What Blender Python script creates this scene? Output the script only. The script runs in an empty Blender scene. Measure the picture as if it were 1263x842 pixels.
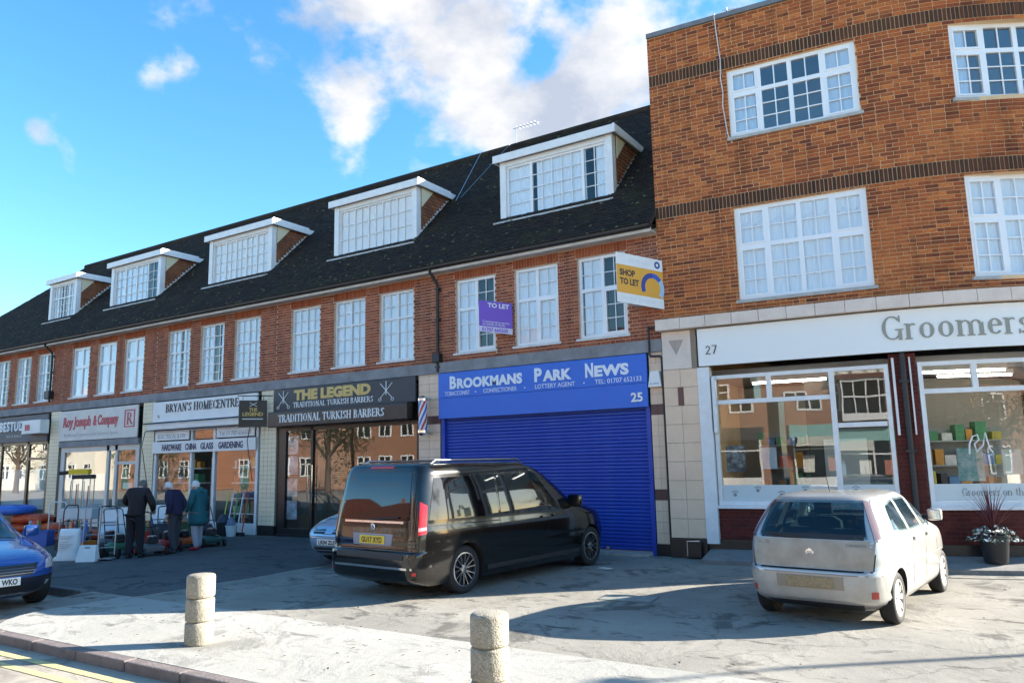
import bpy, bmesh, math, random
import numpy as np
from mathutils import Vector, Matrix
random.seed(7)
RNG = np.random.default_rng(11)
SC = bpy.context.scene
COL = SC.collection
R = math.radians

# ------------------------------------------------------------------ camera
CAM_F, CAM_PITCH, CAM_ROLL, CAM_YAW = 941.08, R(8.8748), R(1.1985), R(32.6125)
cam_d = bpy.data.cameras.new('camera')
cam = bpy.data.objects.new('camera', cam_d); COL.objects.link(cam)
fwv = Vector((-math.sin(CAM_YAW)*math.cos(CAM_PITCH), math.cos(CAM_YAW)*math.cos(CAM_PITCH), math.sin(CAM_PITCH)))
rv = Vector((math.cos(CAM_YAW), math.sin(CAM_YAW), 0)); uv = rv.cross(fwv)
RX = rv*math.cos(CAM_ROLL) - uv*math.sin(CAM_ROLL)
UX = rv*math.sin(CAM_ROLL) + uv*math.cos(CAM_ROLL)
m = Matrix((RX, UX, -fwv)).transposed().to_4x4(); m.translation = Vector((5.669, -14.524, 1.9))
cam.matrix_world = m
cam_d.sensor_fit = 'HORIZONTAL'; cam_d.sensor_width = 36.0; cam_d.lens = 36*CAM_F/1263
cam_d.clip_start = .1; cam_d.clip_end = 3000
SC.camera = cam

# ------------------------------------------------------------------ light and sky
SUN_EL = R(21.0); SUN_AZ = math.atan2(.775, .632)          # clockwise from +Y
SKY_STRENGTH, SUN_STRENGTH, EXPOSURE = .15, 5.0, 2.1
sd = bpy.data.lights.new('sun', 'SUN'); sd.energy = SUN_STRENGTH; sd.angle = R(.53); sd.color = (1, .92, .80)
so = bpy.data.objects.new('sun', sd); COL.objects.link(so)
tosun = Vector((math.sin(SUN_AZ)*math.cos(SUN_EL), math.cos(SUN_AZ)*math.cos(SUN_EL), math.sin(SUN_EL)))
so.rotation_euler = tosun.to_track_quat('Z', 'Y').to_euler(); so.location = (20, 20, 30)
SC.view_settings.view_transform = 'Standard'; SC.view_settings.look = 'None'
SC.view_settings.exposure = EXPOSURE; SC.view_settings.gamma = 1.0
SC.view_settings.use_curve_mapping = False

W = bpy.data.worlds.new('World'); SC.world = W; W.use_nodes = True
def build_world():
    nt = W.node_tree; N = nt.nodes; Lk = nt.links
    N.clear()
    out = N.new('ShaderNodeOutputWorld'); bg = N.new('ShaderNodeBackground'); bg.inputs[1].default_value = SKY_STRENGTH
    sky = N.new('ShaderNodeTexSky'); sky.sky_type = 'NISHITA'; sky.sun_disc = False
    sky.sun_elevation = SUN_EL; sky.sun_rotation = SUN_AZ; sky.altitude = 100; sky.air_density = 1.0; sky.dust_density = .4; sky.ozone_density = 2.6
    hsv = N.new('ShaderNodeHueSaturation'); hsv.inputs['Saturation'].default_value = 1.25; hsv.inputs['Value'].default_value = .62; hsv.inputs['Hue'].default_value = .492
    Lk.new(sky.outputs[0], hsv.inputs['Color'])
    tc = N.new('ShaderNodeTexCoord')
    nrm = N.new('ShaderNodeVectorMath'); nrm.operation = 'NORMALIZE'; Lk.new(tc.outputs['Generated'], nrm.inputs[0])
    def M(op, a, b=None, c=None):
        n = N.new('ShaderNodeMath'); n.operation = op
        for i, x in enumerate((a, b, c)):
            if x is None: continue
            if isinstance(x, (int, float)): n.inputs[i].default_value = x
            else: Lk.new(x, n.inputs[i])
        return n.outputs[0]
    def noise(scale, det, rough, stretch=(1, 1, 1.6), off=(0, 0, 0), dist=0.):
        mp = N.new('ShaderNodeMapping'); mp.inputs['Scale'].default_value = stretch; mp.inputs['Location'].default_value = off
        Lk.new(nrm.outputs[0], mp.inputs['Vector'])
        n = N.new('ShaderNodeTexNoise'); n.inputs['Scale'].default_value = scale; n.inputs['Detail'].default_value = det
        n.inputs['Roughness'].default_value = rough; n.inputs['Distortion'].default_value = dist
        Lk.new(mp.outputs[0], n.inputs['Vector']); return n.outputs['Fac']
    big = noise(2.3, 3, .5, stretch=(1, 1, 1.25), off=(3.1, 1.7, .4)); fine = noise(6.5, 13, .56, stretch=(1, 1, 1.3), off=(.3, .9, 0), dist=.12); wisp = noise(24., 8, .6, off=(2.3, .1, .6))
    dens = M('ADD', M('ADD', M('MULTIPLY', big, .50), M('MULTIPLY', fine, 1.15)), M('MULTIPLY', wisp, .20))
    # clouds seen in the photograph, as directions in the sky: (direction, angular radius, weight)
    blobs = [((-.545, .675, .50), .14, .25), ((-.60, .60, .53), .10, .12), ((-.395, .81, .445), .085, .36), ((-.50, .765, .405), .070, .26), ((-.345, .79, .50), .10, .17),
             ((-.76, .48, .44), .028, .24), ((-.775, .460, .437), .016, .16), ((-.738, .495, .450), .018, .16), ((-.853, .385, .362), .018, .24), ((-.84, .41, .345), .020, .20), ((-.85, .42, .325), .016, .18), ((-.64, .66, .41), .030, .13), ((-.665, .655, .375), .026, .10),
             ((-.462, .762, .455), .030, -.20), ((-.440, .765, .478), .026, -.20), ((-.425, .758, .498), .024, -.18), ((-.59, .70, .42), .045, -.12), ((-.64, .60, .48), .06, -.10), ((-.93, .30, .22), .35, -.08)]
    for d, rad, w in blobs:
        dv = Vector(d).normalized()
        ds = N.new('ShaderNodeVectorMath'); ds.operation = 'DISTANCE'; ds.inputs[1].default_value = dv
        Lk.new(nrm.outputs[0], ds.inputs[0])
        q = M('DIVIDE', ds.outputs['Value'], rad); e = M('POWER', 2.718, M('MULTIPLY', M('MULTIPLY', q, q), -1.0))
        dens = M('ADD', dens, M('MULTIPLY', e, w))
    mr = N.new('ShaderNodeMapRange'); mr.interpolation_type = 'SMOOTHSTEP'
    mr.inputs['From Min'].default_value = .99; mr.inputs['From Max'].default_value = 1.22; Lk.new(dens, mr.inputs['Value'])
    shade = noise(4.2, 6, .58, off=(1.3, 4.4, .7))
    cr = N.new('ShaderNodeValToRGB'); cr.color_ramp.elements[0].position = .40; cr.color_ramp.elements[0].color = (.95, 1.02, 1.20, 1)
    cr.color_ramp.elements[1].position = .60; cr.color_ramp.elements[1].color = (1.85, 1.79, 1.70, 1)
    Lk.new(shade, cr.inputs[0])
    mx = N.new('ShaderNodeMix'); mx.data_type = 'RGBA'
    Lk.new(M('MULTIPLY', mr.outputs[0], .93), mx.inputs['Factor']); Lk.new(hsv.outputs[0], mx.inputs['A']); Lk.new(cr.outputs[0], mx.inputs['B'])
    Lk.new(mx.outputs['Result'], bg.inputs[0]); Lk.new(bg.outputs[0], out.inputs[0])
build_world()

# ------------------------------------------------------------------ materials
MATS = {}
def P(name, col, rough=.7, metal=0., var=.0, vscale=6., bump=0., bscale=40., spec=.5, coat=0., emit=None, estr=0., var2=None, trans=0.):
    """Principled material; var mixes towards var2 (or a darker tone) by noise."""
    if name in MATS: return MATS[name]
    mt = bpy.data.materials.new(name); mt.use_nodes = True; MATS[name] = mt
    nt = mt.node_tree; b = nt.nodes['Principled BSDF']
    b.inputs['Base Color'].default_value = (*col, 1); b.inputs['Roughness'].default_value = rough; b.inputs['Metallic'].default_value = metal
    b.inputs['Specular IOR Level'].default_value = spec; b.inputs['Coat Weight'].default_value = coat
    b.inputs['Coat Roughness'].default_value = .04
    if trans: b.inputs['Transmission Weight'].default_value = trans
    if emit: b.inputs['Emission Color'].default_value = (*emit, 1); b.inputs['Emission Strength'].default_value = estr
    if var or bump:
        tc = nt.nodes.new('ShaderNodeTexCoord')
        if var:
            n = nt.nodes.new('ShaderNodeTexNoise'); n.inputs['Scale'].default_value = vscale; n.inputs['Detail'].default_value = 7; n.inputs['Roughness'].default_value = .62
            nt.links.new(tc.outputs['Object'], n.inputs['Vector'])
            r_ = nt.nodes.new('ShaderNodeMapRange'); r_.inputs['From Min'].default_value = .35; r_.inputs['From Max'].default_value = .68; r_.inputs['To Max'].default_value = var
            nt.links.new(n.outputs['Fac'], r_.inputs['Value'])
            mx = nt.nodes.new('ShaderNodeMix'); mx.data_type = 'RGBA'
            mx.inputs['A'].default_value = (*col, 1); mx.inputs['B'].default_value = (*(var2 or tuple(c*.35 for c in col)), 1)
            nt.links.new(r_.outputs[0], mx.inputs['Factor']); nt.links.new(mx.outputs['Result'], b.inputs['Base Color'])
        if bump:
            n2 = nt.nodes.new('ShaderNodeTexNoise'); n2.inputs['Scale'].default_value = bscale; n2.inputs['Detail'].default_value = 5
            nt.links.new(tc.outputs['Object'], n2.inputs['Vector'])
            bp = nt.nodes.new('ShaderNodeBump'); bp.inputs['Strength'].default_value = bump; bp.inputs['Distance'].default_value = .02
            nt.links.new(n2.outputs['Fac'], bp.inputs['Height']); nt.links.new(bp.outputs[0], b.inputs['Normal'])
    return mt

def brick_mat(name, cols, stain=None, sscale=.55, samt=.5, grime=.35):
    """per-piece tone from island and object randoms, plus stains that run over many pieces"""
    mt = bpy.data.materials.new(name); mt.use_nodes = True; MATS[name] = mt
    nt = mt.node_tree; N = nt.nodes; L = nt.links; b = N['Principled BSDF']; b.inputs['Roughness'].default_value = .88; b.inputs['Specular IOR Level'].default_value = .25
    g = N.new('ShaderNodeNewGeometry'); oi = N.new('ShaderNodeObjectInfo')
    a = N.new('ShaderNodeMath'); a.operation = 'ADD'; L.new(g.outputs['Random Per Island'], a.inputs[0]); L.new(oi.outputs['Random'], a.inputs[1])
    wn = N.new('ShaderNodeTexWhiteNoise'); wn.noise_dimensions = '1D'; L.new(a.outputs[0], wn.inputs['W'])
    cr = N.new('ShaderNodeValToRGB'); e = cr.color_ramp.elements
    while len(e) < len(cols): e.new(.5)
    for i, c in enumerate(cols): e[i].position = i/(len(cols)-1); e[i].color = (*c, 1)
    L.new(wn.outputs['Value'], cr.inputs[0])
    n = N.new('ShaderNodeTexNoise'); n.inputs['Scale'].default_value = sscale; n.inputs['Detail'].default_value = 5; n.inputs['Roughness'].default_value = .6
    L.new(g.outputs['Position'], n.inputs['Vector'])
    mr = N.new('ShaderNodeMapRange'); mr.inputs['From Min'].default_value = .5; mr.inputs['From Max'].default_value = .72; mr.inputs['To Max'].default_value = samt; L.new(n.outputs['Fac'], mr.inputs['Value'])
    mx = N.new('ShaderNodeMix'); mx.data_type = 'RGBA'; L.new(mr.outputs[0], mx.inputs['Factor']); L.new(cr.outputs[0], mx.inputs['A']); mx.inputs['B'].default_value = (*(stain or (.06, .045, .035)), 1)
    mpz = N.new('ShaderNodeMapping'); mpz.inputs['Scale'].default_value = (2.6, 2.6, .28); L.new(g.outputs['Position'], mpz.inputs['Vector']); ns = N.new('ShaderNodeTexNoise'); ns.inputs['Scale'].default_value = 1.0; ns.inputs['Detail'].default_value = 6; ns.inputs['Roughness'].default_value = .65; L.new(mpz.outputs[0], ns.inputs['Vector'])
    ms = N.new('ShaderNodeMapRange'); ms.inputs['From Min'].default_value = .53; ms.inputs['From Max'].default_value = .70; ms.inputs['To Max'].default_value = .55; L.new(ns.outputs['Fac'], ms.inputs['Value'])
    mxs = N.new('ShaderNodeMix'); mxs.data_type = 'RGBA'; L.new(ms.outputs[0], mxs.inputs['Factor']); L.new(mx.outputs['Result'], mxs.inputs['A']); mxs.inputs['B'].default_value = (*tuple(c*.45 for c in cols[0]), 1); mx = mxs      # rain streaks
    n2 = N.new('ShaderNodeTexNoise'); n2.inputs['Scale'].default_value = 26; n2.inputs['Detail'].default_value = 6; L.new(g.outputs['Position'], n2.inputs['Vector'])
    m2 = N.new('ShaderNodeMapRange'); m2.inputs['From Min'].default_value = .4; m2.inputs['From Max'].default_value = .75; m2.inputs['To Max'].default_value = grime; L.new(n2.outputs['Fac'], m2.inputs['Value'])
    mx2 = N.new('ShaderNodeMix'); mx2.data_type = 'RGBA'; L.new(m2.outputs[0], mx2.inputs['Factor']); L.new(mx.outputs['Result'], mx2.inputs['A']); mx2.inputs['B'].default_value = (*tuple(c*.4 for c in cols[0]), 1)
    L.new(mx2.outputs['Result'], b.inputs['Base Color'])
    bp = N.new('ShaderNodeBump'); bp.inputs['Strength'].default_value = .35; bp.inputs['Distance'].default_value = .01; L.new(n2.outputs['Fac'], bp.inputs['Height']); L.new(bp.outputs[0], b.inputs['Normal'])
    return mt

def glass_mat(name, tint=(.86, .92, .92), ior=1.5, boost=1.0, wav=.0):
    mt = bpy.data.materials.new(name); mt.use_nodes = True; MATS[name] = mt
    nt = mt.node_tree; N = nt.nodes; L = nt.links; N.clear()
    o = N.new('ShaderNodeOutputMaterial'); t = N.new('ShaderNodeBsdfTransparent'); t.inputs[0].default_value = (*tint, 1)
    g = N.new('ShaderNodeBsdfGlossy'); g.inputs['Roughness'].default_value = .0; g.inputs['Color'].default_value = (.98, .99, 1, 1)
    f = N.new('ShaderNodeFresnel'); f.inputs['IOR'].default_value = ior
    mm = N.new('ShaderNodeMath'); mm.operation = 'MULTIPLY'; mm.use_clamp = True; mm.inputs[1].default_value = boost; L.new(f.outputs[0], mm.inputs[0])
    gb = N.new('ShaderNodeNewGeometry'); fb = N.new('ShaderNodeMath'); fb.operation = 'SUBTRACT'; fb.inputs[0].default_value = 1.0; L.new(gb.outputs['Backfacing'], fb.inputs[1])      # a pane mirrors once, at its outer face
    mf = N.new('ShaderNodeMath'); mf.operation = 'MULTIPLY'; L.new(mm.outputs[0], mf.inputs[0]); L.new(fb.outputs[0], mf.inputs[1])
    mx = N.new('ShaderNodeMixShader'); L.new(mf.outputs[0], mx.inputs[0]); L.new(t.outputs[0], mx.inputs[1]); L.new(g.outputs[0], mx.inputs[2]); L.new(mx.outputs[0], o.inputs[0])
    if wav:
        tc = N.new('ShaderNodeNewGeometry'); n = N.new('ShaderNodeTexNoise'); n.inputs['Scale'].default_value = 1.3; n.inputs['Detail'].default_value = 1
        L.new(tc.outputs['Position'], n.inputs['Vector'])
        b = N.new('ShaderNodeBump'); b.inputs['Strength'].default_value = wav; b.inputs['Distance'].default_value = .05; L.new(n.outputs['Fac'], b.inputs['Height'])
        L.new(b.outputs[0], g.inputs['Normal'])
    return mt

def ground_mat(name, base, dark, pale, seed=0., crack=.6, agg=.25):
    mt = bpy.data.materials.new(name); mt.use_nodes = True; MATS[name] = mt
    nt = mt.node_tree; N = nt.nodes; L = nt.links; b = N['Principled BSDF']; b.inputs['Roughness'].default_value = .93; b.inputs['Specular IOR Level'].default_value = .2
    tc = N.new('ShaderNodeNewGeometry'); mp = N.new('ShaderNodeMapping'); mp.inputs['Location'].default_value = (seed, seed*.7, 0); L.new(tc.outputs['Position'], mp.inputs['Vector'])
    def noise(s, d, r=.6, dist=0.):
        n = N.new('ShaderNodeTexNoise'); n.inputs['Scale'].default_value = s; n.inputs['Detail'].default_value = d; n.inputs['Roughness'].default_value = r; n.inputs['Distortion'].default_value = dist
        L.new(mp.outputs[0], n.inputs['Vector']); return n.outputs['Fac']
    def rng(x, a, c, lo=0., hi=1.):
        q = N.new('ShaderNodeMapRange'); q.inputs['From Min'].default_value = a; q.inputs['From Max'].default_value = c; q.inputs['To Min'].default_value = lo; q.inputs['To Max'].default_value = hi; L.new(x, q.inputs['Value']); return q.outputs[0]
    def mix(f, a, c):
        q = N.new('ShaderNodeMix'); q.data_type = 'RGBA'; L.new(f, q.inputs['Factor'])
        for k, x in (('A', a), ('B', c)):
            if isinstance(x, tuple): q.inputs[k].default_value = (*x, 1)
            else: L.new(x, q.inputs[k])
        return q.outputs['Result']
    c = mix(rng(noise(.55, 4, .6), .38, .66), base, pale)
    c = mix(rng(noise(1.1, 9, .68, .6), .55, .63, 0, .75), c, dark)               # worn, broken patches
    c = mix(rng(noise(3.3, 6, .7), .58, .70, 0, .5), c, dark)
    mpw = N.new('ShaderNodeMapping'); mpw.inputs['Scale'].default_value = (.7, 2.2, 1); mpw.inputs['Rotation'].default_value = (0, 0, R(-24)); L.new(mp.outputs[0], mpw.inputs['Vector']); nw = N.new('ShaderNodeTexNoise'); nw.inputs['Scale'].default_value = 1.5; nw.inputs['Detail'].default_value = 11; nw.inputs['Roughness'].default_value = .72; L.new(mpw.outputs[0], nw.inputs['Vector'])
    c = mix(rng(nw.outputs['Fac'], .585, .615, 0, .8), c, tuple(x*.8 for x in dark))     # scuffed, frost-broken strips
    c = mix(rng(noise(140, 2, .5), .35, .7, 0, agg), c, tuple(x*.35 for x in base))   # stones in the surface
    c = mix(rng(noise(75, 2, .5), .55, .75, 0, agg), c, tuple(min(1, x*1.5) for x in pale))
    v = N.new('ShaderNodeTexVoronoi'); v.feature = 'DISTANCE_TO_EDGE'; v.inputs['Scale'].default_value = .42
    wob = N.new('ShaderNodeVectorMath'); wob.operation = 'ADD'; nn = N.new('ShaderNodeTexNoise'); nn.inputs['Scale'].default_value = 1.6; nn.inputs['Detail'].default_value = 6; L.new(mp.outputs[0], nn.inputs['Vector'])
    L.new(mp.outputs[0], wob.inputs[0]); L.new(nn.outputs['Color'], wob.inputs[1]); L.new(wob.outputs[0], v.inputs['Vector'])
    ck = rng(v.outputs['Distance'], .0, .012, crack, 0.)
    c = mix(ck, c, tuple(x*.25 for x in base))
    L.new(c, b.inputs['Base Color'])
    bp = N.new('ShaderNodeBump'); bp.inputs['Strength'].default_value = .5; bp.inputs['Distance'].default_value = .012; L.new(noise(90, 4), bp.inputs['Height'])
    b2 = N.new('ShaderNodeBump'); b2.inputs['Strength'].default_value = .6; b2.inputs['Distance'].default_value = .05; L.new(noise(1.1, 9, .68, .6), b2.inputs['Height']); L.new(bp.outputs[0], b2.inputs['Normal'])
    L.new(b2.outputs[0], b.inputs['Normal'])
    return mt

M_brickT = brick_mat('terrace_brick', [(.20, .06, .040), (.36, .105, .055), (.42, .135, .066), (.29, .08, .046), (.46, .17, .085)], stain=(.10, .06, .04), samt=.45)
M_brickC = brick_mat('corner_brick', [(.15, .042, .022), (.50, .135, .040), (.29, .070, .028), (.60, .185, .052), (.18, .048, .026), (.42, .108, .036)], stain=(.66, .21, .055), sscale=.5, samt=.5, grime=.45)
M_soldierC = brick_mat('soldier_brick', [(.055, .03, .022), (.12, .045, .025), (.07, .035, .026)], stain=(.16, .07, .035), samt=.4)
M_soldierT = brick_mat('lintel_brick', [(.34, .09, .04), (.42, .13, .055), (.30, .075, .04)], samt=.2)
M_brickD = brick_mat('plum_brick', [(.10, .022, .018), (.14, .03, .024), (.08, .02, .018)], samt=.2)
M_cheek = brick_mat('hung_tile', [(.26, .10, .05), (.33, .13, .06), (.20, .08, .045)], samt=.3)
M_roof = brick_mat('roof_tile', [(.020, .016, .014), (.036, .026, .021), (.027, .020, .017), (.050, .033, .025)], stain=(.050, .050, .018), sscale=1.5, samt=.55)
M_mortarT = P('terrace_mortar', (.66, .48, .36), .95, var=.3, vscale=3, bump=.4)
M_mortarC = P('corner_mortar', (.76, .53, .31), .95, var=.3, vscale=2, bump=.4)
M_mortarD = P('plum_mortar', (.12, .05, .045), .95)
M_frame = P('white_paint', (.80, .81, .82), .45, var=.3, vscale=5, var2=(.52, .51, .48))
M_upvc = P('white_plastic', (.83, .84, .86), .3)
M_sillw = P('sill_paint', (.72, .72, .71), .6, var=.35, vscale=5)
M_glass = glass_mat('window_glass', tint=(.99, 1, 1), boost=1.3, ior=1.5)
M_glassC = glass_mat('coated_glass', tint=(.95, .98, 1), boost=4.0, ior=1.5)
M_shopglass = glass_mat('shop_glass', tint=(.94, .96, .95), boost=2.6, wav=.018)
M_net = P('net_curtain', (.72, .78, .85), .9)
M_room = P('room_plaster', (.35, .32, .28), .9)
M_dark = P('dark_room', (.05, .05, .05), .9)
M_conc = P('grey_concrete', (.30, .30, .31), .9, var=.55, vscale=2.5, bump=.5, bscale=30)
M_cream = P('cream_tile', (.78, .58, .42), .35, var=.35, vscale=4, var2=(.58, .40, .28))
M_cream2 = P('ivory_tile', (.78, .70, .50), .4, var=.3, vscale=3, var2=(.5, .42, .28))
M_grout = P('tile_grout', (.30, .24, .19), .95)
M_stone = P('cornice_stone', (.78, .66, .57), .8, var=.35, vscale=3, var2=(.48, .38, .31), bump=.3)
M_black = P('black_gloss', (.012, .012, .013), .3, var=.3, vscale=5, var2=(.05, .05, .05))
M_blackm = P('black_iron', (.02, .02, .022), .5)
M_lead = P('lead_sheet', (.18, .19, .21), .6, var=.4, vscale=6)
M_blue = P('blue_sign', (.015, .14, .64), .4, var=.10, vscale=1.5)
M_shut = P('blue_shutter', (.008, .042, .36), .45, var=.5, vscale=1.8, var2=(.03, .08, .40))
M_white = P('white_sign', (.80, .80, .79), .5, var=.12, vscale=2)
M_chrome = P('chrome', (.75, .76, .78), .12, metal=1)
M_alu = P('brushed_aluminium', (.55, .56, .58), .35, metal=1)
M_wood = P('pale_timber', (.42, .27, .14), .7, var=.4, vscale=8)
M_red = P('red_plastic', (.55, .03, .02), .4)
M_rubber = P('tyre_rubber', (.014, .014, .015), .8)

# ------------------------------------------------------------------ mesh helpers
class MB:
    def __init__(s): s.v = []; s.f = []; s.mi = []
    def add(s, vs, fs, mi=0):
        o = len(s.v); s.v += [tuple(v) for v in vs]; s.f += [tuple(i+o for i in f) for f in fs]; s.mi += [mi]*len(fs); return s
    BF = ((0, 3, 2, 1), (4, 5, 6, 7), (0, 1, 5, 4), (1, 2, 6, 5), (2, 3, 7, 6), (3, 0, 4, 7))
    def box(s, x0, x1, y0, y1, z0, z1, mi=0):
        return s.add([(x0, y0, z0), (x1, y0, z0), (x1, y1, z0), (x0, y1, z0), (x0, y0, z1), (x1, y0, z1), (x1, y1, z1), (x0, y1, z1)], MB.BF, mi)
    def fbox(s, fr, a0, a1, d0, d1, z0, z1, mi=0):           # box in a facade frame: a along, d outwards, z up
        return s.add([fr(a0, d1, z0), fr(a1, d1, z0), fr(a1, d0, z0), fr(a0, d0, z0), fr(a0, d1, z1), fr(a1, d1, z1), fr(a1, d0, z1), fr(a0, d0, z1)], MB.BF, mi)
    def prism(s, poly, ax, h0, h1, mi=0):                     # poly in the two other axes
        n = len(poly)
        def mk(p, h): return {'x': (h, p[0], p[1]), 'y': (p[0], h, p[1]), 'z': (p[0], p[1], h)}[ax]
        vs = [mk(p, h0) for p in poly]+[mk(p, h1) for p in poly]
        fs = [tuple(range(n))[::-1], tuple(range(n, 2*n))]+[(i, (i+1) % n, n+(i+1) % n, n+i) for i in range(n)]
        return s.add(vs, fs, mi)
    def tube(s, pts, r, n=8, mi=0, cap=True, closed=False):
        pts = [Vector(p) for p in pts]; k = len(pts); vs = []; fs = []
        prev = None
        for i, p in enumerate(pts):
            t = ((pts[(i+1) % k] if (closed or i < k-1) else p)-(pts[i-1] if (closed or i > 0) else p)).normalized()
            a = prev if prev is not None else (Vector((0, 0, 1)) if abs(t.z) < .9 else Vector((1, 0, 0)))
            a = (a-t*a.dot(t)).normalized(); b = t.cross(a); prev = a
            rr = r[i] if isinstance(r, (list, tuple)) else r
            vs += [p+(a*math.cos(q)+b*math.sin(q))*rr for q in (2*math.pi*j/n for j in range(n))]
        for i in range(k if closed else k-1):
            for j in range(n): fs.append((i*n+j, i*n+(j+1) % n, ((i+1) % k)*n+(j+1) % n, ((i+1) % k)*n+j))
        if cap and not closed: fs += [tuple(range(n))[::-1], tuple(range((k-1)*n, k*n))]
        return s.add(vs, fs, mi)
    def lathe(s, prof, c=(0, 0, 0), ax='z', n=24, mi=0, cap=True):      # prof: (radius, height)
        vs = []; fs = []
        for r_, h in prof:
            for j in range(n):
                q = 2*math.pi*j/n; u, w = r_*math.cos(q), r_*math.sin(q)
                p = {'z': (u, w, h), 'y': (u, h, w), 'x': (h, u, w)}[ax]; vs.append((p[0]+c[0], p[1]+c[1], p[2]+c[2]))
        for i in range(len(prof)-1):
            for j in range(n): fs.append((i*n+j, i*n+(j+1) % n, (i+1)*n+(j+1) % n, (i+1)*n+j))
        if cap: fs += [tuple(range(n))[::-1], tuple(range((len(prof)-1)*n, len(prof)*n))]
        return s.add(vs, fs, mi)
    def mesh(s, name, mats, smooth=None):
        me = bpy.data.meshes.new(name); me.from_pydata(s.v, [], s.f)
        for mt in (mats if isinstance(mats, (list, tuple)) else [mats]): me.materials.append(mt)
        if any(s.mi): me.polygons.foreach_set('material_index', s.mi)
        bm = bmesh.new(); bm.from_mesh(me); bmesh.ops.recalc_face_normals(bm, faces=bm.faces); bm.to_mesh(me); bm.free()
        if smooth is not None: smooth_mesh(me, smooth)
        me.update(); return me
    def build(s, name, mats, parent=None, smooth=None, bevel=0.):
        me = s.mesh(name, mats, None)
        if bevel: bevel_mesh(me, bevel)
        if smooth is not None: smooth_mesh(me, smooth)
        return link(name, me, parent)
def smooth_mesh(me, ang):
    me.polygons.foreach_set('use_smooth', [True]*len(me.polygons)); me.set_sharp_from_angle(angle=R(ang))
def bevel_mesh(me, w, seg=2):
    bm = bmesh.new(); bm.from_mesh(me)
    es = [e for e in bm.edges if len(e.link_faces) == 2 and e.calc_face_angle(0) > R(30)]
    bmesh.ops.bevel(bm, geom=es, offset=w, segments=seg, affect='EDGES', profile=.6, clamp_overlap=True); bm.to_mesh(me); bm.free()
PLOC = {}
def link(name, data, parent=None, loc=None, rz=None):
    o = bpy.data.objects.new(name, data); COL.objects.link(o)
    if parent is not None:
        o.parent = parent
        if parent.name in PLOC: o.matrix_parent_inverse = Matrix.Translation(-PLOC[parent.name])   # parts of fixed things are given in world coordinates
    if loc is not None: o.location = loc
    if rz is not None: o.rotation_euler = (0, 0, rz)
    return o
def tag(o, label=None, cat=None, group=None, kind=None):
    if label: o['label'] = label
    if cat: o['category'] = cat
    if group: o['group'] = group
    if kind: o['kind'] = kind
    return o
def thing(name, loc, label, cat, group=None, fixed=True, rz=0.):
    o = bpy.data.objects.new(name, None); COL.objects.link(o); o.location = loc; o.rotation_euler = (0, 0, rz); o.empty_display_size = .2
    if fixed: PLOC[o.name] = Vector(loc)
    return tag(o, label, cat, group)
def copy_tree(o, parent=None):
    c = o.copy(); COL.objects.link(c)
    if parent is not None: c.parent = parent
    for ch in list(o.children): copy_tree(ch, c)
    return c

# ------------------------------------------------------------------ lettering
def sans(txt, size, bold=0., shear=0., align='LEFT', spacing=1.0, xs=1.0):
    cu = bpy.data.curves.new('t', 'FONT'); cu.body = txt; cu.size = size; cu.offset = bold; cu.shear = shear; cu.align_x = align; cu.space_character = spacing
    cu.extrude = .5; cu.resolution_u = 3
    ob = bpy.data.objects.new('t', cu); COL.objects.link(ob); bpy.context.view_layer.update()
    dg = bpy.context.evaluated_depsgraph_get(); me = bpy.data.meshes.new_from_object(ob.evaluated_get(dg))
    vs = [(v.co.x*xs, v.co.y, v.co.z+.5) for v in me.vertices]; fs = [tuple(p.vertices) for p in me.polygons]
    bpy.data.objects.remove(ob); bpy.data.curves.remove(cu); bpy.data.meshes.remove(me)
    return vs, fs
TK, TN = .135, .05
def _l(x0, y0, x1, y1, w): return ('l', x0, y0, x1, y1, w)
def _a(cx, cy, rx, ry, a0, a1, w=TK): return ('a', cx, cy, rx, ry, a0, a1, w)
def _s(x, y, w=.26): return ('l', x-w/2, y, x+w/2, y, .045)
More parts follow.
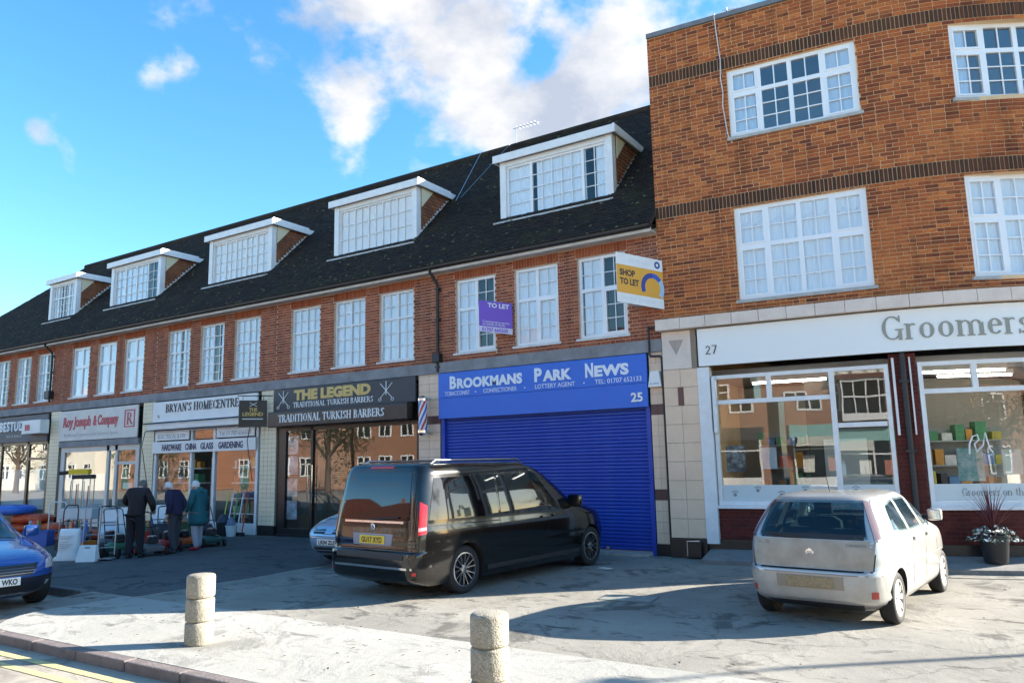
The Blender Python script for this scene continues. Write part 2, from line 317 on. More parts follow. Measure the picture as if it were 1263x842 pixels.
SERIF = {
 'A': (.80, [_l(.06, 0, .38, 1, TN), _l(.36, 1, .68, 0, TK), _l(.17, .36, .56, .36, TN), _s(.08, .02), _s(.68, .02)]),
 'B': (.68, [_l(.14, 0, .14, 1, TK), _l(.1, .98, .35, .98, TN), _l(.1, .53, .36, .53, TN), _l(.1, .02, .36, .02, TN), _a(.35, .755, .20, .225, -90, 90), _a(.36, .275, .24, .255, -90, 90), _s(.12, .02), _s(.12, .98)]),
 'C': (.72, [_a(.42, .5, .34, .48, 45, 315), _l(.65, .98, .65, .72, TN), _l(.65, .02, .65, .26, TN)]),
 'D': (.80, [_l(.14, 0, .14, 1, TK), _l(.1, .98, .36, .98, TN), _l(.1, .02, .36, .02, TN), _a(.36, .5, .36, .48, -90, 90), _s(.12, .02), _s(.12, .98)]),
 'E': (.62, [_l(.14, 0, .14, 1, TK), _l(.1, .97, .54, .97, TN), _l(.1, .52, .44, .52, TN), _l(.1, .03, .56, .03, TN), _l(.53, 1, .53, .8, TN), _l(.55, 0, .55, .22, TN), _l(.44, .62, .44, .42, TN), _s(.12, .02), _s(.12, .98)]),
 'G': (.82, [_a(.44, .5, .36, .48, 40, 330), _l(.70, .98, .70, .72, TN), _l(.70, .0, .70, .42, TK*.9), _s(.68, .42, .28)]),
 'H': (.84, [_l(.16, 0, .16, 1, TK), _l(.66, 0, .66, 1, TK), _l(.16, .52, .66, .52, TN), _s(.16, .02), _s(.16, .98), _s(.66, .02), _s(.66, .98)]),
 'I': (.36, [_l(.18, 0, .18, 1, TK), _s(.18, .02), _s(.18, .98)]),
 'K': (.78, [_l(.16, 0, .16, 1, TK), _l(.16, .42, .62, .98, TN), _l(.30, .58, .68, 0, TK), _s(.16, .02), _s(.16, .98), _s(.62, .98), _s(.68, .02)]),
 'L': (.62, [_l(.16, 0, .16, 1, TK), _l(.1, .03, .56, .03, TN), _l(.55, 0, .55, .26, TN), _s(.16, .98)]),
 'M': (.96, [_l(.14, 0, .16, 1, TN), _l(.16, 1, .46, 0, TK), _l(.46, 0, .78, 1, TN), _l(.78, 0, .78, 1, TK), _s(.14, .02), _s(.14, .98, .2), _s(.78, .02), _s(.80, .98, .2)]),
 'N': (.84, [_l(.15, 0, .15, 1, TN), _l(.17, 1, .66, 0, TK), _l(.67, 0, .67, 1, TN), _s(.15, .02), _s(.13, .98, .22), _s(.67, .98)]),
 'O': (.84, [_a(.42, .5, .34, .48, 0, 360)]),
 'R': (.74, [_l(.14, 0, .14, 1, TK), _l(.1, .98, .36, .98, TN), _l(.1, .5, .36, .5, TN), _a(.36, .74, .21, .24, -90, 90), _l(.34, .5, .66, 0, TK), _s(.13, .02), _s(.12, .98), _s(.68, .02, .18)]),
 'S': (.60, [_a(.31, .74, .20, .24, 30, 265), _a(.31, .26, .22, .245, -150, 90), _l(.51, .98, .51, .76, TN), _l(.09, .02, .09, .26, TN)]),
 'T': (.72, [_l(.36, 0, .36, 1, TK), _l(.05, .97, .67, .97, TN), _l(.06, 1, .06, .76, TN), _l(.66, 1, .66, .76, TN), _s(.36, .02)]),
 'U': (.82, [_l(.16, .3, .16, 1, TK), _l(.66, .3, .66, 1, TN), _a(.41, .3, .25, .28, 180, 360), _s(.16, .98), _s(.66, .98)]),
 'Y': (.76, [_l(.10, 1, .38, .45, TK), _l(.66, 1, .38, .45, TN), _l(.38, 0, .38, .48, TK), _s(.10, .98), _s(.66, .98), _s(.38, .02)]),
 "'": (.24, [_l(.12, .72, .12, 1, .1)]), ' ': (.34, []),
 '2': (.6, [_a(.29, .72, .2, .26, -10, 170, .1), _l(.47, .64, .1, .05, TN*1.6), _l(.08, .04, .54, .04, .08)]), '7': (.56, [_l(.06, .96, .52, .96, .08), _l(.51, .97, .22, 0, .1)]),
 'r': (.44, [_l(.14, 0, .14, .62, TK), _a(.30, .47, .15, .16, 40, 150, .09), _s(.14, .02), _s(.08, .61, .14)]),
 'o': (.62, [_a(.31, .32, .25, .31, 0, 360)]), 'e': (.56, [_a(.30, .32, .24, .31, 10, 320), _l(.08, .36, .53, .36, TN)]),
 'm': (1.0, [_l(.14, 0, .14, .62, TK), _l(.50, 0, .50, .5, TK), _l(.86, 0, .86, .5, TK), _a(.32, .46, .18, .16, 0, 160, .09), _a(.68, .46, .18, .16, 0, 160, .09), _s(.14, .02), _s(.5, .02), _s(.86, .02), _s(.08, .61, .14)]),
 'n': (.68, [_l(.14, 0, .14, .62, TK), _l(.52, 0, .52, .48, TK), _a(.33, .45, .19, .17, 0, 160, .09), _s(.14, .02), _s(.52, .02), _s(.08, .61, .14)]),
 'h': (.68, [_l(.14, 0, .14, 1, TK), _l(.52, 0, .52, .48, TK), _a(.33, .45, .19, .17, 0, 160, .09), _s(.14, .02), _s(.52, .02), _s(.08, .99, .14)]),
 't': (.42, [_l(.2, .1, .2, .85, TK), _l(.04, .61, .38, .61, TN), _a(.3, .1, .1, .09, 180, 330, .07)]),
 's': (.48, [_a(.24, .47, .15, .145, 20, 270, .11), _a(.24, .16, .17, .155, -150, 90, .11), _l(.39, .62, .39, .46, TN), _l(.07, .0, .07, .17, TN)]),
}
def serif(txt, size, xs=1.0, track=0.02, heavy=1.0):
    mb = MB(); x = 0.; k = 0
    for ch in txt:
        adv, st = SERIF[ch]
        for q in st:
            k += 1; e = (k % 7)*.06
            if q[0] == 'l':
                _, x0, y0, x1, y1, w = q; w *= heavy; d = Vector((x1-x0, y1-y0))
                n = Vector((-d.y, d.x)).normalized()*w/2
                if abs(d.x) > 1e-6 and abs(d.y) > 1e-6: n = Vector((w/2*math.copysign(1, d.y)*-1/max(.55, abs(d.y)/d.length), 0))
                pl = [(x0+n.x, y0+n.y), (x1+n.x, y1+n.y), (x1-n.x, y1-n.y), (x0-n.x, y0-n.y)]
                mb.prism([((x+a)*size*xs, b*size) for a, b in pl], 'z', 0, 1+e)
            else:
                _, cx, cy, rx, ry, a0, a1, w = q; w *= heavy; n = max(5, int(abs(a1-a0)/18)); o = []; i_ = []
                for j in range(n+1):
                    t = R(a0+(a1-a0)*j/n); ww = TN+(w-TN)*abs(math.cos(t))
                    o.append((cx+rx*math.cos(t), cy+ry*math.sin(t))); i_.append((cx+(rx-ww)*math.cos(t), cy+(ry-TN*1.1)*math.sin(t)))
                for j in range(n):
                    mb.prism([((x+a)*size*xs, b*size) for a, b in (o[j], o[j+1], i_[j+1], i_[j])], 'z', 0, 1+e)
        x += adv+track
    return (mb.v, mb.f), x*size*xs
def letters(name, vf, fr, a0, z0, d0, mat, parent, thick=.012, split=False):
    vs, fs = vf
    if split:                                                  # one part for each character
        par = list(range(len(vs)))
        def find(i):
            while par[i] != i: par[i] = par[par[i]]; i = par[i]
            return i
        for f in fs:
            for i in f[1:]: par[find(i)] = find(f[0])
        for r_ in sorted({find(i) for i in range(len(vs))}):
            ids = [i for i in range(len(vs)) if find(i) == r_]; mp = {i: k for k, i in enumerate(ids)}
            sf = [tuple(mp[i] for i in f) for f in fs if find(f[0]) == r_]
            if sf: MB().add([fr(a0+vs[i][0], d0+vs[i][2]*thick, z0+vs[i][1]) for i in ids], sf).build(name, mat, parent)
        return None
    mb = MB(); mb.add([fr(a0+v[0], d0+v[2]*thick, z0+v[1]) for v in vs], fs)
    return mb.build(name, mat, parent)
def width(vf): xs = [v[0] for v in vf[0]]; return max(xs)-min(xs)

# ------------------------------------------------------------------ facade frames
def frX(a, d, z): return (a, -d, z)                           # terrace: facade in the plane y = 0
CUR = []
def _curve():
    x, y, s, ds = 0., -.02, 0., .02
    while s < 17:
        ph = min(R(5.2)+max(0, s-3.7)/7., R(96)); CUR.append((s, x, y, ph)); x += math.cos(ph)*ds; y += math.sin(ph)*ds; s += ds
_curve()
def cpos(s):
    if s < 0: q = CUR[0]; return q[1]+s*math.cos(q[3]), q[2]+s*math.sin(q[3]), q[3]
    i = min(int(s/.02), len(CUR)-2); t = s/.02-i; a, b = CUR[i], CUR[i+1]
    return a[1]+(b[1]-a[1])*t, a[2]+(b[2]-a[2])*t, a[3]+(b[3]-a[3])*t
def frC(a, d, z):
    x, y, p = cpos(a); return (x+math.sin(p)*d, y-math.cos(p)*d, z)
def chord(a0, a1, fr=frC):                                    # straight frame between two points of a curved facade, a measured from 0
    p, q = Vector(fr(a0, 0, 0)), Vector(fr(a1, 0, 0)); t = (q-p); L_ = t.length; t /= L_; n = Vector((t.y, -t.x, 0))
    return (lambda a, d, z: tuple(p+t*a+n*d+Vector((0, 0, z)))), L_, math.atan2(t.y, t.x)

def wall_cells(mb, fr, a0, a1, z0, z1, openings, d0, d1, step=None, mi=0):
    A = {a0, a1}; Z = {z0, z1}
    for o in openings:
        A |= {min(max(o[0], a0), a1), min(max(o[1], a0), a1)}; Z |= {min(max(o[2], z0), z1), min(max(o[3], z0), z1)}
    A = sorted(A); Z = sorted(Z)
    if step:
        B = []
        for p, q in zip(A[:-1], A[1:]): n = max(1, int((q-p)/step)); B += [p+(q-p)*i/n for i in range(n)]
        A = B+[A[-1]]
    for p, q in zip(A[:-1], A[1:]):
        for u, w in zip(Z[:-1], Z[1:]):
            if q-p < 1e-4 or w-u < 1e-4: continue
            c, e = (p+q)/2, (u+w)/2
            if any(o[0] < c < o[1] and o[2] < e < o[3] for o in openings): continue
            mb.fbox(fr, p, q, d0, d1, u, w, mi)

BRICKMESH = {}
def unit_box(l, dep, h, mat):
    k = (round(l, 2), round(dep, 3), round(h, 3), mat.name)
    if k not in BRICKMESH:
        mb = MB(); mb.box(-l/2, l/2, -dep/2, dep/2, -h/2, h/2); BRICKMESH[k] = mb.mesh('brick', mat)
    return BRICKMESH[k]
CAMP = Vector((5.669, -14.524, 1.9))
def lay_bricks(wall, fr, a0, a1, z0, z1, openings, mat, nsingle=0, bond='flemish', course=.075, proud=.008, name='brick', seed=1, rows_only=None):
    """real bricks over a mortar backing; the nsingle nearest the camera are objects of their own, the rest one mesh"""
    rnd = random.Random(seed); B = []
    nrow = int(round((z1-z0)/course)); ch = (z1-z0)/nrow
    for r_ in range(nrow):
        za, zb = z0+r_*ch+.0065, z0+(r_+1)*ch-.0065; zc = (za+zb)/2
        segs = [(a0, a1, za, zb)]
        for o in openings:
            if o[2] < zb-.001 and o[3] > za+.001:
                ns = []
                for p, q, u, w in segs:
                    if o[1] <= p or o[0] >= q: ns.append((p, q, u, w)); continue
                    if o[0] > p: ns.append((p, o[0], u, w))
                    if o[1] < q: ns.append((o[1], q, u, w))
                    if u < o[2]-.018: ns.append((max(p, o[0]), min(q, o[1]), u, o[2]-.005))
                    if w > o[3]+.018: ns.append((max(p, o[0]), min(q, o[1]), o[3]+.005, w))
                segs = ns
        pat = [.215, .1025] if bond == 'flemish' else [.215]
        x = a0-(.16 if r_ % 2 else 0.)-(.0 if bond == 'flemish' else (.0 if r_ % 2 else .055)); k = 0
        while x < a1:
            L_ = pat[k % len(pat)]
            if bond != 'flemish' and rnd.random() < .12: L_ = .1025
            p, q = x+.0065, x+L_+.0045; x += L_+.011; k += 1
            for u, w, y0_, y1_ in segs:
                c0, c1 = max(p, u), min(q, w)
                if c1-c0 > .03: B.append((c0, c1, y0_, y1_))
    idx = list(range(len(B)))
    if nsingle:
        idx.sort(key=lambda i: (Vector(fr((B[i][0]+B[i][1])/2, 0, (B[i][2]+B[i][3])/2))-CAMP).length/(B[i][1]-B[i][0]))
        def shows(i): return (not hasattr(lay_bricks, 'amax')) or B[i][1] < lay_bricks.amax
        single = [i for i in idx if shows(i) and B[i][1]-B[i][0] > .2 and B[i][3]-B[i][2] > .055][:nsingle]
    else: single = []
    ss = set(single); mb = MB()
    for i, (c0, c1, za, zb) in enumerate(B):
        pr = proud+rnd.uniform(-.002, .003)
        if i in ss:
            ca, zc = (c0+c1)/2, (za+zb)/2; p0 = fr(c0, 0, 0); p1 = fr(c1, 0, 0)
            o = link(name, unit_box(c1-c0, .03, zb-za, mat), wall, fr(ca, pr-.015, zc), math.atan2(p1[1]-p0[1], p1[0]-p0[0])); o.scale = ((c1-c0)/round(c1-c0, 2), 1, 1)
        else: mb.fbox(fr, c0, c1, pr-.03, pr, za, zb)
    if mb.v: tag(mb.build(name+'_courses', mat, wall), kind='stuff')
    return len(B)
def soldier(wall, fr, a0, a1, z0, z1, mat, n_single=0, w=.0725, proud=.009, name='soldier_brick', seed=3):
    rnd = random.Random(seed); mb = MB(); n = int((a1-a0)/w); w = (a1-a0)/n; made = 0
    for i in range(n):
        p, q = a0+i*w+.0065, a0+(i+1)*w-.0065; pr = proud+rnd.uniform(-.002, .003)
        if made < n_single and (q < 7.2):
            p0 = fr(p, 0, 0); p1 = fr(q, 0, 0)
            o = link(name, unit_box(q-p, .03, z1-z0-.012, mat), wall, fr((p+q)/2, pr-.015, (z0+z1)/2), math.atan2(p1[1]-p0[1], p1[0]-p0[0])); made += 1
        else: mb.fbox(fr, p, q, pr-.03, pr, z0+.006, z1-.006)
    if mb.v: tag(mb.build(name+'_course', mat, wall), kind='stuff')

PANES = {}
def pane(parent, fr, rz, a0, a1, z0, z1, d, mat, jit=.004, name='pane'):
    k = (round(a1-a0, 3), round(z1-z0, 3), mat.name)
    if k not in PANES:
        mb = MB(); mb.box(-k[0]/2, k[0]/2, -.002, .002, -k[1]/2, k[1]/2); PANES[k] = mb.mesh('pane', mat)
    o = link(name, PANES[k], parent, fr((a0+a1)/2, d, (z0+z1)/2))
    o.rotation_euler = (random.gauss(0, jit), 0, rz+random.gauss(0, jit)); return o
def curtain(parent, fr, a0, a1, z0, z1, d, mat, folds=16, amp=.007, name='net_curtain', scallop=0.):
    mb = MB(); n = folds*6; vs = []; fs = []
    ph = random.random()*6
    for i in range(n+1):
        t = i/n; a = a0+(a1-a0)*t; dd = d+amp*math.sin(t*folds*2*math.pi+ph)+amp*.6*math.sin(t*folds*.73*2*math.pi+1)
        zz = z0+(scallop*abs(math.sin(t*math.pi*(a1-a0)/.3)) if scallop else 0)
        vs += [fr(a, dd, zz), fr(a, dd, z1), fr(a, dd-.004, zz), fr(a, dd-.004, z1)]
    for i in range(n): b = i*4; fs += [(b, b+4, b+5, b+1), (b+2, b+3, b+7, b+6), (b, b+2, b+6, b+4), (b+1, b+5, b+7, b+3)]
    mb.add(vs, fs); return mb.build(name, mat, parent, smooth=60)

def window(bld, fr, rz, a0, a1, z0, z1, cols, rows, bars, fw=.06, mw=.05, d=-.06, single=True, mat=None, sill=.05, bw=.018, curt=None, blind=None, glass=None, casement=None, room=True, sillmat=None):
    """rows: list of heights fractions bottom->top; bars: (nx, ny) of panes per light for each row; cols: list of width fractions"""
    mat = mat or M_frame; glass = glass or M_glass
    mb = MB(); dep = .06
    mb.fbox(fr, a0, a0+fw, d-dep, d, z0, z1); mb.fbox(fr, a1-fw, a1, d-dep, d, z0, z1)
    mb.fbox(fr, a0+fw, a1-fw, d-dep, d-.0005, z0, z0+fw); mb.fbox(fr, a0+fw, a1-fw, d-dep, d-.0005, z1-fw, z1)
    w = bld if False else None
    win = mb.build('window', mat, bld)
    fm = MB(); pn = []
    W_ = a1-a0-2*fw; H_ = z1-z0-2*fw; ca = a0+fw
    tc = sum(cols); tr = sum(rows)
    for ci, cf in enumerate(cols):
        cw = W_*cf/tc; zz = z0+fw
        if ci < len(cols)-1: fm.fbox(fr, ca+cw-mw/2, ca+cw+mw/2, d-dep, d-.004, z0+fw, z1-fw)
        for ri, rf in enumerate(rows):
            rh = H_*rf/tr
            l0 = ca+(mw/2 if ci else 0); l1 = ca+cw-(mw/2 if ci < len(cols)-1 else 0)
            b0 = zz+(mw/2 if ri else 0); b1 = zz+rh-(mw/2 if ri < len(rows)-1 else 0)
            if ri < len(rows)-1: fm.fbox(fr, l0, l1, d-dep, d-.006, zz+rh-mw/2, zz+rh+mw/2)
            if casement and casement(ci, ri):
                k = .035
                for q in ((l0, l0+k, b0, b1), (l1-k, l1, b0, b1), (l0+k, l1-k, b0, b0+k), (l0+k, l1-k, b1-k, b1)): fm.fbox(fr, q[0], q[1], d-dep, d+.008, q[2], q[3])
                l0 += k; l1 -= k; b0 += k; b1 -= k
            nx, ny = bars[ri]; nx = nx if isinstance(nx, int) else nx[ci]
            for i in range(1, nx): x = l0+(l1-l0)*i/nx; fm.fbox(fr, x-bw/2, x+bw/2, d-.035, d-.012, b0, b1)
            for j in range(1, ny): y = b0+(b1-b0)*j/ny; fm.fbox(fr, l0, l1, d-.0345, d-.013, y-bw/2, y+bw/2)
            if single:
                for i in range(nx):
                    for j in range(ny): pn.append((l0+(l1-l0)*i/nx, l0+(l1-l0)*(i+1)/nx, b0+(b1-b0)*j/ny, b0+(b1-b0)*(j+1)/ny))
            else: pn.append((l0, l1, b0, b1))
            zz += rh
        ca += cw
    if fm.v: fm.build('glazing_bars', mat, win)
    for q in pn: pane(win, fr, rz, *q, d-.04, glass)
    if sill:
        sb = MB(); sb.fbox(fr, a0-.06, a1+.06, d-dep, .055, z0-sill, z0); sb.build('sill', sillmat or M_sillw, win)
    if room:                                                   # the dark room behind
        rb = MB(); D = d-1.6
        rb.fbox(fr, a0-.3, a1+.3, D-.05, D, z0-.6, z1+.3); rb.fbox(fr, a0-.35, a0-.3, D, d-.2, z0-.6, z1+.3); rb.fbox(fr, a1+.3, a1+.35, D, d-.2, z0-.6, z1+.3)
        rb.fbox(fr, a0-.3, a1+.3, D, d-.2, z0-.65, z0-.6); rb.fbox(fr, a0-.3, a1+.3, D, d-.2, z1+.3, z1+.35); rb.build('room', M_room, win)
    if blind:
        bb = MB(); bb.fbox(fr, a0+fw*.5, a1-fw*.5, d-.056, d-.052, z0+fw*.5, z1-fw*.5); bb.build('blind', P('roller_blind', (.82, .80, .80), .9), win)
    if curt: 
        for c in curt:
            curtain(win, fr, a0+fw*.6+(a1-a0-fw*1.2)*c[0], a0+fw*.6+(a1-a0-fw*1.2)*c[1], z0+fw*.5+(z1-z0-fw)*c[2], z1-fw*.5, d-.062+(.012 if len(c) > 4 else 0), M_net, folds=max(3, int((c[1]-c[0])*(a1-a0)*9)), scallop=(c[3] if len(c) > 3 else 0))
    return win
#==PART2==
# ------------------------------------------------------------------ ground
M_fore = ground_mat('forecourt_asphalt', (.255, .24, .21), (.08, .076, .07), (.35, .33, .285), 2.3, crack=.38)
M_tar = ground_mat('dark_tarmac', (.095, .095, .098), (.045, .045, .047), (.135, .132, .13), 9.1, crack=.35)
M_pave = ground_mat('pale_pavement', (.36, .35, .315), (.21, .205, .185), (.42, .405, .365), 4.7, crack=.15, agg=.15)
M_road = ground_mat('road_asphalt', (.38, .34, .28), (.22, .195, .17), (.44, .40, .33), 6.2, crack=.3)
M_kerb = P('granite_kerb', (.20, .165, .155), .85, var=.5, vscale=7, bump=.5)
M_kerbg = P('concrete_kerb', (.15, .15, .155), .9, var=.5, vscale=6, bump=.5)
M_yell = P('worn_yellow_paint', (.62, .52, .20), .85, var=.9, vscale=7, var2=(.30, .27, .22))

def flat(name, poly, z, mat, thick=None):
    mb = MB()
    if thick: mb.prism(poly, 'z', z-thick, z)
    else: mb.add([(x, y, z) for x, y in poly], [tuple(range(len(poly)))])
    return mb.build(name, mat)
tag(flat('ground', [(-600, -600), (600, -600), (600, 600), (-600, 600)], -.14, M_road), kind='structure')
tag(flat('road', [(-120, -21), (120, -21), (120, -7.2), (-120, -7.2)], -.10, M_road), kind='structure')
arc = [(-4.75+1.0*math.cos(t), -8.62+1.13*math.sin(t)) for t in (R(270-15*i) for i in range(8))]
tag(flat('forecourt', [(-5.62, -7.62), (60, -7.62), (60, 16), (-5.62, 16)], 0, M_fore, .12), kind='structure')
tag(flat('shop_apron', [(-60, -7.62), (-5.62, -7.62), (-5.62, 16), (-60, 16)], .002, M_tar, .12), kind='structure')
tag(flat('pavement', [(60, -9.75), (60, -7.62)]+[(-5.75, -7.62)]+arc[::-1], .004, M_pave, .12), kind='structure')
mb = MB(); mb.add([(-6.75, -7.62, .003), (-5.6, -7.62, .003), (-5.6, -9.3, -.097), (-6.75, -9.3, -.097)], [(0, 1, 2, 3)]); tag(mb.build('vehicle_crossing', M_fore), kind='structure')
# kerb stones
kerb = tag(MB().box(-5.0, 60, -9.86, -9.76, -.14, -.06).build('kerb', M_kerb), kind='structure')
def kstone(poly, parent, mat, z0=-.14, z1=.008):
    mb = MB(); mb.prism(poly, 'z', z0, z1); return mb.build('kerb_stone', mat, parent, bevel=.018)
x = -4.7
while x < 22:
    kstone([(x+.006, -9.90), (x+.905, -9.90), (x+.905, -9.755), (x+.006, -9.755)], kerb, M_kerb, z1=.008+random.uniform(-.004, .004)); x += .911
for i in range(5):
    q = []
    for j, rr in ((0, 1.15), (1, 1.15), (1, 1.0), (0, 1.0)):
        t = R(270-(i+j)*21-(.4 if j else -.4)*(-1)); q.append((-4.72+rr*math.cos(t), -8.75+rr*1.0*math.sin(t)))
    kstone(q, kerb, M_kerb, z1=.006-i*.02)
kerb2 = tag(MB().box(-40, -6.9, -7.72, -7.62, -.14, -.08).build('kerb', M_kerbg), kind='structure')
x = -6.75
while x > -20:
    kstone([(x-.905, -7.78), (x-.006, -7.78), (x-.006, -7.63), (x-.905, -7.63)], kerb2, M_kerbg, z1=.03+random.uniform(-.004, .004)); x -= .911
for k, yy in enumerate((-10.12, -10.36)):
    tag(flat('yellow_line', [(-60, yy-.05), (60, yy-.05), (60, yy+.05), (-60, yy+.05)], -.095, M_yell), kind='structure')
# join between the old forecourt and the newer tarmac, and the drain cover near the van
mb = MB()
for i in range(14):
    y = -7.5+i*.42; mb.box(-5.70+.03*math.sin(i*1.7), -5.60+.03*math.sin(i*1.7), y, y+.41, -.02, .010)
tag(mb.build('tarmac_seam', P('seam_bitumen', (.10, .10, .105), .9, var=.5, vscale=9)), kind='structure')

T = thing('inspection_cover', (1.3, -4.45, 0), 'worn pale metal inspection cover in the forecourt near the silver car shadow', 'manhole cover')
mb = MB(); q = [(.75, -4.75), (1.45, -4.65), (1.40, -4.25), (.70, -4.35)]; mb.prism(q, 'z', -.02, .007); mb.build('plate', P('cover_metal', (.34, .36, .32), .6, metal=.2, var=.5, vscale=9), T)
for k in range(4):
    a, b = q[k], q[(k+1) % 4]; d = Vector((b[0]-a[0], b[1]-a[1])).normalized(); n = Vector((-d.y, d.x))*-.035; MB().prism([a, b, (b[0]+n.x, b[1]+n.y), (a[0]+n.x, a[1]+n.y)], 'z', -.02, .004).build('rim', M_kerbg, T)
T = tag(MB().prism([(-.62, -2.05), (-.40, -2.12), (-.36, -1.98), (-.58, -1.93)], 'z', .004, .012).build('paper_scrap', P('paper', (.75, .73, .66), .8)), 'pale scrap of paper on the tarmac by the shutter', 'litter')
rp = random.Random(12)
lt = MB()
for k in range(300):
    if rp.random() < .45: x, y = rp.uniform(-5, 8), rp.uniform(-9.6, -7.3)
    else: x, y = rp.uniform(-12, 8), rp.uniform(-7.4, -.4)
    s = rp.uniform(.008, .030); a = rp.random()*3; c, d = math.cos(a)*s, math.sin(a)*s; z = .012; lt.add([(x-c, y-d, z), (x+d*.5, y-c*.5, z+s*.4), (x+c, y+d, z), (x-d*.5, y+c*.5, z+s*.2)], [(0, 1, 2), (0, 2, 3)])
tag(lt.build('grit_and_leaves', P('leaf_litter', (.14, .09, .05), .9, var=.8, vscale=3, var2=(.30, .26, .2))), 'scattered grit and dry leaves over the forecourt', 'litter', kind='stuff')
# ------------------------------------------------------------------ the terrace of shops
RZ0, RY0 = 6.60, -.45                                          # eaves line of the roof, 45 degree pitch
SQ = math.sqrt(.5)
def frS(a, d, t): return (a, RY0+t*SQ-d*SQ, RZ0+t*SQ+d*SQ)      # frame on the front roof slope
SLOPE = (4.4-RY0)/SQ
TERR = [
 ('brick shop house over the blue shuttered newsagent, next to the tall corner building', M_upvc),
 ('brick shop house over the black fronted barber shop', M_frame),
 ('brick shop house over the white hardware shop', M_frame),
 ('brick shop house over the cream estate office with red lettering', M_upvc),
 ('brick shop house over the dark grey shop left of the cream office', M_frame),
 ('hipped end shop house of the terrace at the far left', M_frame)]
def roof_tiles(parent, x0, x1, holes, hip=False, seed=1):
    rnd = np.random.default_rng(seed); g, w = .115, .168; V = []; F = []
    nr = int(SLOPE/g)
    for j in range(nr):
        t = j*g; y = RY0+t*SQ; xs = x0 if not hip else max(x0, -35.25+(y-RY0)+.05)
        a = xs-(w/2 if j % 2 else 0)+.001
        while a < x1-.01:
            p, q = max(a+.002, xs), min(a+w-.002, x1); a += w
            if q-p < .03: continue
            if any(h[0] < (p+q)/2 < h[1] and h[2] < t+.06 < h[3] for h in holes): continue
            e = rnd.normal(0, .0035); e2 = rnd.normal(0, .003); th = .014; t1 = t+g*1.35; b = len(V)
            for (aa, dd, tt) in ((p, .018+e, t), (q, .018+e2, t), (q, .004+e2, t1), (p, .004+e, t1), (p, .018+e+th, t), (q, .018+e2+th, t), (q, .004+e2+th*.5, t1), (p, .004+e+th*.5, t1)): V.append(frS(aa, dd, tt))
            F += [(b+4, b+5, b+6, b+7), (b, b+1, b+5, b+4), (b+1, b+2, b+6, b+5), (b+3, b, b+4, b+7)]
    me = bpy.data.meshes.new('roof_tiles'); me.from_pydata(V, [], F); me.materials.append(M_roof); me.update()
    tag(link('roof_tiles', me, parent), kind='stuff')
    mo = MB(); rr = random.Random(seed)
    for k in range(170):
        a = rr.uniform(x0, x1); t = SLOPE*rr.random()**1.6; y = RY0+t*SQ
        if hip and a < -35.1+(y-RY0): continue
        if any(h[0] < a < h[1] and h[2]-.1 < t < h[3] for h in holes): continue
        s = rr.uniform(.015, .05); c = Vector(frS(a, .03, t)); n = Vector((0, -SQ, SQ)); u = Vector((1, 0, 0)); w_ = Vector((0, SQ, SQ))
        vs = [c+u*s*rr.uniform(.7, 1.5), c+w_*s, c-u*s*rr.uniform(.7, 1.5), c-w_*s*rr.uniform(.7, 1.2), c+n*s*.7]; mo.add(vs, [(0, 1, 4), (1, 2, 4), (2, 3, 4), (3, 0, 4)])
    tag(mo.build('moss', P('roof_moss', (.065, .075, .028), .95, var=.6, vscale=20, var2=(.16, .15, .10)), parent), kind='stuff')

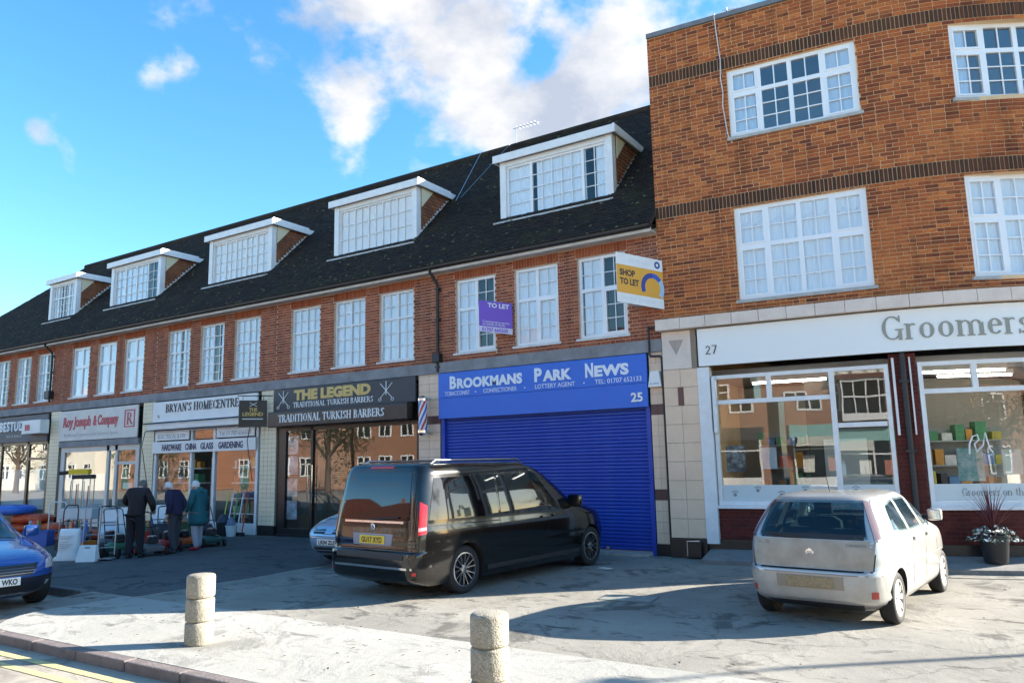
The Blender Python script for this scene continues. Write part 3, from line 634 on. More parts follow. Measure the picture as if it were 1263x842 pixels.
WREL = (-5.21, -3.52, -1.88)
for i in range(6):
    X1 = -5.8*i; X0 = X1-5.8; hip = i == 5
    B = thing('terraced_shop_house', ((X0+X1)/2, 4, 0), TERR[i][0], 'building', 'shop houses of the terrace')
    wins = [(X1+w, X1+w+1.14, 4.46, 6.25) for w in WREL]
    wb = MB(); wall_cells(wb, frX, X0+.001, X1-.001, 4.28, 6.60, wins, -.25, 0)
    wall = wb.build('wall', M_mortarT, B)
    lint = [(a-.05, b+.05, 6.25, 6.475) for a, b, _, _ in wins]
    lay_bricks(wall, frX, X0+.005, X1-.005, 4.285, 6.46, [(a-.004, b+.004, c-.05, e) for a, b, c, e in wins]+lint, M_brickT, nsingle=300 if i == 0 else 0, seed=i+5)
    for (a, b, c, e) in wins: soldier(wall, frX, a-.04, b+.04, 6.255, 6.47, M_soldierT, n_single=18 if i < 2 else 0, seed=i)
    lb = MB(); lb.box(X0, X1, -.07, .2, 4.02, 4.275); lb.build('lintel_band', M_conc, B)
    # party walls, back wall, floor between the storeys
    s = MB(); s.prism([(.25, 0), (9, 0), (9, 6.6), (4.4, 11.3), (.25, 7.2), (.25, 4.3)] if not hip else [(.25, 0), (9, 0), (9, 6.55), (.25, 6.55)], 'x', X0, X0+.12); s.box(X0, X1, 8.9, 9.1, 0, 6.6); s.box(X0, X1, .2, 9, 3.95, 4.05); s.box(X0, X1, .3, 9, 6.7, 6.8)
    if i == 0: s.prism([(.25, 4.3), (9, 4.3), (9, 6.6), (4.4, 11.3), (.25, 7.2)], 'x', X1-.12, X1-.01)
    s.build('party_wall', M_room, B)
    # eaves
    e = MB(); e.box(X0, X1, -.32, 0, 6.478, 6.50); e.box(X0, X1, -.345, -.32, 6.455, 6.60); e.build('eaves_board', P('eaves_paint', (.62, .58, .52), .7, var=.5, vscale=4, var2=(.35, .32, .28)), B)
    g = MB(); prof = [(-.345, 6.60), (-.36, 6.55), (-.40, 6.525), (-.44, 6.55), (-.455, 6.60), (-.447, 6.60), (-.433, 6.556), (-.40, 6.534), (-.367, 6.556), (-.353, 6.60)]
    g.prism(prof, 'x', X0, X1); g.build('gutter', M_blackm, B)
    # roof, with a hole where the dormer stands
    dw = (X1-4.38, X1-1.29) if i < 4 else (X1-2.9, X1-1.0)
    if i == 4: dw = (-26.2, -24.2)
    holes = [] if i == 5 else [(dw[0], dw[1], 1.75, 3.9)]
    r_ = MB()
    if not hip:
        wall_cells(r_, frS, X0, X1, 0, SLOPE, holes, -.12, 0)
        r_.add([(X0, 4.4, 11.45), (X1, 4.4, 11.45), (X1, 9.3, 6.5), (X0, 9.3, 6.5)], [(0, 1, 2, 3)])
    else:
        r_.add([(X0-.45, RY0, RZ0), (X1, RY0, RZ0), (X1, 4.4, 11.45), (-30.4, 4.4, 11.45), (X0-.45, 9.3, 6.5), (X1, 9.3, 6.5)], [(0, 1, 2, 3), (0, 3, 4), (3, 2, 5, 4)])
    roof = r_.build('roof', P('roof_felt', (.03, .026, .024), .95), B)
    roof_tiles(roof, X0 if not hip else -36, X1, [(h[0]-.02, h[1]+.02, h[2]-.03, h[3]) for h in holes], hip, seed=i+1)
    rb = MB(); a = X0 if not hip else -30.5
    while a < X1-.1:
        b = min(a+.45, X1); rb.tube([(a+.004, 4.4, 11.44), (b-.004, 4.4, 11.44)], .12, 10); a = b
    rb.build('ridge_tiles', M_roof, roof, smooth=50)
    # windows
    st = i
    for k, (a, b, c, e) in enumerate(wins):
        if st == 0:
            window(B, frX, 0, a, b, c, e, [1, 1], [.60, .40], [(2, 3), (2, 2)], fw=.07, mw=.075, mat=M_upvc, curt=([(0, .48, 0)], [(0.25, .95, 0)], [(.05, .5, 0)])[k] if k != 1 else [(0, 1, .0)], casement=lambda ci, ri: ri == 0 and ci == 1)
        elif st == 1:
            window(B, frX, 0, a, b, c, e, [1, 1], [.62, .38], [(2, 3), (2, 2)], fw=.055, mw=.05, single=False, curt=[(0, 1, 0)])
        elif st == 2:
            window(B, frX, 0, a, b, c, e, [1, 1], [.60, .40], [(2, 4), (2, 2)], fw=.05, mw=.05, single=False, bw=.028, curt=([(0, 1, 0.0)] if k == 2 else [(0, .45, 0), (.6, 1, 0)] if k == 0 else [(0, .4, 0), (.8, 1, 0)]))
        elif st == 3:
            window(B, frX, 0, a, b, c, e, [1, 1], [.62, .38], [(1, 1), (1, 1)], fw=.08, mw=.11, single=False, mat=M_upvc, curt=[(0, 1, 0)])
        else:
            window(B, frX, 0, a, b, c, e, [1, 1], [.60, .40], [(2, 4), (2, 2)], fw=.05, mw=.05, single=False, bw=.028, curt=[(0, .4, 0), (.7, 1, 0)])
    # dormer
    if i < 5:
        xl, xr = dw; zb = 7.80; d0 = -.8
        d = MB(); d.box(xl, xl+.17, .78, .95, zb, 9.30); d.box(xr-.17, xr, .78, .95, zb, 9.30)
        d.box(xl+.17, xr-.17, .80, .92, 9.17, 9.30)
        d.box(xl-.14, xr+.14, .66, .70, 9.28, 9.47); d.box(xr+.10, xr+.14, .70, 2.36, 9.30, 9.468); d.box(xl-.14, xl-.10, .70, 2.36, 9.30, 9.468)
        d.box(xr+.05, xr+.09, .74, 2.2, 9.47, 9.53)
        d.build('dormer', M_frame, B)
        t = MB(); t.box(xl-.10, xr+.10, .70, 2.5, 9.31, 9.46); t.build('dormer_roof', M_lead, B)
        a = MB(); a.add([(xl-.1, .74, zb-.02), (xr+.06, .74, zb-.02), (xr+.06, .60, zb-.13), (xl-.1, .60, zb-.13), (xl-.1, .95, zb-.06), (xr+.06, .95, zb-.06)], [(0, 1, 2, 3), (4, 5, 1, 0)]); a.box(xl-.1, xr+.06, .585, .605, zb-.15, zb-.10); a.build('lead_apron', P('pale_lead', (.5, .5, .5), .6), B)
        for sx, xx in ((1, xr), (-1, xl)):
            c = MB(); c.prism([(.95, 7.9), (.95, 9.30), (2.36, 9.30)], 'x', xx-sx*.06, xx-sx*.001); ck = c.build('dormer_cheek', M_frame, B)
            h = MB(); z = 7.95; rr = 0
            while z < 9.28:
                y = .96; yend = z-7.05-.06; off = -.08 if rr % 2 else 0
                yy = y+off
                while yy < yend:
                    p, q = max(yy, .955)+.003, min(yy+.165, yend)-.003; yy += .165
                    if q-p > .02:
                        x_a, x_b = xx+sx*.030, xx+sx*.012
                        h.add([(x_a, p, z), (x_a, q, z), (x_b, q, min(z+.11, 9.30)), (x_b, p, min(z+.11, 9.30)), (xx-sx*.0, p, z), (xx, q, z)], [(0, 1, 2, 3), (0, 1, 5, 4), (1, 2, 5), (0, 3, 4)])
                z += .1; rr += 1
            tag(h.build('hung_tiles', M_cheek, ck), kind='stuff')
            if sx == 1:
                c = MB(); c.prism([(.955, 8.75), (.955, 9.29), (1.45, 9.29)], 'x', xx+.031, xx+.045); c.build('cheek_panel', P('cream_board', (.70, .62, .42), .7), ck)
        frD = lambda a_, dd, z: (a_, .84-dd, z)
        wa, wb_ = xl+.17, xr-.17
        if i == 0:
            window(B, frD, 0, wa, wb_, zb+.02, 9.17, [.85, 1.85, .75], [1], [((1, 5, 2), 4)], fw=.05, mw=.07, d=0, mat=M_upvc, sill=.04, room=False, curt=[(0, .255, 0), (.3, .80, 0), (.90, 1, 0)])
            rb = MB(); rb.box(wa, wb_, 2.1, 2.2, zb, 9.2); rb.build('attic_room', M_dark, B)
        elif i == 1:
            window(B, frD, 0, wa, wb_, zb+.02, 9.17, [1]*5, [1], [(2, 3)], fw=.05, mw=.035, d=0, single=False, sill=.03, room=False, blind=True)
        elif i == 4:
            window(B, frD, 0, wa, wb_, zb+.02, 9.17, [1]*4, [.62, .38], [(2, 3), (2, 2)], fw=.04, mw=.05, d=0, single=False, sill=.04, room=False, curt=[(0, .3, 0), (.6, 1, 0)])
        else:
            window(B, frD, 0, wa, wb_, zb+.02, 9.17, [1, .9, .9, .9, 1] if i == 2 else [.9, 1, 1, .9], [1], [(2, 4)], fw=.05, mw=.06, d=0, single=False, sill=.04, room=False, blind=i == 2, curt=None if i == 2 else [(0, .7, 0)])
    # shop interior
    s = MB(); s.box(X0+.13, X1-.02, 6.0, 6.1, 0, 3.9); s.box(X0+.13, X1-.02, .3, 6, .05, .10); s.build('shop_interior', M_room, B)

    # piers between the shops
    if i < 5:
        pa, pb = X0-.55, X0+.11
        p = MB(); p.box(pa, pb, -.02, .35, .26, 4.02); pier = p.build('pier', M_grout, B)
        bm_ = MB(); bm_.box(pa-.01, pb+.01, -.05, .36, 0, .27); bm_.build('pier_base', M_black, pier)
        near = i == 0; mat = M_cream if i == 0 else M_cream2
        rh, nc = (.195, 2) if near else (.125, 4); z = .272; r = 0; far = MB()
        while z < 4.0:
            z1 = min(z+rh, 4.015)
            for c in range(nc):
                w = (pb-pa)/nc; q0, q1 = pa+c*w+.004, pa+(c+1)*w-.004
                if near:
                    band = 1.03 < z < 1.2 or 2.75 < z < 2.93
                    tl = MB(); tl.box(q0, q1, -.035, -.015, z+.004, z1-.004); tl.build('tile', P('brown_tile', (.10, .045, .04), .35) if band else mat, pier)
                else: far.box(q0, q1, -.033, -.015, z+.004, z1-.004)
            z += rh; r += 1
        if far.v: tag(far.build('tiles', mat, pier), kind='stuff')
    if i == 0:
        p = MB(); p.box(-.31, -.02, -.02, .35, .22, 4.02); pier = p.build('pier', M_grout, B)
        bm_ = MB(); bm_.box(-.32, -.015, -.05, .36, 0, .23); bm_.build('pier_base', M_black, pier)
        z = .232
        while z < 4.0:
            z1 = min(z+.21, 4.015); band = 1.03 < z < 1.2 or 2.72 < z < 2.93
            for q0, q1 in ((-.306, -.164), (-.160, -.022)):
                tl = MB(); tl.box(q0, q1, -.035, -.015, z+.003, z1-.003); tl.build('tile', P('brown_tile', (.10, .045, .04), .35) if band else M_cream, pier)
            z += .21

def fit(vf, a0, a1, h=None):
    vs, fs = vf; x0 = min(v[0] for v in vs); x1 = max(v[0] for v in vs); y0 = 0; y1 = max(v[1] for v in vs)
    k = (a1-a0)/(x1-x0); ky = (h/y1) if h else k
    return [((v[0]-x0)*k, v[1]*ky, v[2]) for v in vs], fs
def board(name, fr, a0, a1, z0, z1, d0, d1, mat, label, cat='shop sign', step=None, group=None, bevel=.006):
    c = fr((a0+a1)/2, d0, z0); T = thing(name, c, label, cat, group)
    mb = MB()
    if step:
        n = int((a1-a0)/step)
        for k in range(n): mb.fbox(fr, a0+(a1-a0)*k/n, a0+(a1-a0)*(k+1)/n, d0, d1, z0, z1)
    else: mb.fbox(fr, a0, a1, d0, d1, z0, z1)
    mb.build('panel', mat, T, bevel=0 if step else bevel); return T

# ---- newsagent: blue fascia and roller shutter
S = board('shop_fascia_sign', frX, -5.68, -.33, 3.405, 4.0, .06, .11, M_blue, 'bright blue fascia sign with pale capitals and the number 25 above the shutter')
mb = MB(); mb.fbox(frX, -5.675, -.335, .06, .105, 2.92, 3.40); mb.build('lower_panel', M_blue, S)
M_silver = P('pale_lettering', (.75, .80, .86), .4)
for txt, a0, a1 in (('BROOKMANS', -5.33, -3.30), ('PARK', -2.98, -2.05), ('NEWS', -1.72, -.72)):
    big = fit(sans(txt[0], .3, bold=.012), 0, .19, .29); small = fit(sans(txt[1:], .2, bold=.010, spacing=1.05), 0, a1-a0-.215, .225)
    letters('lettering', big, frX, a0, 3.62, .11, M_silver, S); letters('lettering', small, frX, a0+.215, 3.62, .11, M_silver, S)
for txt, a0, a1 in (('TOBACCONIST', -5.48, -4.75), ('CONFECTIONER', -4.36, -3.45), ('LOTTERY AGENT', -2.97, -1.98), ('TEL: 01707 652133', -1.50, -.45)):
    letters('lettering', fit(sans(txt, .1), 0, a1-a0, .095), frX, a0, 3.455, .11, M_silver, S, .006)
for a0 in (-4.58, -3.24, -1.76): 
    mb = MB(); mb.lathe([(.018, 0), (.018, .006)], (a0, -.118, 3.50), 'y', 10); mb.build('bullet_dot', M_silver, S)
letters('lettering', fit(sans('25', .2, bold=.006), 0, .26, .18), frX, -.70, 3.04, .105, P('cream_lettering', (.8, .8, .76), .4), S, split=True)
T = thing('roller_shutter', (-3, .05, 0), 'closed blue roller shutter of the newsagent, behind the black van', 'shutter')
z = .07; n = 0
sl = MB(); sl.prism([(.0, 0), (-.012, .012), (-.018, .036), (-.012, .060), (0, .072), (.012, .072), (.012, 0)], 'x', -5.56, -.42); slm = sl.mesh('slat', M_shut, 30)
while z < 2.90:
    o = link('slat', slm, T, (0, .06+random.uniform(-.0025, .0025), z)); o.rotation_euler = (random.gauss(0, .02), random.gauss(0, .00035), 0); z += .0735; n += 1
[MB().box(a, b, -.03, .12, 0, 2.92).build('guide_rail', M_shut, T) for a, b in ((-5.66, -5.56), (-.42, -.33))]
mb = MB(); mb.box(-5.56, -.42, .0, .09, .02, .075); mb.build('bottom_rail', M_alu, T)
mb = MB(); mb.box(-1.42, -1.36, -.03, .02, .06, .14); mb.build('lock', M_alu, T)
mb = MB(); mb.box(-5.6, -.40, -.28, .25, 0, .05); tag(mb.build('threshold_slab', P('pale_concrete', (.42, .41, .39), .9, var=.4, vscale=4)), kind='structure')
# alarm box and pipe by the corner
T = thing('alarm_box', (-.16, -.05, 3.3), 'white tapered burglar alarm box on the tiled pier right of the blue sign', 'alarm box')
mb = MB(); mb.prism([(-.30, 3.30), (-.02, 3.30), (-.06, 3.62), (-.25, 3.62)], 'y', -.16, -.03); mb.build('housing', M_white, T, bevel=.015)
letters('lettering', fit(sans('ALARM', .06), 0, .2, .045), frX, -.26, 3.345, .16, P('grey_blue_print', (.2, .3, .5), .5), T, .003)
T = thing('drain_pipe', (-.02, -.05, 0), 'thin black pipe stepping down beside the corner building', 'pipe')
mb = MB(); mb.tube([(-.26, -.09, 4.55), (-.26, -.09, 3.98), (-.24, -.09, 3.93), (-.03, -.10, 3.92), (.0, -.10, 3.88), (.0, -.10, .05)], .022, 8); mb.build('pipe', M_blackm, T, smooth=40)
mb = MB(); mb.tube([(-.26, -.09, 4.5), (-.05, -.09, 4.52)], .02, 8); mb.build('branch', M_blackm, T, smooth=40)

# ---- barber shop
M_char = P('charcoal_sign', (.028, .031, .042), .45)
M_gold = P('gold_lettering', (.62, .43, .13), .4)
M_ltr = P('white_lettering', (.82, .82, .82), .5)
S = board('shop_fascia_sign', frX, -11.56, -6.40, 3.38, 4.0, .05, .10, M_char, 'charcoal fascia sign with big gold capitals between two scissors emblems')
letters('lettering', fit(sans('THE LEGEND', .3, bold=.018), 0, 2.85, .27), frX, -10.72, 3.675, .10, M_gold, S)
letters('lettering', fit(serif('TRADITIONAL TURKISH BARBERS', .15)[0], 0, 2.95, .15), frX, -10.74, 3.46, .10, M_ltr, S)
for cx in (-11.15, -7.35):
    mb = MB()
    for sx in (-1, 1):
        mb.tube([(cx-sx*.20, -.105, 3.52), (cx+sx*.20, -.105, 3.90)], .011, 6); mb.tube([(cx-sx*.21+.05*math.cos(q), -.105, 3.49+.035*math.sin(q)) for q in (k*.785 for k in range(8))], .009, 5, closed=True)
    mb.tube([(cx, -.105, 3.60), (cx, -.105, 3.95)], .012, 6); mb.build('scissors_emblem', M_ltr, S)
S2 = board('canopy_sign', frX, -11.50, -6.46, 2.94, 3.36, .10, .34, M_black, 'long black canopy box lettered TRADITIONAL TURKISH BARBERS in white', bevel=.03)
letters('lettering', fit(serif('TRADITIONAL TURKISH BARBERS', .2, heavy=1.25)[0], 0, 3.85, .21), frX, -11.05, 3.06, .34, M_ltr, S2)
SF = thing('barber_shop_front', (-9, .05, 0), 'black framed glass front of the barber shop below the canopy sign', 'shop front')
mb = MB()
for a, b in ((-11.46, -11.15), (-10.16, -10.08), (-6.46, -6.36)): mb.box(a, b, .02, .12, .0, 2.94)
mb.box(-11.15, -6.46, .02, .12, 2.84, 2.94); mb.box(-11.15, -6.46, .02, .12, .05, .22); mb.box(-11.46, -6.46, -.02, .2, 0, .06)
mb.build('frame', M_black, SF)
for a, b in ((-11.15, -10.16), (-10.08, -6.46)): pane(SF, frX, 0, a, b, .22, 2.84, -.07, M_shopglass, 0)
[MB().tube([(xx, -.02, .9), (xx, -.02, 1.9)], .014, 8).build('door_handle', M_chrome, SF) for xx in (-10.22, -10.05)]
for k, z in enumerate((.45, 1.05, 1.65, 2.2)):
    T = tag(MB().box(-11.12, -10.72, .080, .086, z, z+.5).build('poster', P('poster_%d' % k, ((.50, .66, .85), (.75, .75, .75), (.7, .7, .72), (.8, .82, .82))[k], .6, var=.9, vscale=5, var2=(.10, .10, .12))), 'grey portrait poster in the barber window, %s from the top' % ('fourth', 'third', 'second', 'first')[k], 'poster', 'posters in the barber window')
for k in range(3):
    cx = -9.4+k*1.2; T = thing('barber_chair', (cx, 2.6, .1), ('left', 'middle', 'right')[k]+' black barber chair inside the shop behind the glass', 'chair', 'barber chairs')
    mb = MB(); mb.lathe([(.3, .1), (.3, .13), (.05, .15), (.05, .5)], (cx, 2.6, 0), 'z', 16); mb.build('base', M_chrome, T, smooth=40)
    mb = MB(); mb.box(cx-.28, cx+.28, 2.35, 2.9, .5, .65); mb.build('seat', M_black, T, bevel=.04); mb = MB(); mb.box(cx-.26, cx+.26, 2.84, 2.96, .68, 1.4); mb.build('backrest', M_black, T, bevel=.04)
# barber pole
T = thing('barber_pole', (-6.02, -.05, 2.55), 'red white and blue striped barber pole on the pier', 'barber pole')
mb = MB(); n = 24; m_ = 14
vs = []; fs = []; mi = []
for j in range(m_+1):
    for k in range(n): q = 2*math.pi*(k/n+j*.035); vs.append((-6.02+.105*math.cos(q), -.28+.105*math.sin(q), 2.66+.70*j/m_))
for j in range(m_):
    for k in range(n): fs.append((j*n+k, j*n+(k+1) % n, (j+1)*n+(k+1) % n, (j+1)*n+k)); mi.append((0, 0, 1, 1, 0, 0, 2, 2)[k % 8])
mb.v, mb.f, mb.mi = vs, fs, mi; mb.build('striped_cylinder', [M_white, M_red, P('pole_blue', (.05, .12, .5), .4)], T, smooth=40)
for prof, z0 in (([(.02, 2.52), (.09, 2.56), (.12, 2.60), (.12, 2.66)], 2.57), ([(.12, 3.36), (.12, 3.42), (.09, 3.46), (.02, 3.50)], 3.39)):
    MB().lathe(prof, (-6.02, -.28, 0), 'z', 20).box(-6.05, -5.99, -.2, -.03, z0, z0+.05).build('cap', M_chrome, T, smooth=35)
# hanging sign of the barber, on the pier to its left
T = thing('hanging_sign', (-11.6, -.05, 3.0), 'small black hanging sign with gold lettering on the pier between barber and hardware shop', 'hanging sign')
frH = lambda a, d, z: (-11.72+d*.75-a*.66+.0, -.12-a*.75-d*.66, z)
mb = MB(); mb.fbox(frH, .05, .80, -.03, .03, 2.98, 3.72); mb.build('panel', M_black, T, bevel=.01)
mb = MB(); mb.tube([frH(-.1, 0, 3.85), frH(.85, 0, 3.85)], .014, 6); mb.tube([frH(.15, 0, 3.85), frH(.15, 0, 3.72)], .008, 6); mb.tube([frH(.7, 0, 3.85), frH(.7, 0, 3.72)], .008, 6); mb.build('bracket', M_blackm, T)
letters('lettering', ([(v[0]*1, v[1], v[2]) for v in fit(sans('THE', .12, bold=.004), 0, .22, .09)[0]], sans('THE', .12, bold=.004)[1]), lambda a, d, z: frH(.80-a, d, z), .27, 3.42, .03, M_gold, T, .006, True)
letters('lettering', (fit(sans('LEGEND', .12, bold=.004), 0, .55, .10)[0], sans('LEGEND', .12, bold=.004)[1]), lambda a, d, z: frH(.80-a, d, z), .10, 3.29, .03, M_gold, T, .006)
mb = MB(); mb.fbox(frH, .15, .70, .03, .036, 3.19, 3.215); mb.build('rule', M_ltr, T)
mb = MB(); mb.tube([frH(.32, .036, 3.55), frH(.52, .036, 3.66)], .008, 5); mb.tube([frH(.52, .036, 3.55), frH(.32, .036, 3.66)], .008, 5); mb.build('scissors_emblem', M_ltr, T)

# ---- hardware shop
S = board('shop_fascia_sign', frX, -17.30, -12.25, 3.34, 3.98, .05, .10, M_white, 'white fascia sign with dark serif capitals above the awning case')
letters('lettering', fit(serif("BRYAN'S HOMECENTRE", .25, heavy=1.2)[0], 0, 3.55, .26), frX, -16.62, 3.63, .10, P('dark_lettering', (.04, .035, .04), .5), S)
mb = MB(); mb.tube([(-17.0+.06*math.cos(q), -.105, 3.50+.06*math.sin(q)) for q in (k*1.5708 for k in range(4))], .012, 5, closed=True); mb.build('diamond_emblem', M_blackm, S)
T = thing('awning_case', (-14.8, -.05, 3.0), 'white awning case with dark roller bar under the hardware shop sign', 'awning')
mb = MB(); mb.box(-17.38, -12.3, -.22, -.05, 3.10, 3.30); mb.build('case', M_white, T, bevel=.02)
mb = MB(); mb.tube([(-17.5, -.30, 3.30), (-12.25, -.30, 3.31)], .022, 8); mb.tube([(-17.4, -.26, 3.06), (-12.3, -.26, 3.06)], .016, 8); mb.build('roller_bar', M_blackm, T)
for xx in (-17.42, -12.32): MB().tube([(xx, -.26, 3.06), (xx, -.35, 2.6), (xx-.05, -.10, 1.5)], .012, 6).build('folding_arm', M_blackm, T)
S = board('sub_fascia_sign', frX, -17.28, -12.30, 2.36, 2.72, .03, .08, M_white, 'white strip sign reading HARDWARE CHINA GLASS GARDENING')
for txt, a0, a1 in (('HARDWARE', -16.75, -15.75), ('CHINA', -15.55, -15.0), ('GLASS', -14.80, -14.20), ('GARDENING', -13.95, -12.85)): letters('lettering', fit(sans(txt, .2, bold=.004), 0, a1-a0, .19), frX, a0, 2.44, .08, P('ink_blue', (.05, .06, .12), .5), S)
for txt, a0, a1, lab in (('ELECTRICAL & DIY', -17.15, -15.45, 'left white transom board reading ELECTRICAL above the strip sign'), ('Tel: 01707 656500', -14.1, -12.4, 'right white transom board with the phone number above the strip sign')):
    q = board('transom_sign', frX, a0, a1, 2.76, 3.02, .02, .05, M_white, lab, group='transom boards')
    letters('lettering', fit(sans(txt, .14), 0, (a1-a0)*.84, .12), frX, a0+.12, 2.82, .05, P('grey_print', (.32, .34, .4), .6), q, .004)
SF = thing('hardware_shop_front', (-14.8, .05, 0), 'white framed glass front of the hardware shop with its door open', 'shop front')
mb = MB()
for a, b in ((-17.30, -17.18), (-15.42, -15.33), (-14.32, -14.22), (-12.38, -12.28)): mb.box(a, b, .0, .1, 0, 3.05)
mb.box(-17.3, -12.28, .0, .1, 3.03, 3.10)
mb.box(-17.18, -15.42, .0, .12, 0, .42); mb.box(-14.22, -12.38, .0, .12, 0, .30); mb.build('frame', M_frame, SF)
for a, b, z0 in ((-17.18, -15.42, .42), (-14.22, -12.38, .30)): pane(SF, frX, 0, a, b, z0, 2.36, -.05, M_shopglass, 0)
pane(SF, frX, 0, -15.33, -14.32, 2.76, 3.02, -.05, M_shopglass, 0)
mb = MB(); mb.box(-15.33, -14.32, 2.2, 2.25, 0, 2.36); mb.build('dark_backdrop', M_dark, SF)
rr = random.Random(5)
shelfc = [(.55, .08, .05), (.1, .25, .5), (.6, .5, .1), (.7, .7, .68), (.08, .3, .14), (.35, .2, .1), (.05, .05, .06), (.62, .3, .05)]
for (sa, sb_, nm, pos) in ((-17.1, -15.6, 'left', 0), (-14.1, -12.6, 'right', 1)):
    T = thing('shop_shelf', ((sa+sb_)/2, .7, .1), 'shelves of goods behind the %s window of the hardware shop' % nm, 'shelving')
    mb = MB()
    for z in (.5, .95, 1.4, 1.85): mb.box(sa, sb_, .55, .95, z, z+.03)
    for xx in (sa, sb_-.04): mb.box(xx, xx+.04, .93, .97, .1, 2.2)
    mb.build('rack', M_frame, T)
    for z in (.53, .98, 1.43, 1.88):
        xx = sa+.05
        while xx < sb_-.2:
            w, h = rr.uniform(.08, .22), rr.uniform(.12, .36); b = MB(); b.box(xx, xx+w, .58, .58+rr.uniform(.1, .3), z, z+h); c = rr.choice(shelfc)
            b.build('carton', P('carton_%02d' % shelfc.index(c), c, .6, var=.4, vscale=8), T); xx += w+rr.uniform(.01, .08)

# ---- estate office
M_crsign = P('cream_sign', (.74, .70, .64), .6, var=.25, vscale=2)
S = board('shop_fascia_sign', frX, -23.10, -18.18, 2.92, 3.98, .03, .07, M_crsign, 'cream fascia sign with red lettering and a boxed red R emblem')
M_rl = P('red_lettering', (.50, .05, .07), .5)
for txt, a0, a1 in (('Roy Joseph', -22.8, -21.0), ('& Company', -20.85, -19.3)): letters('lettering', fit(sans(txt, .3, bold=.012, shear=.08), 0, a1-a0, .34), frX, a0, 3.42, .07, M_rl, S)
letters('lettering', fit(sans('Residential Commercial and Industrial Agents', .14), 0, 3.4, .13), frX, -22.7, 3.06, .07, P('pale_grey_print', (.5, .47, .45), .6), S, .004)
mb = MB()
for a, b, c, e in ((-18.95, -18.35, 3.80, 3.84), (-18.95, -18.35, 3.26, 3.30), (-18.95, -18.89, 3.30, 3.80), (-18.41, -18.35, 3.30, 3.80)): mb.fbox(frX, a, b, .07, .078, c, e)
mb.build('emblem_border', M_rl, S); letters('emblem_letter', fit(serif('R', .4)[0], 0, .36, .40), frX, -18.82, 3.35, .07, M_rl, S)
SF = thing('office_shop_front', (-20.6, .05, 0), 'grey framed window and door of the cream estate office', 'shop front')
mb = MB(); mb.box(-23.05, -18.15, -.06, .10, 2.70, 2.90); mb.build('shutter_box', M_conc, SF)
mb = MB()
for a, b in ((-23.0, -22.75), (-20.05, -19.9), (-19.55, -19.40), (-18.35, -18.15)): mb.box(a, b, .02, .12, 0, 2.7)
mb.box(-22.75, -18.35, .02, .12, 2.52, 2.7); mb.box(-22.75, -20.05, .02, .14, 0, .55); mb.box(-19.4, -18.35, .03, .1, 2.05, 2.15); mb.box(-19.4, -18.35, .03, .1, .05, .35); mb.build('frame', P('cream_frame', (.62, .59, .54), .5), SF)
for a, b, c, e in ((-22.75, -20.05, .55, 2.52), (-19.9, -19.55, .2, 2.52), (-19.4, -18.35, .35, 2.05), (-19.4, -18.35, 2.15, 2.52)): pane(SF, frX, 0, a, b, c, e, -.06, M_shopglass, 0)
mb = MB(); mb.box(-22.7, -20.1, .13, .14, .55, 1.75); mb.build('frosted_film', P('frosted_film', (.55, .60, .63), .7), SF)
mb = MB(); mb.box(-19.15, -18.6, .12, .13, 1.25, 1.45); mb.build('notice', M_white, SF)

# ---- dark grey shop at the left
M_slate = P('slate_sign', (.11, .105, .12), .6, var=.2, vscale=2)
S = board('shop_fascia_sign', frX, -28.95, -23.85, 2.98, 3.96, .04, .09, M_slate, 'slate grey fascia sign with raised white letters at the left edge')
letters('lettering', fit(sans('BESTUD', .3, bold=.008, spacing=1.15), 0, 1.85, .36), frX, -27.40, 3.42, .09, M_ltr, S, .05)
letters('lettering', fit(sans('hair & beauty', .14), 0, 1.2, .11), frX, -26.9, 3.18, .09, P('grey_letter', (.5, .5, .5), .5), S, .005)
T = thing('projecting_sign', (-24.3, -.1, 3.2), 'white projecting box sign over the slate grey fascia', 'hanging sign')
mb = MB(); mb.box(-25.05, -23.72, -.42, -.10, 3.24, 3.74); mb.build('box', M_white, T, bevel=.02); letters('lettering', fit(sans('BB', .2, bold=.01), 0, .35, .2), frX, -24.8, 3.38, .42, M_rl, T, split=True)
SF = thing('dark_shop_front', (-26, .05, 0), 'black framed shop front below the slate grey sign', 'shop front')
mb = MB()
for a, b in ((-28.9, -28.75), (-27.5, -27.4), (-25.45, -25.3), (-24.0, -23.85)): mb.box(a, b, .02, .12, 0, 2.98)
mb.box(-28.9, -23.85, .02, .12, 2.88, 2.98); mb.box(-28.75, -24.0, .02, .12, 0, .35); mb.box(-25.3, -24.0, .02, .11, 2.3, 2.38); mb.build('frame', M_black, SF)
for a, b in ((-28.75, -27.5), (-27.4, -25.45)): pane(SF, frX, 0, a, b, .35, 2.88, -.06, M_shopglass, 0)
pane(SF, frX, 0, -25.3, -24.0, .35, 2.3, -.06, M_shopglass, 0); pane(SF, frX, 0, -25.3, -24.0, 2.38, 2.88, -.06, M_shopglass, 0)
mb = MB(); mb.box(-28.7, -24.05, .14, .15, .5, 1.95); mb.build('frosted_film', P('blue_film', (.42, .52, .60), .7), SF)
SF = thing('end_shop_front', (-32, .05, 0), 'plain shop front at the far left end of the terrace', 'shop front')
mb = MB(); mb.box(-34.8, -29.55, .0, .1, 2.95, 4.0); mb.box(-34.8, -29.55, .02, .12, 0, .5); [mb.box(a, a+.1, .02, .12, .5, 2.95) for a in (-34.8, -32.2, -29.65)]; mb.build('frame', M_frame, SF)
pane(SF, frX, 0, -34.7, -32.2, .5, 2.95, -.07, M_shopglass, 0); pane(SF, frX, 0, -32.1, -29.65, .5, 2.95, -.07, M_shopglass, 0)

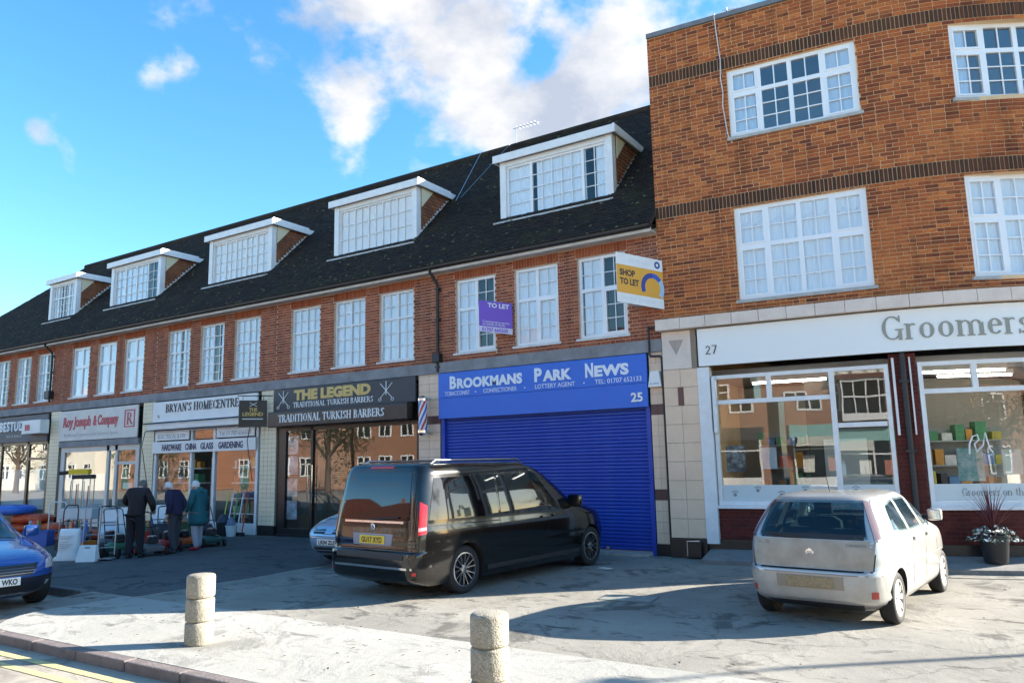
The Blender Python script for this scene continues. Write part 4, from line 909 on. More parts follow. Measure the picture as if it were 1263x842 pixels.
# ---- downpipes on the terrace
def downpipe(x, zt, zb, label, hopper=False, r=.038):
    T = thing('downpipe', (x, -.08, zb), label, 'downpipe', 'downpipes on the terrace')
    mb = MB(); mb.tube([(x, -.40, zt), (x, -.36, zt-.12), (x, -.10, zt-.35), (x, -.08, zt-.45), (x, -.08, zb)], r, 10); mb.build('pipe', M_blackm, T, smooth=40)
    mb = MB()
    for z in (zt-.5, (zt+zb)/2, zb+.1): mb.box(x-.06, x+.06, -.11, 0, z, z+.04)
    mb.build('clip', M_blackm, T); return T
T = downpipe(-5.72, 6.58, 4.05, 'black cast downpipe between newsagent and barber houses')
mb = MB(); mb.box(-5.85, -5.62, -.16, .0, 4.28, 4.5); mb.build('shoe', M_blackm, T, bevel=.02)
T = downpipe(-23.9, 6.58, 4.4, 'black downpipe with hopper at the left of the terrace')
mb = MB(); mb.box(-24.1, -23.75, -.2, .0, 4.5, 4.8); mb.build('hopper', M_blackm, T, bevel=.03)

# ---- agents' boards
def vboard(name, label, p_wall, p_out, p_back, zt, zb, zt2, zb2, draw, mat, cat='letting board'):
    T = thing(name, (p_out[0], p_out[1], zb), label, cat)
    def mkfr(p, q, zb_p, zb_q):
        P0, Q0 = Vector((*p, 0)), Vector((*q, 0)); t = Q0-P0; L_ = t.length; t /= L_; n = Vector((t.y, -t.x, 0))
        return (lambda a, d, z: tuple(P0+t*a+n*d+Vector((0, 0, z+(zb_q-zb_p)*a/L_)))), L_
    fr, L_ = mkfr(p_out, p_wall, 0, zb2-zb)
    mb = MB(); mb.fbox(fr, 0, L_, -.008, .008, zb, zt); f_ = mb.build('panel', mat, T)
    draw(T, fr, L_, zb, zt)
    mb = MB(); mb.prism([(p_out[0]+.03, p_out[1]+.05), (p_wall[0], p_wall[1]), (p_back[0]*.5+p_wall[0]*.5, -.03)], 'z', zb+.03, zb+.05); mb.build('bracket_board', M_sillw, T)
    mb = MB(); mb.tube([fr(.05, -.03, zt-.2), (p_wall[0]-.4, -.0, zt-.2)], .015, 6); mb.tube([fr(.05, -.03, zb+.2), (p_wall[0]-.4, -.0, zb+.2)], .015, 6); mb.build('strut', M_wood, T)
    return T
M_org = P('orange_board', (.75, .36, .03), .5); M_navy = P('navy_print', (.02, .05, .28), .5); M_pale = P('pale_blue_print', (.35, .55, .75), .5)
def draw1(T, fr, L_, zb, zt):
    mb = MB(); mb.fbox(fr, .0, L_, .008, .011, zb+.20, zt-.24); mb.build('orange_field', M_org, T)
    ink = P('brown_ink', (.06, .03, .02), .5)
    letters('lettering', fit(sans('SHOP', .2, bold=.008), 0, .36, .125), fr, .07, zb+.56, .011, ink, T, .004); letters('lettering', fit(sans('TO LET', .2, bold=.008), 0, .44, .125), fr, .07, zb+.38, .011, ink, T, .004)
    def ring(cx, cz, r0, r1, a0, a1, mat, d, nm):
        mb = MB(); n = 14
        for k in range(n):
            t0, t1 = R(a0+(a1-a0)*k/n), R(a0+(a1-a0)*(k+1)/n)
            q = [(cx+r*math.cos(t)*.92, cz+r*math.sin(t)) for r, t in ((r0, t0), (r1, t0), (r1, t1), (r0, t1))]
            mb.add([fr(a, d, z) for a, z in q]+[fr(a, d-.003, z) for a, z in q], MB.BF)
        mb.build(nm, mat, T)
    ring(.84, zb+.40, .20, .30, 90, 205, M_navy, .014, 'ring_arc'); ring(.84, zb+.40, .20, .30, 40, 90, P('royal_print', (.03, .10, .5), .5), .0145, 'ring_arc'); ring(.84, zb+.40, .20, .30, -40, 40, M_pale, .014, 'ring_arc')
    ring(.97, zt-.12, .035, .075, 0, 360, M_navy, .011, 'emblem_ring')
    letters('lettering', fit(sans('DAVIES & CO', .1), 0, .5, .07), fr, .3, zt-.16, .008, P('pale_print', (.60, .66, .74), .5), T, .003); letters('lettering', fit(sans('01707 274237', .1), 0, .8, .06), fr, .1, zb+.07, .008, P('pale_print', (.60, .66, .74), .5), T, .003)
vboard('letting_board', 'white and orange board reading SHOP TO LET beside the corner building', (.10, -.08), (-.50, -1.0), (-1.15, -.05), 5.96, 4.95, 5.80, 4.86, draw1, M_white)
M_purp = P('purple_board', (.20, .09, .55), .5)
def draw2(T, fr, L_, zb, zt):
    letters('lettering', fit(sans('TO LET', .2, bold=.006), 0, .5, .10), fr, .2, zt-.14, .008, M_ltr, T, .003)
    mb = MB(); mb.fbox(fr, .0, L_, .008, .010, zb, zb+.13); mb.build('white_strip', P('lilac_white', (.66, .62, .76), .5), T)
    for k, (a, b, z) in enumerate(((.08, .70, .22), (.08, .60, .16))): letters('lettering', fit(sans(('Commercial property', 'on behalf of clients')[k], .1), 0, b-a, .05), fr, a, zb+z, .008, M_ltr, T, .003)
    letters('lettering', fit(sans('01707 660200', .1, bold=.003), 0, .6, .08), fr, .06, zb+.025, .010, M_purp, T, .003)
vboard('letting_board', 'small purple letting board hung between the newsagent windows', (-3.55, -.08), (-4.10, -.62), (-4.3, -.05), 5.52, 4.80, 5.42, 4.73, draw2, M_purp)
#==PART3==
# ------------------------------------------------------------------ the corner building
B = thing('corner_shop_building', (4, 4, 0), 'tall three storey orange brick corner building with curved front over a grooming parlour', 'building')
W_ = {'ul': (1.62, 4.0, 8.20, 9.64), 'ur': (5.58, 7.98, 8.17, 9.62), 'll': (1.58, 3.96, 4.88, 6.74), 'lr': (5.56, 7.94, 4.88, 6.73)}
ops = list(W_.values())
wb = MB(); wall_cells(wb, frC, 0, 16.5, 4.4, 10.80, ops, -.28, 0, step=.25)
# flank towards the terrace, back and far side
wb.box(.0, .28, .30, 14, 0, 10.8); wb.box(.28, 11, 13.8, 14.1, 0, 10.8)
x, y, ph = cpos(16.4); wb.box(x-.3, x, y-.2, 14.1, 0, 10.8)
wall = wb.build('wall', M_mortarC, B)
lay_bricks.amax = 6.6
wo = [(a-.004, b+.004, c-.06, e) for a, b, c, e in ops]
lay_bricks(wall, frC, 0.0, 14, 4.63, 6.77, wo, M_brickC, nsingle=300, bond='stretcher', seed=21)
lay_bricks(wall, frC, 0.0, 14, 7.03, 9.69, wo, M_brickC, bond='stretcher', seed=22)
lay_bricks(wall, frC, 0.0, 14, 9.945, 10.79, [], M_brickC, bond='stretcher', seed=23)
soldier(wall, frC, 0, 14, 6.77, 7.03, M_soldierC, n_single=95); soldier(wall, frC, 0, 14, 9.69, 9.945, M_soldierC, n_single=95)
cp = MB()
for k in range(66): cp.fbox(frC, k*.25, k*.25+.25, -.33, .06, 10.80, 10.90)
cp.build('coping', M_lead, B)
rf = MB(); pts = [cpos(s)[:2] for s in np.arange(0, 16.4, .4)]+[(11, 13.9), (.1, 13.9)]
rf.add([(p[0], p[1], 10.4) for p in pts], [tuple(range(len(pts)))]); rf.add([(p[0], p[1], 7.4) for p in pts], [tuple(range(len(pts)))]); rf.add([(p[0], p[1], 4.42) for p in pts], [tuple(range(len(pts)))]); rf.add([(p[0], p[1], 3.55) for p in pts], [tuple(range(len(pts)))]); rf.build('floor_slabs', P('roof_asphalt', (.25, .25, .25), .9), B)
for k, q in W_.items():
    f, L_, rz = chord(q[0], q[1]); up = k[0] == 'u'
    cu = {'ul': [(.0, .20, 0), (.77, 1, 0)], 'ur': [(.0, .12, 0), (.75, 1, 0)], 'll': [(0, 1, 0), (0, 1, .80, .10, 1)], 'lr': [(0, 1, 0)]}[k]
    window(B, f, rz, 0, L_, q[2], q[3], [.9, 1, 1, .9], [.66, .34] if up else [.58, .42], [(2, 3), (2, 1) if up else (2, 2)], fw=.075, mw=.085, d=-.045, mat=M_upvc, curt=cu, sill=.06, glass=M_glassC if up else M_glass, casement=lambda ci, ri: ci in (0, 3), bw=.022, sillmat=P('stone_sill', (.48, .46, .42), .8, var=.4))
# shop front of the corner building
co = MB(); 
n = 0; s = -.05
while s < 14:
    c = MB(); e = s+.5
    c.prism([(0, 0)]*3, 'z', 0, 0) if False else None
    for j in range(2):
        p, q = s+.004+(e-s-.008)*j/2, s+.004+(e-s-.008)*(j+1)/2
        c.fbox(frC, p, q, .0, .30, 4.40, 4.615)
    c.build('cornice_stone', M_stone, B, bevel=0); s = e
p = MB(); p.fbox(frC, .02, .70, -.1, .10, .36, 4.39); pier = p.build('pier', M_grout, B)
p = MB(); p.fbox(frC, .01, .71, -.1, .13, 0, .37); p.build('pier_base', M_black, pier)
p = MB(); p.fbox(frC, .022, .60, .10, .125, 3.62, 4.385); p.build('carved_block', M_stone, pier, bevel=.01)
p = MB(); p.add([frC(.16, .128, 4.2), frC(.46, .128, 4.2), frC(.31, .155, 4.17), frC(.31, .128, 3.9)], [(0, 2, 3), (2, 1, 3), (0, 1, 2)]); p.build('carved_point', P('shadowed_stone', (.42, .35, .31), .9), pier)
z = .372
while z < 3.6:
    z1 = min(z+.361, 3.615)
    for a, b in ((.024, .356), (.362, .696)):
        t = MB(); t.fbox(frC, a, b, .10, .122, z+.004, z1-.004); t.build('tile', M_cream, pier)
    z += .361
t = MB(); t.fbox(frC, .30, .41, .122, .135, 2.9, 3.26); t.build('vent_plate', P('brown_plate', (.14, .06, .05), .5), pier)
p = MB(); p.fbox(frC, .70, .93, -.1, .13, .28, 3.62); p.build('white_post', M_frame, B)
# plinth, stall riser, plum brick pier
sr = MB()
for k in range(52): a = .93+k*.25; sr.fbox(frC, a, a+.25, -.2, 0, .1, .95)
sr.fbox(frC, 4.06, 4.27, -.2, 0, .95, 3.62); sr.fbox(frC, 4.27, 4.48, -.2, 0, .95, 3.62); st_ = sr.build('stall_riser', M_mortarD, B)
lay_bricks(st_, frC, .93, 13.8, .36, .95, [], M_brickD, nsingle=0, bond='flemish', seed=4, name='riser_brick'); lay_bricks(st_, frC, 4.06, 4.48, .95, 3.62, [], M_brickD, bond='flemish', seed=9, name='riser_brick')
pl = MB()
for k in range(52): a = .71+k*.25; pl.fbox(frC, a, a+.25, -.1, .045, .0, .36)
pl.build('black_plinth', M_black, B)
def shopwin(a0, a1, z0, z1, mull, trans, nm):
    f, L_, rz = chord(a0, a1); mb = MB(); fw = .07
    for q in ((0, fw, z0, z1), (L_-fw, L_, z0, z1), (fw, L_-fw, z0, z0+.10), (fw, L_-fw, z1-fw, z1)): mb.fbox(f, q[0], q[1], -.08, .02, q[2], q[3])
    mb.fbox(f, -.02, L_+.02, .02, .09, z0-.04, z0+.02)
    for m_, za, zb in mull: mb.fbox(f, m_-.045, m_+.045, -.075, .015, za, zb)
    for z_, x0, x1 in trans: mb.fbox(f, x0, x1, -.074, .012, z_-.04, z_+.04)
    w = mb.build('shop_window', M_frame, B, bevel=.0); return f, L_, rz, w
f1, L1, rz1, w1 = shopwin(.95, 4.04, .97, 3.45, [(2.15, .97, 3.45), (1.05, 2.93, 3.45)], [(2.93, .07, 2.10), (2.41, 2.20, 3.0)], 'left')
for q in ((.07, 2.105, 1.07, 2.89), (.07, 1.005, 2.97, 3.38), (1.095, 2.105, 2.97, 3.38), (2.195, L1-.07, 1.07, 2.37), (2.195, L1-.07, 2.45, 3.38)): pane(w1, f1, rz1, *q, -.03, M_shopglass, .006)
f2, L2, rz2, w2 = shopwin(4.50, 6.25, .97, 3.45, [(.88, 2.94, 3.45)], [(2.94, .07, 1.70)], 'right')
for q in ((.07, L2-.07, 1.07, 2.90), (.07, .835, 2.98, 3.38), (.925, L2-.07, 2.98, 3.38)): pane(w2, f2, rz2, *q, -.03, M_shopglass, .004)
f3, L3, rz3, w3 = shopwin(6.25, 8.0, .97, 3.45, [(.88, 2.94, 3.45)], [(2.94, .07, 1.70)], 'far right')
for q in ((.07, L3-.07, 1.07, 2.90), (.07, .835, 2.98, 3.38), (.925, L3-.07, 2.98, 3.38)): pane(w3, f3, rz3, *q, -.03, M_shopglass, .004)
M_frost = P('frosted_band', (.60, .66, .67), .6)
for f, L_, w in ((f1, L1, w1), (f2, L2, w2), (f3, L3, w3)):
    mb = MB(); mb.fbox(f, .075, L_-.075, -.0245, -.0215, 1.072, 1.36); mb.build('frosted_film', M_frost, w)
paw = P('paw_print', (.25, .27, .28), .6)
for k in range(6):
    mb = MB(); cx, cz = .3+k*.42, 1.18+.08*(k % 2)
    for dx, dz, r in ((0, 0, .035), (-.045, .05, .014), (-.015, .065, .014), (.018, .065, .014), (.046, .05, .014)):
        q = [(cx+dx+r*math.cos(t), cz+dz+r*math.sin(t)) for t in (j*.785 for j in range(8))]; mb.add([f1(a, -.017, zz) for a, zz in q]+[f1(a, -.0205, zz) for a, zz in q], [tuple(range(8)), tuple(range(8, 16))[::-1]]+[(j, (j+1) % 8, 8+(j+1) % 8, 8+j) for j in range(8)])
    mb.build('paw_mark', paw, w1)
letters('lettering', fit(serif('Groomers on the G', .14, heavy=1.1)[0], 0, 1.12, .13), f2, .50, 1.16, -.0205, paw, w2, .003)
letters('lettering', fit(serif('reen', .14, heavy=1.1)[0], 0, .28, .09), f3, .09, 1.16, -.0205, paw, w3, .003)
mb = MB(); sp = [(.5, 0), (.52, .2), (.6, .35), (.7, .38), (.72, .28), (.62, .2), (.66, .05), (.8, .18), (.86, .42), (.92, .1), (.98, .02)]
mb.tube([f2(.3+a*.75, -.022, 1.85+b*.85) for a, b in sp], .014, 5); mb.build('script_mark', M_white, w2)
# interior of the parlour
it = MB(); wall_cells(it, frC, .3, 13.5, .25, 3.5, [], -4.1, -4.0, step=.5); it.build('shop_interior', M_room, B)
fl = MB(); wall_cells(fl, frC, .3, 13.5, .20, .26, [], -4.0, -.1, step=.5); fl.build('shop_floor', P('vinyl_floor', (.25, .24, .22), .5), B)
M_lamp = P('strip_lamp', (.9, .9, .9), .5, emit=(1, .97, .9), estr=5)
for k, (a, d) in enumerate(((1.4, -1.6), (2.3, -2.6), (5.0, -1.5), (5.9, -2.5))):
    f, L_, rz = chord(a, a+1.5); T = thing('strip_light', f(.7, d, 3.3), ('first', 'second', 'third', 'fourth')[k]+' fluorescent strip from the left on the parlour ceiling', 'strip light', 'parlour strip lights')
    mb = MB(); mb.fbox(f, 0, 1.5, d-.04, d+.04, 3.43, 3.52); mb.build('batten', M_white, T); mb = MB(); mb.tube([f(.03, d, 3.40), f(1.47, d, 3.40)], .02, 8); mb.build('tube', M_lamp, T)
T = thing('grooming_table', frC(2.0, -1.2, .25), 'grooming table with bottles behind the left parlour window', 'table')
mb = MB(); mb.fbox(frC, 1.5, 2.6, -1.5, -.9, 1.05, 1.10); mb.build('table_top', M_alu, T)
for a in (1.55, 2.52):
    for d in (-1.45, -.97): mb = MB(); mb.fbox(frC, a, a+.04, d, d+.04, .26, 1.05); mb.build('leg', M_alu, T)
for k in range(7):
    a = 1.6+k*.14; x, y, _ = frC(a, -1.1, 0); o = MB().lathe([(.03, 0), (.032, .14), (.012, .17), (.012, .21)], (x, y, 1.10), 'z', 10).build('bottle', P('bottle_%d' % (k % 3), ((.1, .2, .5), (.7, .7, .72), (.15, .3, .4))[k % 3], .3), None, smooth=40)
    tag(o, ('first', 'second', 'third', 'fourth', 'fifth', 'sixth', 'seventh')[k]+' bottle from the left on the grooming table', 'bottle', 'bottles on the grooming table')
rr = random.Random(31)
for (a0, a1, dd, nm) in ((1.2, 3.6, -2.9, 'left'), (4.8, 7.2, -3.0, 'right')):
    f, L_, rz = chord(a0, a1); T = thing('display_shelf', f(L_/2, dd, .26), 'display shelves of pet goods in the %s part of the parlour' % nm, 'shelving')
    mb = MB(); [mb.fbox(f, 0, L_, dd-.35, dd, z, z+.03) for z in (.6, 1.1, 1.6, 2.1)]; mb.fbox(f, 0, L_, dd-.38, dd-.35, .26, 2.4); mb.build('rack', P('grey_rack', (.30, .32, .32), .6), T)
    for z in (.63, 1.13, 1.63, 2.13):
        x = .03
        while x < L_-.25:
            w, h = rr.uniform(.07, .24), rr.uniform(.12, .38); c = rr.choice(shelfc); b = MB(); b.fbox(f, x, x+w, dd-.30, dd-.04, z, z+h); b.build('package', P('carton_%02d' % shelfc.index(c), c, .6, var=.4, vscale=8), T); x += w+rr.uniform(.01, .12)
f, L_, rz = chord(2.2, 3.9); T = thing('partition', f(.8, -1.9, .26), 'dark partition wall with a pale door inside the parlour', 'partition')
mb = MB(); mb.fbox(f, .2, 1.7, -2.0, -1.95, .26, 3.5); mb.build('panel', P('dark_panel', (.06, .065, .06), .6), T); mb = MB(); mb.fbox(f, .5, 1.3, -1.95, -1.92, .26, 2.2); mb.build('door', P('pale_door', (.45, .50, .48), .6), T)
for k, (a, z, w, h, c) in enumerate(((1.1, 2.2, .35, .5, (.05, .05, .06)), (1.75, 2.25, .28, .4, (.45, .5, .55)), (5.0, 2.0, .4, .55, (.1, .3, .3)), (5.7, 2.1, .3, .42, (.6, .58, .5)))):
    f, L_, rz = chord(a, a+w); tag(MB().fbox(f, 0, w, -.16, -.15, z-.6, z-.6+h).build('window_card', P('card_%d' % k, c, .6, var=.7, vscale=9, var2=(.6, .6, .58))), ('dark', 'grey blue', 'teal', 'cream')[k]+' card hung inside the parlour window', 'card', 'cards in the parlour windows')
# fascia sign of the parlour
M_fas = P('fascia_white', (.84, .85, .83), .45)
S = board('shop_fascia_sign', frC, .75, 13.2, 3.64, 4.37, .10, .17, M_fas, 'long white curved fascia sign with taupe lettering and the number 27', step=.25)
M_taupe = P('taupe_lettering', (.30, .30, .25), .5)
letters('lettering', fit(serif('Groomers', .42, heavy=1.0)[0], 0, 2.22, .43), frC, 4.0, 3.84, .17, M_taupe, S)
letters('lettering', fit(serif('on the Green', .42)[0], 0, 3.0, .43), frC, 6.55, 3.84, .17, M_taupe, S)
letters('lettering', fit(serif('27', .2)[0], 0, .22, .17), frC, .90, 3.86, .17, P('dark_number', (.04, .04, .04), .5), S)
# downpipe and shutter guides on the plum pier
T = thing('downpipe', frC(4.25, .06, .3), 'tall black downpipe on the plum brick pier between the parlour windows', 'downpipe', 'downpipes')
x, y, _ = frC(4.27, .075, 0); mb = MB(); mb.tube([(x, y, .3), (x, y, 3.62)], .048, 12); mb.build('pipe', M_blackm, T, smooth=40)
mb = MB(); [mb.fbox(frC, 4.19, 4.35, 0, .13, z, z+.05) for z in (.7, 1.9, 3.1)]; mb.build('clip', M_blackm, T)
T = thing('shutter_guide', frC(4.16, .03, 2.2), 'white vertical shutter guide beside the black downpipe', 'guide rail')
mb = MB(); mb.fbox(frC, 4.10, 4.14, 0.012, .05, 2.2, 3.55); mb.build('rail', M_frame, T); mb = MB(); mb.fbox(frC, 4.37, 4.395, 0.012, .05, 2.2, 3.55); mb.build('thin_rail', M_frame, T)
T = thing('shutter_guide', frC(.98, .03, 2.2), 'white shutter guide at the left edge of the parlour window', 'guide rail')
mb = MB(); mb.fbox(frC, .96, 1.03, .025, .12, 2.35, 3.42); mb.build('rail', M_frame, T)
# step in front of the parlour
mb = MB()
for k in range(50):
    a, b = .75+k*.25, 1.0+k*.25; mb.add([frC(a, .85, 0), frC(b, .85, 0), frC(b, 0, 0), frC(a, 0, 0), frC(a, .85, .07), frC(b, .85, .07), frC(b, -.02, .19), frC(a, -.02, .19)], MB.BF)
tag(mb.build('shop_step', P('step_concrete', (.25, .24, .225), .9, var=.5, vscale=4, bump=.4)), kind='structure')
mb = MB()
for k in range(40): a, b = 4.0+k*.25, 4.25+k*.25; mb.fbox(frC, a, b, 1.25, 1.29, -.01, .006)
tag(mb.build('kerb_shade_strip', P('kerb_shade_dark', (.06, .06, .06), .9)), kind='structure')  # dark strip whose colour stands for the shade at the kerb edge
# cable and aerials
T = thing('aerial_cable', frC(1.45, .03, 8.1), 'thin loose cable running down the corner building to its top left window', 'cable')
x = 1.50
mb = MB(); mb.tube([frC(1.46, -.3, 11.0), frC(1.46, .07, 10.92), frC(1.47, .03, 10.6), frC(1.52, .03, 9.9), frC(1.50, .03, 9.5), frC(1.53, .03, 9.2), frC(1.51, .03, 8.9), frC(1.54, .03, 8.6), frC(1.57, .03, 8.3), frC(1.60, .03, 8.18)], .012, 6); mb.build('wire', P('grey_wire', (.6, .58, .55), .6), T)
def aerial(loc, h, L_, rz, label, n=8):
    T = thing('tv_aerial', loc, label, 'aerial', 'aerials on the roofs', fixed=False, rz=rz)
    mb = MB(); mb.tube([(0, 0, 0), (0, 0, h)], .018, 6); mb.build('mast', M_alu, T); mb = MB(); mb.tube([(-.1, 0, h-.05), (L_, 0, h-.05)], .012, 6); mb.build('boom', M_alu, T)
    mb = MB(); [mb.tube([(.1+(L_-.15)*k/n, -.14, h-.05), (.1+(L_-.15)*k/n, .14, h-.05)], .007, 5) for k in range(n+1)]; mb.build('rods', M_alu, T)
aerial((.9, 3.1, 10.4), 2.45, 1.1, R(20), 'television aerial behind the parapet of the corner building', 9)
aerial((-6.2, 4.5, 11.5), .65, .8, R(0), 'small television aerial on the ridge above the newsagent', 5)
T = thing('roof_wire', (-8.2, 2.4, 9.6), 'two thin wires rising over the roof by the barber dormer', 'cable')
mb = MB(); mb.tube([(-6.6, 1.9, 9.1), (-7.3, 4.2, 11.5)], .010, 5); mb.build('wire', M_alu, T); MB().tube([(-6.5, 2.0, 9.2), (-6.2, 4.2, 11.5)], .010, 5).build('wire', M_alu, T)
# service box at the foot of the pier
T = thing('service_box', frC(.45, .2, 0), 'small black service box at the foot of the tiled corner pier', 'utility box')
mb = MB(); mb.fbox(frC, .34, .62, .13, .26, .02, .32); mb.build('box', M_black, T, bevel=.015); mb = MB(); mb.tube([frC(.36, .28, .05), frC(.36, .28, .33), frC(.60, .28, .34)], .012, 6); mb.build('pipe', M_alu, T)

# plant pot in front of the parlour
def plant():
    px, py, _ = frC(5.25, .42, 0); zb = .13
    T = thing('planter', (px, py, zb), 'black planter with spiky red cordyline and white flowers by the parlour window', 'plant')
    mb = MB(); mb.lathe([(.15, 0), (.17, .02), (.21, .38), (.225, .40), (.225, .44), (.19, .44), (.18, .40)], (px, py, zb), 'z', 20); mb.build('pot', P('pot_black', (.02, .022, .025), .5), T, smooth=40)
    rr = random.Random(3); lf = MB()
    for k in range(46):
        a = rr.random()*6.28; t = rr.uniform(.05, .75); L_ = rr.uniform(.55, .95); w = .011
        pts = []
        for j in range(6):
            q = j/5; rad = L_*q*math.sin(t*(0.5+q*.8)); pts.append(Vector((px+math.cos(a)*rad, py+math.sin(a)*rad, zb+.42+L_*q*math.cos(t*(.5+q*.8)))))
        sd_ = Vector((-math.sin(a), math.cos(a), 0))
        for j in range(5):
            w0, w1 = w*(1-(j/5)**2), w*(1-((j+1)/5)**2); up = Vector((0, 0, .002))
            lf.add([pts[j]-sd_*w0, pts[j]+sd_*w0, pts[j+1]+sd_*w1, pts[j+1]-sd_*w1, pts[j]+up], [(0, 1, 2, 3), (0, 4, 1)])
    lf.build('spiky_leaves', P('cordyline', (.13, .025, .03), .6, var=.5, vscale=20), T)
    fo = MB(); fl = MB()
    for k in range(420):
        a = rr.random()*6.28; rad = .34*math.sqrt(rr.random()); c = Vector((px+rad*math.cos(a)*1.15, py+rad*math.sin(a), zb+.40+.16*(1-(rad/.36)**2)*rr.uniform(.5, 1.2)-.06*(rad > .26)))
        u = Vector((rr.gauss(0, 1), rr.gauss(0, 1), rr.gauss(0, .6))).normalized(); v = u.orthogonal().normalized(); s = rr.uniform(.015, .035)
        (fl if rr.random() < .30 else fo).add([c-u*s, c+v*s*.6, c+u*s, c-v*s*.6, c+u.cross(v)*s*.3], [(0, 1, 4), (1, 2, 4), (2, 3, 4), (3, 0, 4)])
    tag(fo.build('foliage', P('pot_foliage', (.06, .085, .05), .7, var=.5, vscale=15), T), kind='stuff'); tag(fl.build('flowers', P('white_petals', (.75, .74, .72), .7), T), kind='stuff')
plant()

# ------------------------------------------------------------------ bollards
def bollard(x, y, label, h=.74):
    M_agg = MATS.get('aggregate') or agg_mat()
    T = thing('concrete_bollard', (x, y, 0), label, 'bollard', 'concrete bollards on the pavement', fixed=False)
    for k in range(3):
        z0 = h*k/3+.0; z1 = h*(k+1)/3; r = .150
        prof = [(r-.022, z0), (r-.004, z0+.012), (r, z0+.022), (r, z1-.03), (r-.004, z1-.014), (r-.02, z1-.004)]
        if k == 2: prof += [(r-.04, z1), (.02, z1+.004)]
        mb = MB(); mb.lathe(prof, (0, 0, 0), 'z', 40); mb.build('segment', M_agg, T, smooth=50)
    mb = MB(); mb.lathe([(r-.022, 0), (r-.022, h-.01)], (0, 0, 0), 'z', 32); mb.build('core', P('core_concrete', (.16, .15, .12), .95), T, smooth=50)
def agg_mat():
    mt = bpy.data.materials.new('aggregate'); mt.use_nodes = True; MATS['aggregate'] = mt; nt = mt.node_tree; N = nt.nodes; L = nt.links; b = N['Principled BSDF']; b.inputs['Roughness'].default_value = .9
    tc = N.new('ShaderNodeTexCoord'); v = N.new('ShaderNodeTexVoronoi'); v.inputs['Scale'].default_value = 85; L.new(tc.outputs['Object'], v.inputs['Vector'])
    s = N.new('ShaderNodeSeparateColor'); L.new(v.outputs['Color'], s.inputs[0])
    cr = N.new('ShaderNodeValToRGB'); e = cr.color_ramp.elements; e[0].color = (.16, .13, .10, 1); e[1].color = (.52, .47, .36, 1); k = e.new(.5); k.color = (.36, .31, .22, 1); L.new(s.outputs[0], cr.inputs[0])
    d = N.new('ShaderNodeMapRange'); d.inputs['From Min'].default_value = .25; d.inputs['From Max'].default_value = .6; L.new(v.outputs['Distance'], d.inputs['Value'])
    mx = N.new('ShaderNodeMix'); mx.data_type = 'RGBA'; L.new(d.outputs[0], mx.inputs['Factor']); L.new(cr.outputs[0], mx.inputs['A']); mx.inputs['B'].default_value = (.30, .28, .23, 1)
    n3 = N.new('ShaderNodeTexNoise'); n3.inputs['Scale'].default_value = 7; n3.inputs['Detail'].default_value = 8; n3.inputs['Roughness'].default_value = .7; L.new(tc.outputs['Object'], n3.inputs['Vector']); r3 = N.new('ShaderNodeMapRange'); r3.inputs['From Min'].default_value = .5; r3.inputs['From Max'].default_value = .66; r3.inputs['To Max'].default_value = .6; L.new(n3.outputs['Fac'], r3.inputs['Value']); m3 = N.new('ShaderNodeMix'); m3.data_type = 'RGBA'; L.new(r3.outputs[0], m3.inputs['Factor']); L.new(mx.outputs['Result'], m3.inputs['A']); m3.inputs['B'].default_value = (.13, .12, .08, 1); mx = m3
    L.new(mx.outputs['Result'], b.inputs['Base Color']); bp = N.new('ShaderNodeBump'); bp.inputs['Strength'].default_value = .8; bp.inputs['Distance'].default_value = .006; bp.invert = True; L.new(v.outputs['Distance'], bp.inputs['Height']); L.new(bp.outputs[0], b.inputs['Normal'])
    return mt
bollard(-1.95, -9.07, 'ribbed round concrete bollard on the pavement at the left, by the kerb corner')
bollard(2.14, -9.42, 'speckled round concrete bollard in the centre foreground, cut by the picture edge')
